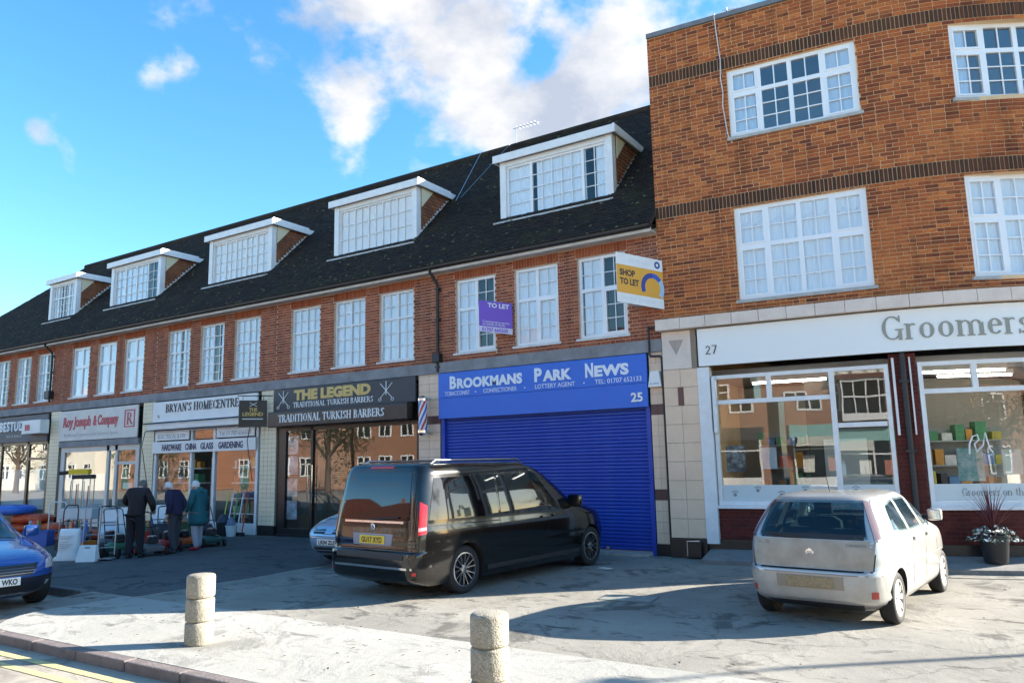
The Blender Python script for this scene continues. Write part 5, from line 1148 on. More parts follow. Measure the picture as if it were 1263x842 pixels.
#==PART4==
# ------------------------------------------------------------------ vehicles
def itp(tab, z, k):
    if z <= tab[0][0]: return tab[0][k]
    for p, q in zip(tab[:-1], tab[1:]):
        if z <= q[0]:
            t = (z-p[0])/(q[0]-p[0]); return p[k]+(q[k]-p[k])*t
    return tab[-1][k]
class Car:
    """body = stacked plan outlines; x forward from the rear axle, y to the left, z up"""
    def __init__(s, tab, mid, nr, nf, wb, wr, track, tw=.2):
        s.mid, s.nr, s.nf, s.wb, s.wr, s.track, s.tw = mid, nr, nf, wb, wr, track, tw
        zs = [t[0] for t in tab]; s.tab = []
        # smooth the table with a monotone-ish Catmull resample
        for i in range(len(tab)-1):
            n = max(2, int((tab[i+1][0]-tab[i][0])/.02))
            for j in range(n):
                t = j/n; p0 = tab[max(i-1, 0)]; p1 = tab[i]; p2 = tab[i+1]; p3 = tab[min(i+2, len(tab)-1)]
                row = [p1[0]+(p2[0]-p1[0])*t]
                for k in (1, 2, 3):
                    def sl(a, b): return (b[k]-a[k])/max(1e-6, b[0]-a[0])
                    d1 = sl(p1, p2); m1 = d1 if i == 0 else .5*(sl(p0, p1)+d1); m2 = d1 if i+2 >= len(tab) else .5*(sl(p2, p3)+d1)
                    m1 = max(min(m1, 3*abs(d1)), -3*abs(d1)) if d1*m1 >= 0 else 0; m2 = max(min(m2, 3*abs(d1)), -3*abs(d1)) if d1*m2 >= 0 else 0
                    h = p2[0]-p1[0]
                    row.append((2*t**3-3*t*t+1)*p1[k]+(t**3-2*t*t+t)*h*m1+(-2*t**3+3*t*t)*p2[k]+(t**3-t*t)*h*m2)
                s.tab.append(tuple(row))
        s.tab.append(tuple(tab[-1][:4])); s.z0, s.z1 = tab[0][0], tab[-1][0]
    def row(s, z): return itp(s.tab, z, 1), itp(s.tab, z, 2), itp(s.tab, z, 3)
    def out(s, t, z):                                          # t: 0 front, 90 left, 180 rear
        xr, xf, hw = s.row(z); c, sn = math.cos(R(t)), math.sin(R(t)); n = s.nf if c > 0 else s.nr; h = (xf-s.mid) if c > 0 else (s.mid-xr)
        return Vector((s.mid+h*math.copysign(abs(c)**(2/n), c), hw*math.copysign(abs(sn)**(2/n), sn), z))
    def side(s, x, z, sg=1):
        xr, xf, hw = s.row(z); h, n = ((xf-s.mid), s.nf) if x > s.mid else ((s.mid-xr), s.nr)
        u = min(.999, abs((x-s.mid)/h)); return Vector((x, sg*hw*(1-u**n)**(1/n), z))
    def rear(s, y, z):
        xr, xf, hw = s.row(z); u = min(.995, abs(y/hw)); return Vector((s.mid-(s.mid-xr)*(1-u**s.nr)**(1/s.nr), y, z))
    def front(s, y, z):
        xr, xf, hw = s.row(z); u = min(.995, abs(y/hw)); return Vector((s.mid+(xf-s.mid)*(1-u**s.nf)**(1/s.nf), y, z))
    def wrap(s, t, z, sg=1):
        p = s.out(t, z); return Vector((p.x, sg*p.y, p.z))
    def shell(s, n=112, inset=0., zlo=None, zhi=None):
        V = []; F = []; zs = [r_[0] for r_ in s.tab if (zlo is None or r_[0] >= zlo) and (zhi is None or r_[0] <= zhi)]
        ts = [360*k/n for k in range(n)]
        for z in zs:
            for t in ts:
                p = s.out(t, z)
                if inset: c = Vector((s.mid, 0, z)); d = p-c; p = c+Vector((d.x*(1-inset/abs(max(.3, d.length))), d.y*(1-inset/max(.25, abs(s.row(z)[2]))), 0))
                V.append(p)
        for i in range(len(zs)-1):
            for k in range(n): F.append((i*n+k, i*n+(k+1) % n, (i+1)*n+(k+1) % n, (i+1)*n+k))
        F += [tuple(range(n))[::-1], tuple(range((len(zs)-1)*n, len(zs)*n))]
        return V, F
    def patch(s, kind, lo, hi, off=.004, thick=.012, nu=10, nv=6, sg=1):
        """lo/hi: polylines (same length) in the kind's own two coordinates; a thin closed skin lying on the body"""
        def lerp(pl, u):
            k = u*(len(pl)-1); i = min(int(k), len(pl)-2); t = k-i; return (pl[i][0]+(pl[i+1][0]-pl[i][0])*t, pl[i][1]+(pl[i+1][1]-pl[i][1])*t)
        f = {'side': lambda a, b: s.side(a, b, sg), 'rear': lambda a, b: s.rear(a*sg, b), 'front': lambda a, b: s.front(a*sg, b), 'wrap': lambda a, b: s.wrap(a, b, sg)}[kind]
        P_ = [[None]*(nv+1) for _ in range(nu+1)]; O = [[None]*(nv+1) for _ in range(nu+1)]
        for i in range(nu+1):
            a, b = lerp(lo, i/nu), lerp(hi, i/nu)
            for j in range(nv+1):
                t = j/nv; q = (a[0]+(b[0]-a[0])*t, a[1]+(b[1]-a[1])*t); p = f(*q); e = .01
                du = f(q[0]+(e if kind != 'wrap' else .4), q[1])-p; dv = f(q[0], q[1]+e)-p; n = du.cross(dv)
                n = n.normalized() if n.length > 1e-12 else Vector((0, 0, 1))
                c = Vector((s.mid, 0, .8))
                if n.dot(p-c) < 0: n = -n
                P_[i][j] = p+n*off; O[i][j] = p+n*(off-thick)
        V = []; F = []; w = nv+1
        for G in (P_, O):
            for r_ in G: V += r_
        N = (nu+1)*w
        for i in range(nu):
            for j in range(nv): a = i*w+j; F += [(a, a+w, a+w+1, a+1), (N+a, N+a+1, N+a+w+1, N+a+w)]
        for i in range(nu): a = i*w; b = a+nv; F += [(a, N+a, N+a+w, a+w), (b, b+w, N+b+w, N+b)]
        for j in range(nv): a = j; b = nu*w+j; F += [(a, a+1, N+a+1, N+a), (b, N+b, N+b+1, b+1)]
        mb = MB(); mb.add(V, F); return mb
    def line(s, kind, pts, w=.007, off=.0018, sg=1):
        mb = MB()
        for p, q in zip(pts[:-1], pts[1:]):
            d = Vector((q[0]-p[0], q[1]-p[1]));
            if d.length < 1e-6: continue
            n = Vector((-d.y, d.x)).normalized()*w/2; k = max(2, int(d.length/.12))
            m_ = s.patch(kind, [(p[0]-n.x, p[1]-n.y), (q[0]-n.x, q[1]-n.y)], [(p[0]+n.x, p[1]+n.y), (q[0]+n.x, q[1]+n.y)], off, .004, k, 1, sg); mb.add(m_.v, m_.f)
        return mb

def boolean(me, cutters, solver='EXACT'):
    o = bpy.data.objects.new('b', me); COL.objects.link(o); cs = []
    for c in cutters:
        q = bpy.data.objects.new('c', c); COL.objects.link(q); cs.append(q)
        md = o.modifiers.new('x', 'BOOLEAN'); md.operation = 'DIFFERENCE'; md.solver = solver; md.object = q
    bpy.context.view_layer.update(); dg = bpy.context.evaluated_depsgraph_get(); r_ = bpy.data.meshes.new_from_object(o.evaluated_get(dg))
    for q in cs+[o]: bpy.data.objects.remove(q)
    return r_
def wheel_meshes(r, w, rim_r, style, mat_rim):
    ty = MB(); ty.lathe([(rim_r, -w/2+.01), (rim_r+.03, -w/2), (r-.025, -w/2+.004), (r-.006, -w/2+.02), (r, -w/2+.045), (r, w/2-.045), (r-.006, w/2-.02), (r-.025, w/2-.004), (rim_r+.03, w/2), (rim_r, w/2-.01), (rim_r-.005, -w/2+.01)], (0, 0, 0), 'y', 40, cap=False)
    tm = ty.mesh('tyre', M_rubber, 40)
    rm = MB(); yo = w/2-.012; rm.lathe([(rim_r, yo-.03), (rim_r, yo+.004), (rim_r-.018, yo+.006), (rim_r-.024, yo-.03)], (0, 0, 0), 'y', 40, cap=False)
    rm.lathe([(.062, yo-.035), (.058, yo-.008), (.03, yo-.004), (.002, yo-.003)], (0, 0, 0), 'y', 20)
    if style == 'split':
        for k in range(7):
            for dd in (-.11, .11):
                a0 = 2*math.pi*k/7+dd*.55; a1 = 2*math.pi*k/7+dd*1.9
                p, q = Vector((math.cos(a0)*.05, 0, math.sin(a0)*.05)), Vector((math.cos(a1)*(rim_r-.015), 0, math.sin(a1)*(rim_r-.015))); t = (q-p).normalized(); n = Vector((-t.z, 0, t.x))*.011
                rm.add([p-n+Vector((0, yo-.045, 0)), q-n+Vector((0, yo-.04, 0)), q+n+Vector((0, yo-.04, 0)), p+n+Vector((0, yo-.045, 0)), p-n*.7+Vector((0, yo-.018, 0)), q-n*.7+Vector((0, yo-.002, 0)), q+n*.7+Vector((0, yo-.002, 0)), p+n*.7+Vector((0, yo-.018, 0))], MB.BF)
    else:
        for k in range(9):
            a0 = 2*math.pi*k/9; c0, s0 = math.cos(a0), math.sin(a0); n = Vector((-s0, 0, c0))
            p, q = Vector((c0*.05, 0, s0*.05)), Vector((c0*(rim_r-.01), 0, s0*(rim_r-.01)))
            rm.add([p-n*.016+Vector((0, yo-.035, 0)), q-n*.042+Vector((0, yo-.035, 0)), q+n*.042+Vector((0, yo-.035, 0)), p+n*.016+Vector((0, yo-.035, 0)), p-n*.014+Vector((0, yo-.010, 0)), q-n*.038+Vector((0, yo-.004, 0)), q+n*.038+Vector((0, yo-.004, 0)), p+n*.014+Vector((0, yo-.010, 0))], MB.BF)
    dk = MB(); dk.lathe([(rim_r-.004, -w/2+.02), (rim_r-.004, yo-.055), (.001, yo-.06)], (0, 0, 0), 'y', 32)
    return tm, rm.mesh('rim', mat_rim, 35), dk.mesh('wheel', P('wheel_dark', (.02, .02, .022), .6), 35)
def make_car(C, name, loc, rz, label, paint, rimstyle, rimmat, rim_r, hollow=None, arch=.045):
    T = thing(name, loc, label, 'car' if name != 'people_carrier' else 'van', fixed=False, rz=rz)
    V, F = C.shell(); mb = MB(); mb.add(V, F); me = mb.mesh('body', [paint, P('wheel_well', (.010, .010, .011), .9)])
    cuts = []
    for x in (0, C.wb):
        for sg in (1, -1):
            c = MB(); y0, y1 = (C.track/2-C.tw-.12)*sg, (C.track/2+.5)*sg
            c.lathe([(C.wr+arch, min(y0, y1)), (C.wr+arch, max(y0, y1))], (x, 0, C.wr), 'y', 40, mi=1); cuts.append(c.mesh('c', [paint, MATS['wheel_well']]))
    if hollow: cuts += hollow
    me = boolean(me, cuts); smooth_mesh(me, 32)
    body = link('body', me, T)
    tm, rm, dk = wheel_meshes(C.wr, C.tw, rim_r, rimstyle, rimmat)
    for x in (0, C.wb):
        for sg in (1, -1):
            w = link('wheel', dk, T, (x, sg*(C.track/2-C.tw/2), C.wr), 0 if sg == 1 else math.pi); link('tyre', tm, w); rr_ = link('rim', rm, w); rr_.rotation_euler = (0, random.random()*2, 0)
    return T, body
M_tint = P('tinted_glass', (.003, .003, .004), .02, spec=.6, coat=.3)
M_gap = P('panel_gap', (.004, .004, .004), .8)
M_tail = P('red_lens', (.55, .012, .015), .12, coat=.8)
M_clear = P('clear_lens', (.62, .66, .70), .08, coat=1.0, metal=.5)
M_plastic = P('black_plastic', (.018, .018, .02), .55)
M_py = P('yellow_plate', (.72, .52, .05), .5); M_pw = P('white_plate', (.75, .75, .72), .5); M_ink = P('plate_ink', (.01, .01, .01), .6)
def plate(T, C, kind, txt, zc, mat, y0=0., w=.52, h=.112, tilt=0., off=.012, tw=.43):
    xs = C.rear(y0, zc).x-off if kind == 'rear' else C.front(y0, zc).x+off
    sgn = -1 if kind == 'rear' else 1
    fr = lambda a, d, z: (xs+sgn*d, y0+(-a if kind == 'rear' else a)*1.0, z)
    pl = MB(); pl.fbox(fr, -w/2, w/2, -.02, 0, zc-h/2, zc+h/2); o = pl.build('number_plate', mat, T, bevel=.003)
    if txt: letters('plate_number', fit(sans(txt, .1, bold=.003), 0, tw, .075), fr, -tw/2 if tw > .3 else .02, zc-.037, .0005, M_ink, o, .002, split=tw < .3)
    return fr, o

# ---- black people carrier
van = Car([(.20, -.82, 4.00, .90), (.28, -1.00, 4.18, .935), (.42, -1.06, 4.28, .95), (.60, -1.07, 4.30, .955), (.655, -1.06, 4.29, .955), (.68, -1.015, 4.27, .957), (.84, -1.00, 4.20, .962), (.96, -.985, 4.08, .955), (1.03, -.975, 3.86, .945), (1.10, -.965, 3.52, .94), (1.17, -.955, 3.25, .935), (1.45, -.91, 2.72, .90), (1.68, -.86, 2.28, .865), (1.80, -.82, 1.98, .835), (1.86, -.78, 1.72, .79), (1.895, -.68, 1.45, .69), (1.91, -.40, 1.1, .42)], 1.3, 15., 5., 3.46, .345, 1.80, .225)
vb = P('black_car_paint', (.0028, .0026, .0026), .14, coat=.7, spec=.4, var=.5, vscale=2.5, var2=(.006, .005, .004))
VX, VY = -2.10, -5.10
T, body = make_car(van, 'people_carrier', (VX, VY, 0), R(84.8), 'large black people carrier parked nose in at the blue shutter', vb, 'split', P('diamond_cut_alloy', (.55, .55, .56), .25, metal=1), .245)
van.patch('rear', [(.72, 1.10), (-.72, 1.10)], [(.66, 1.76), (-.66, 1.76)], .006, .014, 14, 8).build('rear_window', M_tint, T, smooth=40)
for sg in (1, -1):
    van.patch('side', [(-.78, 1.10), (.74, 1.08)], [(-.62, 1.68), (.72, 1.70)], .005, .012, 12, 6, sg).build('quarter_window', M_tint, T, smooth=40)
    van.patch('side', [(.80, 1.08), (2.00, 1.07)], [(.78, 1.70), (1.90, 1.70)], .005, .012, 10, 6, sg).build('sliding_door_window', M_tint, T, smooth=40)
    van.patch('side', [(2.10, 1.07), (2.95, 1.10)], [(2.00, 1.69), (2.22, 1.66)], .005, .012, 10, 6, sg).build('front_door_window', M_tint, T, smooth=40)
    o = van.patch('wrap', [(150, .90), (127, .92)], [(147.5, 1.36), (127, 1.30)], .010, .02, 8, 8, sg).build('tail_light', M_tail, T, smooth=40)
    van.patch('wrap', [(149.6, .95), (127.2, .97)], [(149.2, 1.00), (127.2, 1.01)], .0125, .01, 8, 2, sg).build('light_bar', P('pink_lens', (.9, .35, .35), .15), o, smooth=40)
    van.patch('wrap', [(158, .37), (146, .37)], [(158, .41), (146, .41)], .006, .012, 6, 2, sg).build('reflector', M_tail, T)
    van.line('side', [(.76, .40), (.77, 1.06)], sg=sg).build('door_gap', M_gap, T); van.line('side', [(2.05, .40), (2.05, 1.06)], sg=sg).build('door_gap', M_gap, T); van.line('side', [(3.02, .70), (3.0, 1.05)], sg=sg).build('door_gap', M_gap, T)
    van.line('side', [(-.75, 1.02), (.76, 1.0)], .012, sg=sg).build('door_rail', M_gap, T)
    van.patch('side', [(.45, .30), (3.0, .30)], [(.45, .36), (3.0, .36)], .012, .03, 8, 2, sg).build('sill_trim', M_plastic, T)
    for hx in (1.86, 2.18): van.patch('side', [(hx, .955), (hx+.20, .955)], [(hx, .99), (hx+.20, .99)], .035, .02, 4, 2, sg).build('door_handle', vb, T, smooth=40)
    m_ = MB(); p = van.side(2.82, 1.12, sg); m_.box(p.x-.06, p.x+.06, p.y+(-.03 if sg > 0 else -.23), p.y+(.23 if sg > 0 else .03), p.z-.04, p.z+.18); m_.build('door_mirror', vb, T, bevel=.05, smooth=40)
    m_ = MB(); pts = [Vector((xx, sg*(.72+.04*math.sin(math.pi*(xx+.55)/2.2)), 1.93-.0*xx)) for xx in (-.55, -.45, .2, .9, 1.5, 1.62)]; pts[0].z = pts[-1].z = 1.87; m_.tube(pts, .018, 8); m_.build('roof_rail', P('grey_rail', (.35, .36, .38), .3, metal=1), T, smooth=40)
for z in (.70, .80): pass
van.line('rear', [(-.80, .70), (.80, .70)], .008).build('tailgate_gap', M_gap, T); van.line('rear', [(-.86, .72), (-.80, 1.2), (-.74, 1.80)], .008).build('tailgate_gap', M_gap, T); van.line('rear', [(.86, .72), (.80, 1.2), (.74, 1.80)], .008).build('tailgate_gap', M_gap, T)
van.patch('rear', [(.62, 1.055), (-.62, 1.055)], [(.62, 1.085), (-.62, 1.085)], .016, .02, 8, 2).build('chrome_strip', M_chrome, T, smooth=40)
van.patch('rear', [(.84, .44), (-.84, .44)], [(.84, .47), (-.84, .47)], .006, .015, 12, 2).build('bumper_strip', M_chrome, T, smooth=40)
van.patch('rear', [(.70, .57), (-.70, .57)], [(.70, .655), (-.70, .655)], .006, .012, 12, 2).build('loading_edge', M_plastic, T, smooth=40)
van.patch('rear', [(.40, .745), (-.40, .745)], [(.42, .905), (-.42, .905)], .004, .012, 8, 3).build('plate_recess', P('grey_recess', (.20, .24, .32), .35, metal=.4), T)
plate(T, van, 'rear', 'GU17 XYD', .822, M_py, off=.016)
em = MB(); c = van.rear(0, 1.0); em.lathe([(.048, c.x-.004), (.048, c.x-.018), (.038, c.x-.02), (.036, c.x-.012)], (0, 0, 1.0), 'x', 24)
for k in range(3): q = R(90+120*k); em.tube([(c.x-.018, 0, 1.0), (c.x-.018, .042*math.cos(q), 1.0+.042*math.sin(q))], .005, 5)
em.build('round_emblem', M_chrome, T, smooth=40)
van.patch('rear', [(.25, 1.825), (-.25, 1.825)], [(.25, 1.85), (-.25, 1.85)], .01, .02, 6, 2).build('high_brake_light', M_tail, T)
w_ = MB(); w_.tube([van.rear(.05, 1.10)+Vector((-.03, 0, 0)), van.rear(-.52, 1.14)+Vector((-.03, 0, 0))], .012, 6); w_.build('rear_wiper', M_plastic, T)
van.patch('front', [(.82, 1.19), (-.82, 1.19)], [(.70, 1.72), (-.70, 1.72)], .004, .01, 12, 8).build('windscreen', M_tint, T, smooth=40)

# ---- silver hatchback
hat = Car([(.18, -.40, 2.96, .68), (.26, -.56, 3.10, .765), (.40, -.625, 3.17, .80), (.56, -.64, 3.19, .815), (.60, -.63, 3.18, .818), (.625, -.585, 3.16, .82), (.76, -.565, 3.07, .822), (.88, -.54, 2.84, .815), (.95, -.515, 2.48, .80), (1.00, -.49, 2.18, .785), (1.05, -.46, 2.02, .765), (1.20, -.35, 1.74, .695), (1.34, -.215, 1.42, .622), (1.395, -.12, 1.2, .565), (1.43, .04, .95, .45), (1.445, .28, .75, .28)], 1.2, 7.0, 4.4, 2.49, .285, 1.565, .18)
silver = P('silver_car_paint', (.48, .48, .47), .32, metal=.5, coat=.7, var=.4, vscale=3.5, var2=(.40, .37, .32))
def prism_mesh(poly, ax, a, b): m_ = MB(); m_.prism(poly, ax, a, b); return m_.mesh('c', [silver, MATS['wheel_well']])
V, F = hat.shell(64, .06, .52, 1.40); cb = MB(); cb.add(V, F, 1)
cut = [cb.mesh('c', [silver, MATS['wheel_well']])]
sw = [([(.02, 1.00), (.62, .98)], [(.20, 1.30), (.62, 1.345)]), ([(.70, .98), (1.30, .98)], [(.70, 1.35), (1.20, 1.345)]), ([(1.38, .98), (1.98, 1.0)], [(1.28, 1.345), (1.46, 1.31)])]
for lo, hi in sw: cut.append(prism_mesh([(lo[0][0]+.02, lo[0][1]+.02), (lo[1][0]-.02, lo[1][1]+.02), (hi[1][0]-.02, hi[1][1]-.02), (hi[0][0]+.02, hi[0][1]-.02)], 'y', -1.2, 1.2))
cut.append(prism_mesh([(-.60, .98), (.60, .98), (.53, 1.34), (-.53, 1.34)], 'x', -1.0, .25)); cut.append(prism_mesh([(-.64, 1.04), (.64, 1.04), (.54, 1.35), (-.54, 1.35)], 'x', 1.3, 2.6))
T, body = make_car(hat, 'hatchback', (3.70, -4.56, 0), R(83.5), 'dusty silver hatchback parked in front of the parlour with its back to the street', silver, 'trim', P('wheel_trim', (.50, .48, .44), .45, metal=.5), .20, hollow=cut)
M_cg = glass_mat('car_glass', tint=(.55, .63, .64), boost=1.4)
hat.patch('rear', [(.70, .955), (-.70, .955)], [(.565, 1.36), (-.565, 1.36)], .005, .008, 14, 8).build('rear_window', M_cg, T, smooth=40)
hat.patch('rear', [(.70, .945), (-.70, .945)], [(.69, 1.0), (-.69, 1.0)], .007, .01, 10, 2).build('window_border', M_plastic, T, smooth=40)
hat.patch('front', [(.70, 1.02), (-.70, 1.02)], [(.58, 1.37), (-.58, 1.37)], .004, .008, 12, 8).build('windscreen', M_cg, T, smooth=40)
for sg in (1, -1):
    for lo, hi in sw: hat.patch('side', lo, hi, .004, .008, 8, 6, sg).build('side_window', M_cg, T, smooth=40)
    hat.patch('wrap', [(147, .94), (131, .96)], [(149, 1.36), (135, 1.34)], .009, .018, 8, 8, sg).build('tail_light', P('smoked_lens', (.17, .12, .115), .12, coat=1.0), T, smooth=40)
    hat.patch('wrap', [(154, .335), (143, .335)], [(154, .41), (143, .41)], .008, .015, 6, 2, sg).build('reflector', P('dusty_red_lens', (.42, .06, .045), .35), T, smooth=40)
    for q in ([(.66, .30), (.66, .96)], [(1.34, .30), (1.34, .96)], [(2.02, .62), (2.0, .98)]): hat.line('side', q, sg=sg).build('door_gap', M_gap, T)
    hat.line('side', [(.30, .62), (2.5, .60)], .02, .004, sg=sg).build('rub_strip', silver, T)
    for hx in (.74, 1.42): hat.patch('side', [(hx, .86), (hx+.16, .86)], [(hx, .895), (hx+.16, .895)], .028, .018, 4, 2, sg).build('door_handle', silver, T, smooth=40)
    p = hat.side(1.86, 1.03, sg); m_ = MB(); m_.box(p.x-.05, p.x+.05, p.y+(.05 if sg > 0 else -.23), p.y+(.23 if sg > 0 else -.05), p.z-.02, p.z+.13); mir = m_.build('door_mirror', silver, T, bevel=.04, smooth=40)
    m_ = MB(); m_.box(p.x-.056, p.x-.049, p.y+(.07 if sg > 0 else -.21), p.y+(.21 if sg > 0 else -.07), p.z, p.z+.11); m_.build('mirror_glass', M_chrome, mir)
    m_ = MB(); m_.box(p.x-.02, p.x+.03, p.y+(-.04 if sg > 0 else -.06), p.y+(.06 if sg > 0 else .04), p.z, p.z+.05); m_.build('mirror_arm', M_plastic, mir)
hat.patch('rear', [(.66, .63), (-.66, .63)], [(.69, .935), (-.69, .935)], .005, .010, 18, 8).build('tailgate', P('dusty_tailgate', (.42, .37, .30), .6, metal=.1, var=.7, vscale=5, var2=(.27, .22, .16)), T, smooth=40)
hat.patch('rear', [(.76, .30), (-.76, .30)], [(.76, .565), (-.76, .565)], .007, .012, 22, 8).build('bumper_skin', P('dusty_bumper', (.46, .44, .40), .5, metal=.2, var=.6, vscale=4, var2=(.32, .28, .22)), T, smooth=40)
hat.line('rear', [(-.66, .615), (.66, .615)], .014, .003).build('tailgate_gap', M_gap, T)
for sg in (1, -1): hat.line('rear', [(sg*.665, .62), (sg*.70, .94)], .010, .003).build('tailgate_gap', M_gap, T)
hat.patch('rear', [(.37, .415), (-.37, .415)], [(.37, .555), (-.37, .555)], .011, .014, 6, 2).build('plate_recess', P('dusty_recess', (.30, .25, .19), .7), T)
plate(T, hat, 'rear', '', .485, P('dirty_plate', (.36, .27, .15), .7, var=.6, vscale=30), off=.022, w=.52)
hat.line('rear', [(-.74, .575), (.74, .575)], .012, .004).build('bumper_line', P('dust_line', (.28, .24, .2), .7), T)
hat.patch('rear', [(.62, .18), (-.62, .18)], [(.70, .255), (-.70, .255)], .006, .012, 8, 2).build('valance', M_plastic, T, smooth=40)
w_ = MB(); w_.tube([hat.rear(.1, .965)+Vector((-.03, 0, 0)), hat.rear(.32, .975)+Vector((-.028, 0, 0)), hat.rear(.46, 1.0)+Vector((-.024, 0, 0))], .010, 6); w_.build('rear_wiper', M_plastic, T)
c = hat.rear(0, .80); em = MB(); em.lathe([(.042, c.x+.004), (.042, c.x-.008), (.034, c.x-.009), (.033, c.x-.003)], (0, 0, .80), 'x', 20); em.box(c.x-.008, c.x-.002, -.055, .055, .797, .803); em.build('round_emblem', M_chrome, T, smooth=40)
frr = lambda a, d, z: tuple(hat.rear(-a, z)+Vector((-.006-d, 0, 0)))
letters('badge', fit(sans('1.2', .05), 0, .13, .03), frr, -.60, .875, 0, P('badge_grey', (.22, .2, .18), .5), T, .003); letters('badge', fit(sans('DESIGN', .05), 0, .2, .03), frr, .40, .875, 0, P('badge_grey', (.22, .2, .18), .5), T, .003)
an = MB(); an.tube([(.35, 0, 1.43), (.26, 0, 1.62)], .006, 6); an.lathe([(.02, 1.43), (.012, 1.45)], (.35, 0, 0), 'z', 10); an.build('aerial', M_plastic, T)
# seats seen through the rear window
M_seat = P('seat_cloth', (.035, .04, .055), .9)
for yy in (-.36, .36):
    m_ = MB(); m_.prism([(-.24, .5), (.24, .5), (.22, 1.02), (.12, 1.08), (-.12, 1.08), (-.22, 1.02)], 'x', 1.15, 1.27); v = [(p[0], p[1]+yy, p[2]) for p in m_.v]; m_.v = v; m_.build('front_seat', M_seat, T, bevel=.03, smooth=40)
    m_ = MB(); m_.box(1.16, 1.24, yy-.12, yy+.12, 1.10, 1.26); m_.build('headrest', M_seat, T, bevel=.04, smooth=40)
m_ = MB(); m_.box(.25, .38, -.55, .55, .5, 1.0); m_.build('rear_seat', M_seat, T, bevel=.04, smooth=40)
for yy in (-.3, .3): m_ = MB(); m_.box(.27, .35, yy-.11, yy+.11, 1.01, 1.13); m_.build('headrest', M_seat, T, bevel=.035, smooth=40)
m_ = MB(); m_.box(-.40, .24, -.55, .55, .90, .915); m_.build('parcel_shelf', M_seat, T)
st_ = MB(); st_.tube([(1.72, -.36+.18*math.cos(q), 1.0+.18*math.sin(q)) for q in (k*.3927 for k in range(16))], .014, 6, closed=True); st_.build('steering_wheel', M_plastic, T)

# ---- pale blue hatchback, nose out, half hidden by the van
alm = Car([(.18, -.55, 3.20, .66), (.26, -.70, 3.34, .77), (.40, -.76, 3.43, .82), (.54, -.78, 3.45, .84), (.60, -.78, 3.43, .845), (.68, -.77, 3.36, .85), (.76, -.76, 3.22, .85), (.84, -.75, 2.98, .84), (.92, -.73, 2.60, .825), (.985, -.71, 2.28, .80), (1.05, -.68, 2.08, .775), (1.22, -.56, 1.72, .70), (1.36, -.40, 1.38, .63), (1.42, -.25, 1.12, .57), (1.445, .1, .8, .40)], 1.2, 6., 4.6, 2.53, .30, 1.68, .19)
ice = P('ice_blue_paint', (.30, .46, .62), .25, metal=.35, coat=1.0)
T, body = make_car(alm, 'hatchback', (-5.30, -.55, 0), R(-90), 'pale blue hatchback parked nose out behind the black people carrier', ice, 'trim', P('grey_trim', (.4, .4, .42), .4, metal=.6), .20)
for sg in (1, -1):
    alm.patch('wrap', [(47, .60), (22, .585)], [(46, .72), (24, .665)], .008, .02, 8, 4, sg).build('headlight', M_clear, T, smooth=40)
    g_ = alm.patch('front', [(.10, .605), (.40, .605)], [(.12, .685), (.42, .665)], .008, .02, 6, 3, sg).build('grille', M_plastic, T, smooth=40)
    alm.patch('front', [(.11, .64), (.40, .638)], [(.11, .652), (.40, .648)], .014, .01, 6, 1, sg).build('grille_bar', M_chrome, g_, smooth=40)
    alm.patch('side', [(.55, 1.0), (1.98, 1.02)], [(.5, 1.34), (1.42, 1.32)], .004, .01, 8, 5, sg).build('side_window', M_tint, T, smooth=40)
    alm.patch('front', [(.46, .29), (.62, .29)], [(.46, .37), (.62, .37)], .006, .02, 4, 2, sg).build('fog_lamp', M_clear, T, smooth=40)
    p = alm.side(1.95, 1.02, sg); m_ = MB(); m_.box(p.x-.05, p.x+.05, p.y+(.03 if sg > 0 else -.2), p.y+(.2 if sg > 0 else -.03), p.z-.02, p.z+.12); m_.build('door_mirror', ice, T, bevel=.04, smooth=40)
alm.patch('front', [(.62, .25), (-.62, .25)], [(.66, .36), (-.66, .36)], .005, .015, 10, 2).build('lower_grille', M_plastic, T, smooth=40)
alm.line('front', [(-.62, .30), (.62, .30)], .012, .008).build('grille_bar', ice, T)
alm.line('front', [(-.80, .56), (.80, .56)], .010, .003).build('bumper_gap', M_gap, T)
alm.line('front', [(-.45, .70), (-.1, .60), (.1, .60), (.45, .70)], .008, .003).build('bonnet_gap', M_gap, T)
plate(T, alm, 'front', 'LR04 ZLE', .455, M_pw, off=.012)
alm.patch('front', [(.72, 1.04), (-.72, 1.04)], [(.58, 1.38), (-.58, 1.38)], .004, .01, 12, 8).build('windscreen', M_tint, T, smooth=40)

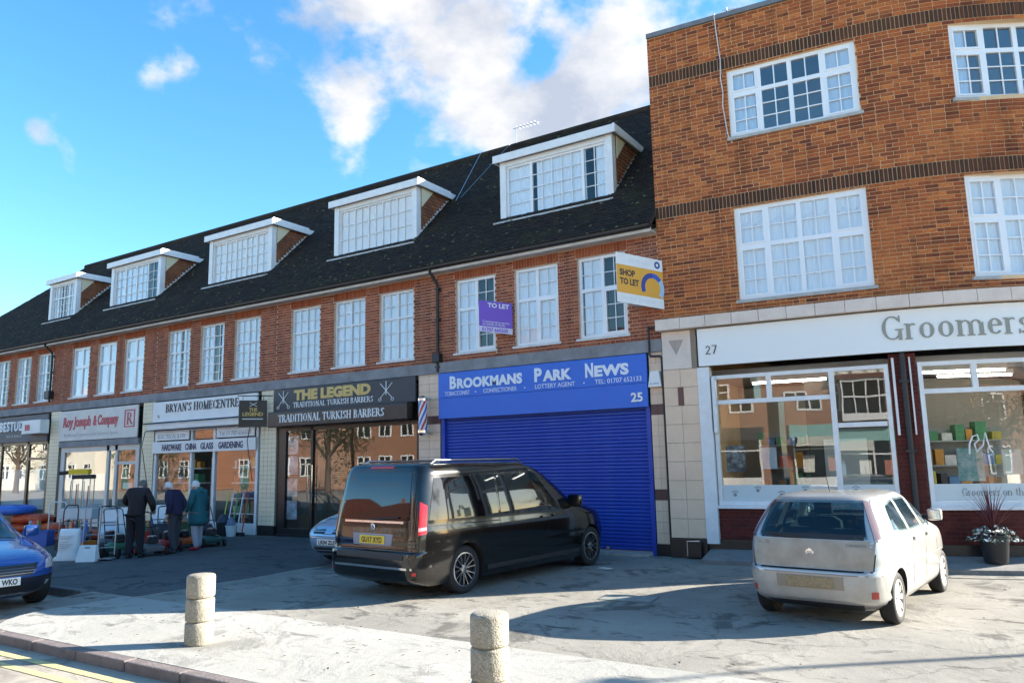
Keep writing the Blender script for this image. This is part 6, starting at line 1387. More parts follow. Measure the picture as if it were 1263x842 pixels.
# ---- blue crossover at the left edge
suv = Car([(.20, -.70, 3.26, .70), (.29, -.86, 3.42, .84), (.40, -.90, 3.52, .90), (.54, -.90, 3.55, .92), (.63, -.89, 3.52, .925), (.71, -.88, 3.44, .925), (.79, -.86, 3.26, .915), (.86, -.85, 2.95, .90), (.92, -.83, 2.55, .88), (.98, -.80, 2.25, .855), (1.14, -.68, 1.85, .78), (1.33, -.50, 1.42, .70), (1.41, -.3, 1.1, .64), (1.45, .1, .8, .45)], 1.25, 6., 4.8, 2.62, .325, 1.84, .22)
blu = P('bright_blue_paint', (.02, .09, .36), .2, metal=.4, coat=1.0)
T, body = make_car(suv, 'crossover_car', (-9.90, -8.82, -.1), R(-5), 'bright blue crossover car cut by the left picture edge', blu, 'split', P('dark_alloy', (.2, .2, .21), .3, metal=1), .24)
for sg in (1, -1):
    suv.patch('wrap', [(50, .60), (21, .595)], [(47, .76), (24, .70)], .008, .02, 8, 5, sg).build('headlight', M_clear, T, smooth=40)
    suv.patch('wrap', [(40, .30), (20, .30)], [(44, .52), (19, .46)], .006, .02, 8, 4, sg).build('bumper_corner', M_plastic, T, smooth=40)
    suv.patch('wrap', [(31, .37), (25, .37)], [(31, .43), (25, .43)], .012, .015, 3, 2, sg).build('fog_lamp', M_clear, T, smooth=40)
    suv.patch('side', [(-.4, .96), (2.15, .98)], [(-.2, 1.29), (1.46, 1.29)], .004, .01, 10, 5, sg).build('side_window', M_tint, T, smooth=40)
    p = suv.side(2.05, .98, sg); m_ = MB(); m_.box(p.x-.06, p.x+.06, p.y+(.03 if sg > 0 else -.24), p.y+(.24 if sg > 0 else -.03), p.z-.02, p.z+.16); m_.build('door_mirror', blu, T, bevel=.05, smooth=40)
suv.patch('front', [(.40, .53), (-.40, .53)], [(.52, .68), (-.52, .68)], .006, .02, 10, 4).build('grille', M_plastic, T, smooth=40)
for z in (.555, .59, .625, .66): suv.line('front', [(-.44, z), (.44, z)], .012, .012).build('grille_bar', P('dark_chrome', (.12, .12, .13), .3, metal=1), T)
suv.patch('front', [(.66, .26), (-.66, .26)], [(.70, .40), (-.70, .40)], .006, .02, 10, 2).build('lower_grille', M_plastic, T, smooth=40)
suv.patch('wrap', [(46, .25), (-46, .25)], [(46, .275), (-46, .275)], .008, .02, 16, 2).build('splitter', M_chrome, T, smooth=40)
suv.patch('wrap', [(52, .25), (-52, .25)], [(50, .50), (-50, .50)], .004, .012, 24, 5).build('bumper_cladding', P('navy_plastic', (.012, .014, .028), .45), T, smooth=40)
plate(T, suv, 'front', 'WKO', .46, M_pw, off=.02, tw=.20)
suv.patch('front', [(.80, .98), (-.80, .98)], [(.64, 1.36), (-.64, 1.36)], .004, .01, 12, 8).build('windscreen', M_tint, T, smooth=40)
for sg in (1, -1): w_ = MB(); w_.tube([suv.front(sg*.6, .96)+Vector((.03, 0, .01)), suv.front(sg*.1, .99)+Vector((.03, 0, .02))], .010, 6); w_.build('wiper', M_plastic, T)
#==PART5==
# ------------------------------------------------------------------ people
def skin_mesh(name, verts, edges, radii, mat, lvl=2, root=0):
    me = bpy.data.meshes.new(name); me.from_pydata(verts, edges, []); o = bpy.data.objects.new(name, me); COL.objects.link(o)
    o.modifiers.new('s', 'SKIN'); me.skin_vertices[0].data[root].use_root = True
    for i, r_ in enumerate(radii): me.skin_vertices[0].data[i].radius = (r_, r_) if not isinstance(r_, tuple) else r_
    md = o.modifiers.new('u', 'SUBSURF'); md.levels = md.render_levels = lvl
    bpy.context.view_layer.update(); dg = bpy.context.evaluated_depsgraph_get(); r_ = bpy.data.meshes.new_from_object(o.evaluated_get(dg)); bpy.data.objects.remove(o)
    r_.materials.clear(); r_.materials.append(mat); r_.polygons.foreach_set('use_smooth', [True]*len(r_.polygons)); return r_
M_skin = P('skin', (.60, .36, .26), .6)
def person(loc, rz, label, h, coat, trousers, hair, shoes, lean=.06, headfwd=.10, headdown=.06, coat_len=.50, arms=None, hood=False, hairlen=.0, stride=.06):
    """faces local -y; built at 1.72 m and scaled"""
    T = thing('person', loc, label, 'person', 'people by the hardware shop', fixed=False, rz=rz); T.scale = (h/1.72,)*3
    f = lambda z: -lean*((z-.9)/.5) if z > .9 else 0.           # forward lean above the hips
    hip, chest, neck = (0, 0, .92), (0, f(1.28), 1.28), (0, f(1.46)-.01, 1.46)
    hd = (0, f(1.46)-headfwd, 1.58-headdown)
    A = arms or {1: ((.30, f(1.15)-.06, 1.14), (.27, -.30, .98)), -1: ((-.29, f(1.15)-.04, 1.13), (-.24, -.26, .95))}
    V = [hip, (0, f(1.1), 1.10), chest, neck, (0, (neck[1]+hd[1])/2, 1.52-headdown*.4), hd, (0, hd[1]-.02, hd[2]+.10)]; E_ = [(0, 1), (1, 2), (2, 3), (3, 4), (4, 5), (5, 6)]; Rr = [.105, .100, .115, .060, .055, .088, .062]
    nose = len(V); V += [(0, hd[1]-.095, hd[2]-.01), (0, hd[1]-.125, hd[2]-.028)]; E_ += [(5, nose), (nose, nose+1)]; Rr += [.030, .013]
    hands = {}
    for sg in (1, -1):
        b = len(V); el, wr = A[sg]; sh = (sg*.175, chest[1]+.01, 1.395); d = (Vector(wr)-Vector(el)).normalized(); hv = Vector(wr)+d*.07
        V += [sh, el, wr, tuple(hv)]; E_ += [(2, b), (b, b+1), (b+1, b+2), (b+2, b+3)]; Rr += [.062, .042, .030, .034]
        sdv = d.cross(Vector((0, 0, 1))); sdv = sdv.normalized() if sdv.length > .1 else Vector((1, 0, 0)); up = sdv.cross(d)
        for k in range(4):
            q = hv+sdv*((k-1.5)*.017); c = len(V); L_ = (.060, .072, .068, .052)[k]
            V += [tuple(q+d*.03), tuple(q+d*(.03+L_*.5)-up*.008), tuple(q+d*(.03+L_)-up*.03)]; E_ += [(b+3, c), (c, c+1), (c+1, c+2)]; Rr += [.0095, .009, .0075]
        c = len(V); q = hv-d*.01+sdv*(-sg*.03); V += [tuple(q+sdv*(-sg*.012)+d*.02), tuple(q+sdv*(-sg*.020)+d*.055)]; E_ += [(b+3, c), (c, c+1)]; Rr += [.012, .009]
    for sg in (1, -1):
        b = len(V); V += [(sg*.095, .01, .86), (sg*.10, -.02+sg*stride*.3, .48), (sg*.10, .03+sg*stride, .09), (sg*.105, -.06+sg*stride, .045), (sg*.11, -.15+sg*stride, .035)]; E_ += [(0, b), (b, b+1), (b+1, b+2), (b+2, b+3), (b+3, b+4)]; Rr += [.085, .056, .040, .035, .026]
    bm_ = skin_mesh('body', V, E_, Rr, M_skin); bm_.materials.append(trousers); bm_.materials.append(coat)
    for q in bm_.polygons:
        c = q.center
        if .05 < c.z < 1.0 and abs(c.x) < .19 and abs(c.y) < .17: q.material_index = 1
        elif 1.0 <= c.z < 1.40 and abs(c.x) < .25: q.material_index = 2
    link('body', bm_, T)
    # coat
    V = [(0, .0, 1.34-coat_len), (0, .0, .92), (0, f(1.1)+.005, 1.12), (0, f(1.28)+.012, 1.29), (0, f(1.4), 1.415)]; E_ = [(0, 1), (1, 2), (2, 3), (3, 4)]; Rr = [(.205, .170), (.195, .170), (.19, .165), (.19, .165), .115]
    if V[0][2] > .86: V[0] = (0, 0, .80)
    if coat_len > .6: V[0] = (0, .0, .56); V.append((0, 0, .74)); Rr[0] = (.30, .27); Rr.append((.27, .24)); Rr[1] = (.23, .20); E_[0] = (0, 5); E_.append((5, 1))
    for sg in (1, -1):
        b = len(V); el, wr = A[sg]; V += [(sg*.185, chest[1]+.015, 1.385), el, wr]; E_ += [(3, b), (b, b+1), (b+1, b+2)]; Rr += [.098, .080, .058]
    if hood: b = len(V); V += [(0, f(1.45)+.10, 1.44), (0, f(1.45)+.13, 1.52)]; E_ += [(4, b), (b, b+1)]; Rr += [.10, .05]
    link('coat', skin_mesh('coat', V, E_, Rr, coat), T)
    V = [(0, .005, .98)]; E_ = []; Rr = [.155]
    for sg in (1, -1):
        b = len(V); V += [(sg*.095, .01, .82), (sg*.10, -.02+sg*stride*.3, .48), (sg*.10, .02+sg*stride, .06)]; E_ += [(0, b), (b, b+1), (b+1, b+2)]; Rr += [.115, .088, .074]
    link('trousers', skin_mesh('trousers', V, E_, Rr, trousers), T)
    for sg in (1, -1):
        y = sg*stride; link('shoe', skin_mesh('shoe', [(sg*.10, .07+y, .052), (sg*.10, -.02+y, .052), (sg*.11, -.15+y, .042), (sg*.112, -.19+y, .036)], [(0, 1), (1, 2), (2, 3)], [.046, .050, .044, .03], shoes), T)
    mb = MB(); n = 18; m_ = 10; c = Vector(hd)+Vector((0, .018, .035)); vs = []; fs = []; rr = random.Random(2)
    for j in range(m_+1):
        ph_ = math.pi*.53*j/m_
        for k in range(n):
            q = 2*math.pi*k/n; s_ = math.sin(ph_); front = max(0, -math.sin(q)); r_ = .112*(1+rr.uniform(-.05, .05)); zc = r_*1.05*math.cos(ph_)
            if front > .2 and ph_ > .85: r_ *= .74
            vs.append((c.x+r_*.90*s_*math.cos(q), c.y+r_*s_*math.sin(q), c.z+zc-hairlen*(ph_ > 1.3)*(1-front)))
    for j in range(m_):
        for k in range(n): fs.append((j*n+k, j*n+(k+1) % n, (j+1)*n+(k+1) % n, (j+1)*n+k))
    mb.add(vs, fs); mb.build('hair', hair, T, smooth=80)
    for sg in (1, -1):
        mb = MB(); mb.lathe([(.005, -.012), (.022, -.008), (.024, .006), (.006, .012)], (sg*.088, hd[1]+.01, hd[2]-.005), 'x', 10); mb.build('ear', M_skin, T, smooth=60)
        mb = MB(); mb.lathe([(.003, -.006), (.010, 0), (.003, .006)], (sg*.032, hd[1]-.082, hd[2]+.015), 'y', 8); mb.build('eye', M_blackm, T, smooth=60)
    mb = MB(); mb.box(-.022, .022, hd[1]-.088, hd[1]-.080, hd[2]-.062, hd[2]-.055); mb.build('mouth', P('lip', (.35, .14, .12), .6), T)
    return T
M_white_hair = P('white_hair', (.68, .66, .63), .8); M_grey_hair = P('grey_hair', (.12, .115, .11), .8)
# facing: rz turns local -y; image-left is about (-.84, -.54)
person((-10.38, -4.72, 0), R(-150), 'person in a black jacket and dark trousers seen from behind, bending over the mowers', 1.74, P('black_jacket', (.016, .013, .016), .85), P('dark_trousers', (.014, .014, .020), .9), M_grey_hair, P('black_shoes', (.012, .012, .012), .5), lean=.10, headfwd=.14, headdown=.10,
       arms={1: ((.32, -.10, 1.17), (.30, -.36, 1.10)), -1: ((-.32, -.06, 1.12), (-.22, -.30, .98))})
person((-10.38, -3.78, 0), R(-70), 'white haired person in a navy jacket and grey trousers, middle of the three', 1.66, P('navy_jacket', (.020, .018, .055), .85), P('charcoal_trousers', (.055, .055, .065), .9), M_white_hair, P('grey_shoes', (.05, .045, .04), .6), lean=.10, headfwd=.13, headdown=.09,
       arms={1: ((.27, .05, 1.12), (.25, -.02, .90)), -1: ((-.27, .04, 1.12), (-.25, -.06, .90))})
person((-10.46, -3.13, 0), R(-78), 'white haired person in a teal hooded coat, pale trousers and red shoes', 1.63, P('teal_coat', (.012, .11, .13), .8), P('pale_trousers', (.38, .38, .43), .9), M_white_hair, P('red_shoes', (.35, .02, .03), .6), lean=.04, headfwd=.10, headdown=.05, coat_len=.78, hood=True, hairlen=.02,
       arms={1: ((.26, -.02, 1.12), (.24, -.16, .92)), -1: ((-.26, -.02, 1.12), (-.24, -.16, .92))})

# ------------------------------------------------------------------ goods outside the hardware shop
def mower(loc, rz, label, deck, bag=None, handle_h=.98, wheelc=None, s=1.0):
    T = thing('lawn_mower', loc, label, 'lawn mower', 'lawn mowers outside the hardware shop', fixed=False, rz=rz); T.scale = (s,)*3
    mb = MB(); mb.lathe([(.24, .10), (.26, .12), (.255, .22), (.20, .27), (.08, .285)], (0, 0, 0), 'z', 20); mb.box(-.22, .0, -.25, .25, .10, .24); mb.box(.0, .30, -.22, .22, .11, .22); mb.build('deck', deck, T, bevel=.012, smooth=40)
    mb = MB(); mb.lathe([(.12, .28), (.125, .40), (.10, .43), (.03, .44)], (.02, 0, 0), 'z', 18); mb.box(-.14, .12, -.09, .09, .28, .38); mb.box(.08, .20, -.06, .10, .30, .37); mb.build('engine', M_plastic, T, smooth=40)
    mb = MB(); mb.lathe([(.10, .44), (.10, .46), (.02, .47)], (.02, 0, 0), 'z', 16); mb.tube([(-.10, .14, .30), (-.10, .14, .42)], .025, 8); mb.build('fuel_cap', M_alu, T, smooth=40)
    for x, r_ in ((.26, .09), (-.24, .105)):
        for sg in (1, -1):
            w = MB(); w.lathe([(.02, -.03), (r_-.01, -.03), (r_, -.018), (r_, .018), (r_-.01, .03), (.02, .03)], (x, sg*.27, r_), 'y', 18); wo = w.build('wheel', M_rubber, T, smooth=40)
            w = MB(); w.lathe([(.01, -.034), (r_*.6, -.034), (r_*.6, .034), (.01, .034)], (x, sg*.27, r_), 'y', 14); w.build('hub', wheelc or M_plastic, wo, smooth=40)
    for sg in (1, -1):
        mb = MB(); mb.tube([(-.22, sg*.22, .24), (-.55, sg*.21, .62), (-.80, sg*.20, handle_h-.04), (-.86, sg*.16, handle_h)], .013, 8); mb.build('handle_tube', M_blackm, T, smooth=40)
    mb = MB(); mb.tube([(-.86, -.16, handle_h), (-.87, 0, handle_h+.01), (-.86, .16, handle_h)], .015, 8); mb.tube([(-.55, -.21, .62), (-.55, .21, .62)], .010, 8); mb.build('grip', M_plastic, T, smooth=40)
    if bag:
        mb = MB(); mb.prism([(-.24, .16), (-.72, .22), (-.74, .46), (-.60, .52), (-.26, .40)], 'y', -.19, .19); mb.build('grass_bag', bag, T, bevel=.03, smooth=40)
    return T
M_gm = P('mower_green', (.02, .12, .06), .4); M_rm = P('mower_red', (.42, .02, .02), .35); M_om = P('mower_orange', (.6, .12, .02), .4); M_gy = P('mower_grey', (.10, .10, .11), .5)
M_bagw = P('white_bag', (.70, .72, .75), .7); M_bagk = P('dark_bag', (.03, .03, .035), .9)
mower((-11.45, -4.45, 0), R(-20), 'green lawn mower with black engine left of the person in black', M_gm, None)
mower((-10.55, -4.22, 0), R(-15), 'black lawn mower with red hubs at the feet of the person in black', M_gy, None, wheelc=M_red, s=.92)
mower((-10.95, -3.55, 0), R(-30), 'red lawn mower with dark grass bag behind the person in navy', M_rm, M_bagk, wheelc=M_red)
mower((-11.30, -2.90, 0), R(-25), 'orange red flat mower between the two white haired people', M_om, None, s=.9)
mower((-10.9, -2.45, 0), R(-20), 'dark green mower to the right of the person in teal', P('mower_deep_green', (.015, .07, .055), .4), M_bagk, s=.95)
mower((-12.6, -4.0, 0), R(-25), 'grey lawn mower standing behind the green one', M_gy, M_bagw, wheelc=M_om)
mower((-12.1, -3.0, 0), R(-30), 'maroon lawn mower near the shop window', P('mower_maroon', (.16, .02, .03), .4), M_bagk)
# white sack and white box in front
def sack():
    T = thing('white_sack', (-11.42, -5.55, 0), 'tall white printed sack with flared foot standing before the hardware shop', 'sack', fixed=False, rz=R(30))
    mb = MB(); vs = []; fs = []; n = 20
    for (z, a, b) in ((0, .30, .13), (.05, .31, .14), (.10, .24, .12), (.2, .22, .11), (.4, .215, .12), (.56, .21, .10), (.64, .215, .05), (.66, .20, .03)):
        for k in range(n): q = 2*math.pi*k/n; vs.append((a*math.copysign(abs(math.cos(q))**.5, math.cos(q)), b*math.copysign(abs(math.sin(q))**.6, math.sin(q)), z))
    for j in range(7):
        for k in range(n): fs.append((j*n+k, j*n+(k+1) % n, (j+1)*n+(k+1) % n, (j+1)*n+k))
    fs += [tuple(range(n))[::-1], tuple(range(7*n, 8*n))]; mb.add(vs, fs); mb.build('sack', P('sack_white', (.78, .79, .78), .6, var=.2, vscale=8, bump=.4, bscale=12), T, smooth=50)
    fr = lambda a, d, z: (a, -.125-d, z)
    for k, z in enumerate((.50, .46, .38, .34, .30, .26)): mb = MB(); mb.fbox(fr, -.15, .15-.05*(k % 3), 0, .004, z, z+.014); mb.build('print_line', P('print_grey', (.5, .55, .55), .6), T)
sack()
T = thing('white_carton', (-10.80, -5.48, 0), 'low white tapered carton with a hand hole beside the white sack', 'box', fixed=False, rz=R(35))
mb = MB(); mb.add([(-.20, -.12, 0), (.20, -.12, 0), (.20, .12, 0), (-.20, .12, 0), (-.17, -.03, .33), (.17, -.03, .33), (.17, .06, .33), (-.17, .06, .33)], MB.BF); mb.build('carton', P('carton_white', (.8, .8, .78), .6, var=.15), T, bevel=.006)
mb = MB(); mb.box(-.05, .05, -.047, -.035, .275, .295); mb.build('hand_hole', M_blackm, T)
def sack_truck(loc, rz, label, h=1.2, mat=None):
    T = thing('hand_truck', loc, label, 'hand truck', 'hand trucks outside the hardware shop', fixed=False, rz=rz); mat = mat or M_alu
    mb = MB()
    for sg in (1, -1): mb.tube([(sg*.17, .02, .10), (sg*.17, .06, h-.12), (sg*.12, .10, h)], .014, 8)
    mb.tube([(.12, .10, h), (-.12, .10, h)], .014, 8); [mb.tube([(-.17, .03+.04*z, z), (.17, .03+.04*z, z)], .010, 8) for z in (.25, .5, .75)]; mb.build('frame', mat, T, smooth=40)
    mb = MB(); mb.box(-.2, .2, -.22, .03, .03, .04); mb.build('toe_plate', mat, T)
    for sg in (1, -1): w = MB(); w.lathe([(.02, -.025), (.10, -.025), (.11, 0), (.10, .025), (.02, .025)], (sg*.22, .1, .11), 'x', 18); w.build('wheel', M_rubber, T, smooth=40)
M_galv = P('galvanised', (.36, .38, .40), .4, metal=.8)
sack_truck((-11.25, -5.20, 0), R(35), 'steel hand truck standing behind the white sack', 1.15, M_galv)
sack_truck((-10.72, -5.15, 0), R(40), 'steel hand truck standing behind the white carton', 1.05, M_galv)
sack_truck((-12.55, -5.0, 0), R(30), 'dark hand truck left of the green mower', 1.1, M_blackm)
# tool stand with long handles and a yellow head
T = thing('tool_stand', (-15.2, -3.35, 0), 'stand of upright long handled tools with a yellow block on top', 'tool rack', fixed=False, rz=R(30))
mb = MB(); [mb.tube([(sx*.42, sy*.2, 0), (sx*.40, sy*.16, .95)], .016, 8) for sx in (1, -1) for sy in (1, -1)]; [mb.tube([(-.41, sy*.17, z), (.41, sy*.17, z)], .012, 8) for sy in (1, -1) for z in (.5, .93)]; mb.build('rack', M_galv, T)
mb = MB(); mb.box(-.45, .45, -.2, .2, .62, .90); mb.build('bin', P('clear_bin', (.55, .6, .62), .4), T, bevel=.02)
for k in range(9):
    x_ = -.33+k*.08; h = 1.62+.16*math.sin(k*1.9); c = ((.55, .38, .20), (.5, .5, .5), (.5, .08, .06), (.6, .5, .3))[k % 4]
    mb = MB(); mb.tube([(x_, .02*(-1)**k, .1), (x_+.02, .03*(-1)**k, h)], .013, 8); mb.build('tool_handle', P('tool_%d' % (k % 4), c, .6), T, smooth=40)
mb = MB(); mb.box(-.34, .20, -.08, .10, 1.78, 1.92); mb.build('yellow_block', P('yellow_plastic', (.75, .52, .02), .4), T, bevel=.02); mb = MB(); mb.box(-.25, .34, -.07, .09, 1.66, 1.77); mb.build('black_block', M_plastic, T, bevel=.02); mb = MB(); mb.tube([(-.62, 0, 1.82), (-.32, 0, 1.84)], .05, 10); mb.build('roller', M_plastic, T, smooth=40)
# red and orange sacks, blue sheet, wire trolley
rr = random.Random(8)
def cushion(name, loc, sx, sy, sz, rz, label, mat, cat, group=None):
    mb = MB(); n, m_ = 18, 9; vs = []; fs = []
    for j in range(m_+1):
        v = -math.pi/2+math.pi*j/m_
        for k in range(n):
            q = 2*math.pi*k/n; c_ = math.cos(v); e = .45; f = lambda t: math.copysign(abs(t)**e, t)
            vs.append((sx*f(math.cos(q))*abs(c_)**.45*(1+rr.uniform(-.05, .05)), sy*f(math.sin(q))*abs(c_)**.45*(1+rr.uniform(-.05, .05)), sz*(.5+.5*math.copysign(abs(math.sin(v))**.8, math.sin(v)))*(1+rr.uniform(-.06, .06))))
    for j in range(m_):
        for k in range(n): fs.append((j*n+k, j*n+(k+1) % n, (j+1)*n+(k+1) % n, (j+1)*n+k))
    mb.add(vs, fs); me = mb.mesh(name, mat, 70); o = link(name, me, None, loc, rz); return tag(o, label, cat, group)
M_rs = P('red_sack', (.50, .025, .02), .45, var=.75, vscale=7, var2=(.62, .22, .03), bump=.5, bscale=14)
M_rs2 = P('orange_sack', (.56, .10, .02), .45, var=.75, vscale=9, var2=(.40, .02, .02), bump=.5, bscale=14)
pl = [(-17.6, -3.9, 0, 'bottom left'), (-16.6, -3.4, 0, 'bottom middle'), (-15.9, -2.6, 0, 'bottom right'), (-17.5, -3.8, .24, 'middle left'), (-16.6, -3.3, .24, 'middle right'), (-17.1, -3.6, .48, 'topmost')]
for k, (x_, y_, z_, w) in enumerate(pl): cushion('garden_sack', (x_, y_, z_), .52, .32, .25, R(30+rr.uniform(-12, 12)), 'red and orange printed garden sack, %s of the pile at the left' % w, (M_rs, M_rs2)[k % 2], 'sack', 'red garden sacks in a pile')
cushion('blue_sheet', (-17.7, -3.9, .70), .62, .40, .28, R(20), 'crumpled blue plastic sheet on top of the red sacks', P('blue_sheet', (.03, .16, .62), .35, var=.5, vscale=5, var2=(.02, .06, .3), bump=1.0, bscale=9), 'sheet')
T = thing('wire_trolley', (-15.9, -3.55, 0), 'white tubular trolley handle beside the red sacks', 'trolley', fixed=False, rz=R(30))
mb = MB(); mb.tube([(-.25, 0, .1), (-.24, 0, .98), (-.16, 0, 1.06), (.16, 0, 1.06), (.24, 0, .98), (.25, 0, .1)], .016, 8); mb.build('handle', M_white, T, smooth=40); mb = MB(); [mb.tube([(-.25, 0, z), (.25, 0, z)], .008, 6) for z in (.3, .5, .7)]; mb.box(-.28, .28, -.5, .02, .10, .13); mb.build('platform', M_galv, T)
for sg in (1, -1): w = MB(); w.lathe([(.02, -.02), (.08, -.02), (.08, .02), (.02, .02)], (sg*.28, 0, .08), 'x', 14); w.build('wheel', M_rubber, T, smooth=40)
rc = random.Random(44)
cc = [('red', (.50, .03, .025)), ('dark green', (.03, .12, .06)), ('black', (.02, .02, .022)), ('grey', (.25, .26, .28)), ('blue', (.04, .12, .42)), ('orange', (.6, .2, .03))]
spots = [(-13.6, -2.3), (-14.1, -2.8), (-14.7, -2.5), (-13.2, -1.7), (-14.0, -1.5), (-12.4, -1.9), (-15.2, -2.0), (-12.0, -2.3), (-13.7, -4.3), (-14.3, -3.9), (-15.5, -4.2), (-12.0, -5.0)]
names = ['near the shop window', 'beside the tool stand', 'left of the leaning board', 'under the shop window', 'before the open door', 'behind the person in navy', 'by the office door', 'behind the orange mower', 'left of the green mower', 'under the tool stand', 'by the red sacks', 'behind the white sack']
for k, (x_, y_) in enumerate(spots):
    nm, c = cc[k % 6]; T = thing('storage_crate', (x_, y_, 0), '%s plastic crate %s' % (nm, names[k]), 'crate', 'plastic crates of goods', fixed=False, rz=R(rc.uniform(10, 50)))
    w, d, h = rc.uniform(.22, .32), rc.uniform(.18, .24), rc.uniform(.22, .55); mt = P('crate_'+nm.replace(' ', '_'), c, .45)
    mb = MB(); mb.box(-w, w, -d, d, 0, .02); mb.box(-w, w, -d, -d+.015, .02, h); mb.box(-w, w, d-.015, d, .02, h); mb.box(-w, -w+.015, -d+.015, d-.015, .02, h); mb.box(w-.015, w, -d+.015, d-.015, .02, h); mb.build('tub', mt, T); mb = MB(); mb.box(-w-.015, w+.015, -d-.015, -d, h-.03, h); mb.box(-w-.015, w+.015, d, d+.015, h-.03, h); mb.build('rim', mt, T)
    for j in range(5):
        g = MB(); x2, y2 = rc.uniform(-w*.7, w*.7), rc.uniform(-d*.6, d*.6); g.lathe([(.03, h*.3), (.05, h), (.04, h+rc.uniform(.05, .25)), (.01, h+.27)], (x2, y2, 0), 'z', 8); q = cc[(k+j+1) % 6]; g.build('item', P('item_'+q[0].replace(' ', '_'), tuple(min(1, v*1.3+.05) for v in q[1]), .5), T, smooth=40)
# leaning white boards
for k, (x_, y_, w, h, rz, lab) in enumerate(((-13.1, -3.5, .75, .95, 38, 'large white board leaning behind the green mower'), (-14.6, -1.35, .6, .9, 30, 'white board leaning behind the person in black, near the shop door'))):
    T = thing('white_board', (x_, y_, 0), lab, 'board', fixed=False, rz=R(rz)); mb = MB(); mb.add([(-w/2, -.12, .15), (w/2, -.12, .15), (w/2, -.09, .15), (-w/2, -.09, .15), (-w/2, .12, h), (w/2, .12, h), (w/2, .15, h), (-w/2, .15, h)], MB.BF); mb.build('panel', M_white, T)
    mb = MB(); mb.tube([(-w/2+.05, .15, h-.1), (-w/2+.05, .35, 0)], .014, 6); mb.tube([(w/2-.05, .15, h-.1), (w/2-.05, .35, 0)], .014, 6); mb.tube([(-w/2+.05, -.1, .2), (-w/2+.05, -.16, 0)], .014, 6); mb.tube([(w/2-.05, -.1, .2), (w/2-.05, -.16, 0)], .014, 6); mb.build('prop', M_blackm, T)
def bucket(loc, mat, label, r0=.12, r1=.155, h=.28, fill=None):
    T = thing('bucket', loc, label, 'bucket', 'buckets by the hardware shop door', fixed=False)
    mb = MB(); mb.lathe([(r0, 0), (r1, h), (r1+.012, h), (r1+.012, h+.018), (r1-.008, h+.018), (r0-.006, .02), (.01, .015)], (0, 0, 0), 'z', 24); mb.build('pail', mat, T, smooth=40)
    mb = MB(); mb.tube([(r1*math.cos(q), .02, h+.14*math.sin(q)) for q in (math.pi*k/10 for k in range(11))], .005, 6); mb.build('handle', M_alu, T, smooth=40)
    if fill: mb = MB(); mb.lathe([(r1*.9, h*.8), (r1*.8, h+.10), (r1*.4, h+.2), (.02, h+.24)], (0, 0, 0), 'z', 16); mb.build('contents', fill, T, smooth=40)
bucket((-12.62, -.55, 0), M_white, 'white bucket with grey contents by the hardware shop window', fill=P('grey_cloth', (.2, .23, .32), .8, var=.5, vscale=12, bump=.6))
bucket((-12.98, -.55, 0), M_plastic, 'black bucket between the red drum and the white bucket', .16, .19, .36, fill=P('dark_cloth', (.05, .06, .09), .8))
bucket((-13.45, -.85, 0), M_red, 'red drum shaped bucket right of the person in teal', .20, .22, .32)
# ladders and boards against the right window
for k in range(5):
    x_ = -13.35+k*.22; c = ((.55, .58, .1), (.7, .72, .75), (.08, .3, .15), (.65, .68, .72), (.45, .06, .05))[k]
    T = thing('leaning_tool', (x_, -.25, 0), ('yellow', 'first white', 'green', 'second white', 'red')[k]+' handled tool leaning on the hardware shop window', 'garden tool', 'tools leaning on the window', fixed=False)
    mb = MB(); mb.tube([(.1, -.15, .02), (.0, .13, 1.15)], .018, 8); mb.build('shaft', P('shaft_%d' % k, c, .5), T, smooth=40); mb = MB(); mb.box(.02, .20, -.2, -.12, .0, .10); mb.build('head', M_plastic, T, bevel=.01)

# ------------------------------------------------------------------ street lamp out of frame, whose shadow crosses the forecourt
T = thing('street_lamp', (14.2, 1.4, 0), 'grey street lamp beyond the corner, out of the picture on the right', 'street lamp', fixed=False)
mb = MB(); mb.lathe([(.09, 0), (.09, 1.0), (.06, 1.05), (.045, 5.2)], (0, 0, 0), 'z', 14); mb.build('post', M_galv, T, smooth=40); mb = MB(); mb.tube([(0, 0, 5.15), (-.2, -.3, 5.35), (-.5, -.7, 5.4)], .03, 8); mb.build('arm', M_galv, T, smooth=40); mb = MB(); mb.box(-.75, -.45, -.85, -.60, 5.36, 5.48); mb.build('lantern', M_white, T, bevel=.03)

# ------------------------------------------------------------------ the far side of the street, seen only in the glass
def brick_like():
    mt = P('house_brick', (.26, .095, .05), .9); nt = mt.node_tree; b = nt.nodes['Principled BSDF']; g = nt.nodes.new('ShaderNodeNewGeometry'); mp = nt.nodes.new('ShaderNodeMapping'); mp.inputs['Rotation'].default_value = (R(90), 0, 0); nt.links.new(g.outputs['Position'], mp.inputs['Vector'])
    br = nt.nodes.new('ShaderNodeTexBrick'); br.inputs['Scale'].default_value = 3.2; br.inputs['Color1'].default_value = (.20, .065, .035, 1); br.inputs['Color2'].default_value = (.34, .13, .06, 1); br.inputs['Mortar'].default_value = (.40, .30, .22, 1); br.inputs['Mortar Size'].default_value = .03
    nt.links.new(mp.outputs[0], br.inputs['Vector']); nt.links.new(br.outputs['Color'], b.inputs['Base Color']); return mt
M_hb = brick_like(); M_hr = P('house_roof', (.16, .06, .04), .9, var=.5, vscale=2); M_hw = P('house_render', (.70, .66, .56), .9, var=.2)
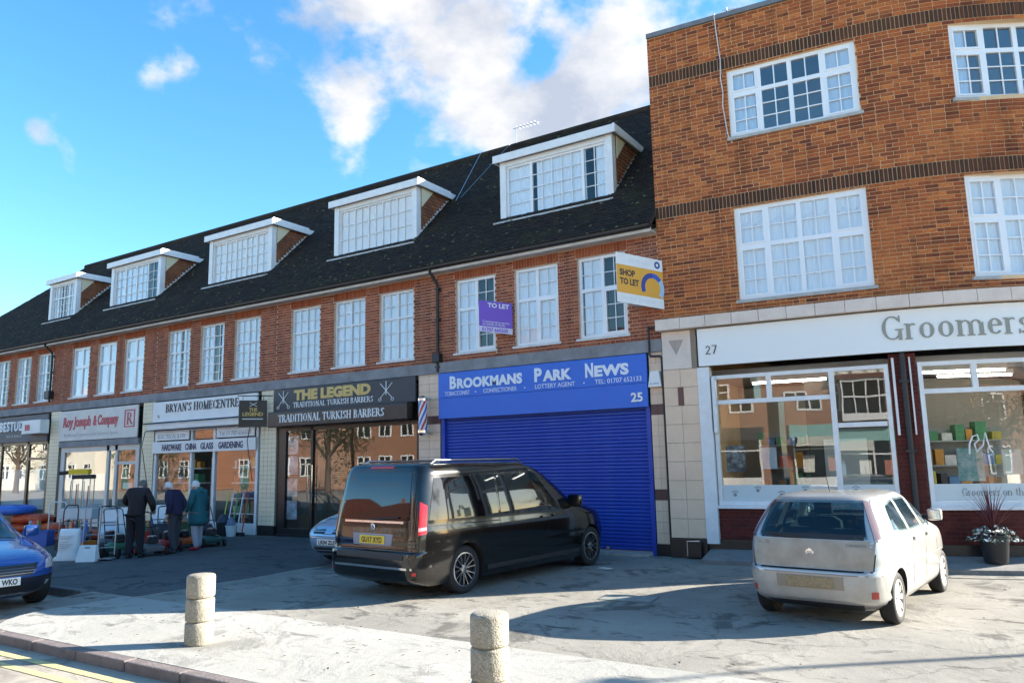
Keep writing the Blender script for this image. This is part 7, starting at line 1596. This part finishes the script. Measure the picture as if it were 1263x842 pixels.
def house(x0, x1, yf, dep, h, rh, wallm, label, gable=False, shop=None, nwin=4):
    T = thing('house', ((x0+x1)/2, yf-dep/2, 0), label, 'building', 'houses across the street')
    mb = MB(); mb.box(x0, x1, yf-dep, yf, -.1, h); mb.build('wall', wallm, T)
    mb = MB(); ym = yf-dep/2; mb.prism([(yf+.4, h), (ym, h+rh), (yf-dep-.4, h)], 'x', x0-.3, x1+.3); rf = mb.build('roof', M_hr, T)
    if gable:
        xm = (x0+x1)/2; g = MB(); g.prism([(xm-2.4, h-.5), (xm+2.4, h-.5), (xm, h+rh*.85)], 'y', yf-dep*.5, yf+.35); g.build('gable', M_hw, T)
        for k in range(5): b = MB(); xx = xm-1.4+k*.7; b.box(xx-.07, xx+.07, yf+.35, yf+.39, h-.5, h+rh*.85*(1-abs(xx-xm)/2.4)-.35); b.build('timber', M_black, T)
    if gable:
        xm = (x0+x1)/2; zb = 3.9; b = MB(); b.box(xm-1.3, xm+1.3, yf, yf+.7, zb-.3, zb+2.0); bay = b.build('bay_window', M_frame, T)
        for k in range(4):
            for j in range(2): g = MB(); g.box(xm-1.22+k*.62, xm-1.22+k*.62+.54, yf+.69, yf+.71, zb+.1+j*.95, zb+.95+j*.9); g.build('pane', M_tint, bay)
        b = MB(); b.prism([(yf, zb+2.0), (yf+.85, zb+2.0), (yf, zb+2.5)], 'x', xm-1.45, xm+1.45); b.build('bay_roof', M_hr, T)
    if not shop:
        b = MB(); b.box(x0+.9, x0+1.9, yf, yf+.05, 0, 2.1); b.build('door', P('front_door', (.06, .12, .10), .5), T)
    cz = h+rh; b = MB(); b.box(x0+.8, x0+1.5, yf-dep*.5-.4, yf-dep*.5+.4, h+rh*.5, h+rh+1.0); b.build('chimney', wallm, rf)
    w = (x1-x0)/nwin
    for k in range(nwin):
        for z in ((3.6, 5.4) if shop else (1.0, 3.6),)[0] if False else ([4.2] if shop else [1.0, 3.9]):
            a = x0+w*(k+.5)-.65; mb = MB()
            for q in ((a, a+.1, z, z+1.5), (a+1.2, a+1.3, z, z+1.5), (a+.1, a+1.2, z, z+.1), (a+.1, a+1.2, z+1.4, z+1.5), (a+.6, a+.7, z+.1, z+1.4), (a+.1, a+1.2, z+.95, z+1.03)): mb.box(q[0], q[1], yf-.02, yf+.06, q[2], q[3])
            wn = mb.build('window', M_frame, T); g = MB(); g.box(a+.05, a+1.25, yf-.01, yf+.02, z+.05, z+1.45); g.build('pane', M_tint, wn)
    if shop:
        mb = MB(); mb.box(x0+.2, x1-.2, yf-.02, yf+.12, 2.7, 3.4); mb.build('fascia', shop, T); mb = MB(); mb.box(x0+.4, x1-.4, yf-.02, yf+.05, .5, 2.7); mb.build('shop_window', M_tint, T)
        mb = MB(); [mb.box(x0+.4+(x1-x0-.8)*k/4-.05, x0+.4+(x1-x0-.8)*k/4+.05, yf, yf+.09, 0, 2.7) for k in range(5)]; mb.box(x0+.4, x1-.4, yf, yf+.08, 2.0, 2.08); mb.box(x0+.4, x1-.4, yf, yf+.12, 0, .5); mb.build('mullion', M_frame, T); aw = MB(); aw.prism([(yf+.1, 2.75), (yf+.1, 2.65), (yf+1.2, 2.2), (yf+1.2, 2.32)], 'x', x0+.6, (x0+x1)/2); aw.build('awning', P('striped_awning', (.6, .58, .5), .8), T); [MB().box(x0+.8+k*1.3, x0+1.4+k*1.3, yf+.055, yf+.06, .8, 1.7).build('notice', P('notice_%d' % (k % 3), ((.7, .7, .65), (.4, .15, .1), (.2, .35, .5))[k % 3], .6), T) for k in range(5)]
M_teal = P('teal_fascia', (.22, .42, .40), .5); M_grn = P('green_fascia', (.05, .45, .10), .5)
house(-124, -110, -24, 9, 6, 4, M_hw, 'pale rendered house across the street, farthest to the left')
house(-108, -95, -25, 9, 5.8, 3.8, M_hb, 'second brick house from the far left across the street', gable=True)
house(-93, -81, -26, 8, 5.6, 3.6, M_hw, 'pale rendered house across the street facing the cream office')
house(-79, -68, -26, 8, 5.8, 4.0, M_hw, 'pale gabled house across the street between two brick ones', gable=True)
house(-66, -54, -27, 8, 5.6, 3.5, M_hb, 'far left brick house across the street')
house(-50, -40, -28, 9, 5.8, 4.0, M_hb, 'brick house across the street facing the barber shop', gable=True)
house(-38, -27, -30, 9, 5.8, 3.6, M_hb, 'long brick house across the street mirrored in the van', nwin=5)
house(-25, -13, -29, 9, 6.4, 4.2, M_hb, 'brick and render shop house across the street with a gable', gable=True, shop=M_hw, nwin=5)
house(-12, -1, -31, 9, 6.4, 3.8, M_hb, 'brick shop house across the street with a dark fascia', shop=M_char, gable=True)
house(0, 11, -31, 9, 6.4, 4.2, M_hb, 'brick shop house across the street with a teal fascia', gable=True, shop=M_teal)
house(12, 23, -30, 9, 6.2, 4.0, M_hb, 'brick shop house across the street with a green fascia', shop=M_grn, gable=True)
house(25, 38, -27, 9, 6.0, 4.0, M_hb, 'right hand brick house across the street', gable=True, nwin=5)
def tree(x, y, h, cr, label, seed, col=(.05, .075, .025)):
    T = thing('tree', (x, y, 0), label, 'tree', 'trees across the street'); rr = random.Random(seed)
    mb = MB(); mb.tube([(x, y, -.1), (x+.1, y, h*.3), (x, y+.1, h*.6)], [.25, .17, .08], 8); [mb.tube([(x, y, h*.3), (x+cr*.6*math.cos(k), y+cr*.6*math.sin(k), h*.6)], [.09, .03], 6) for k in range(6)]; mb.build('trunk', P('bark', (.10, .07, .05), .9), T, smooth=60)
    lf = MB(); cl = [(Vector((rr.gauss(0, .42), rr.gauss(0, .42), rr.gauss(0, .38))), rr.uniform(.25, .5)) for _ in range(16)]
    for k in range(3200):
        c, s_ = rr.choice(cl); d = Vector((rr.gauss(0, 1), rr.gauss(0, 1), rr.gauss(0, 1))).normalized()*s_*rr.uniform(.5, 1); p = Vector((x, y, h*.54))+Vector(((c.x+d.x)*cr, (c.y+d.y)*cr, (c.z+d.z)*h*.40))
        u = Vector((rr.gauss(0, 1), rr.gauss(0, 1), rr.gauss(0, 1))).normalized(); v = u.orthogonal().normalized(); e = rr.uniform(.06, .13); lf.add([p-u*e, p+v*e*.5, p+u*e, p-v*e*.5], [(0, 1, 2, 3)])
    tag(lf.build('crown', P('leaf_%d' % (seed % 2), col, .8, var=.6, vscale=2), T), kind='stuff')
tree(-31.0, -20.5, 7.2, 2.9, 'bushy evergreen tree across the street facing the barber window', 1, (.045, .065, .035))
tree(-52, -22, 8, 3, 'leafy tree across the street at the far left', 2)
tree(-20, -24, 6, 2.0, 'small round tree across the street before the gabled shop', 3, (.06, .07, .03))
tree(-70, -20, 8, 3, 'leafy tree across the street facing the hardware shop', 6)
tree(-88, -19, 7, 2.6, 'leafy tree across the street facing the cream office', 7)
tree(24, -24, 8, 2.8, 'leafy tree across the street on the right', 4)
SC.cycles.max_bounces = 7; SC.cycles.diffuse_bounces = 3; SC.cycles.glossy_bounces = 3; SC.cycles.transmission_bounces = 4; SC.cycles.transparent_max_bounces = 12
SC.cycles.caustics_reflective = False; SC.cycles.caustics_refractive = False; SC.cycles.sample_clamp_indirect = 4.0
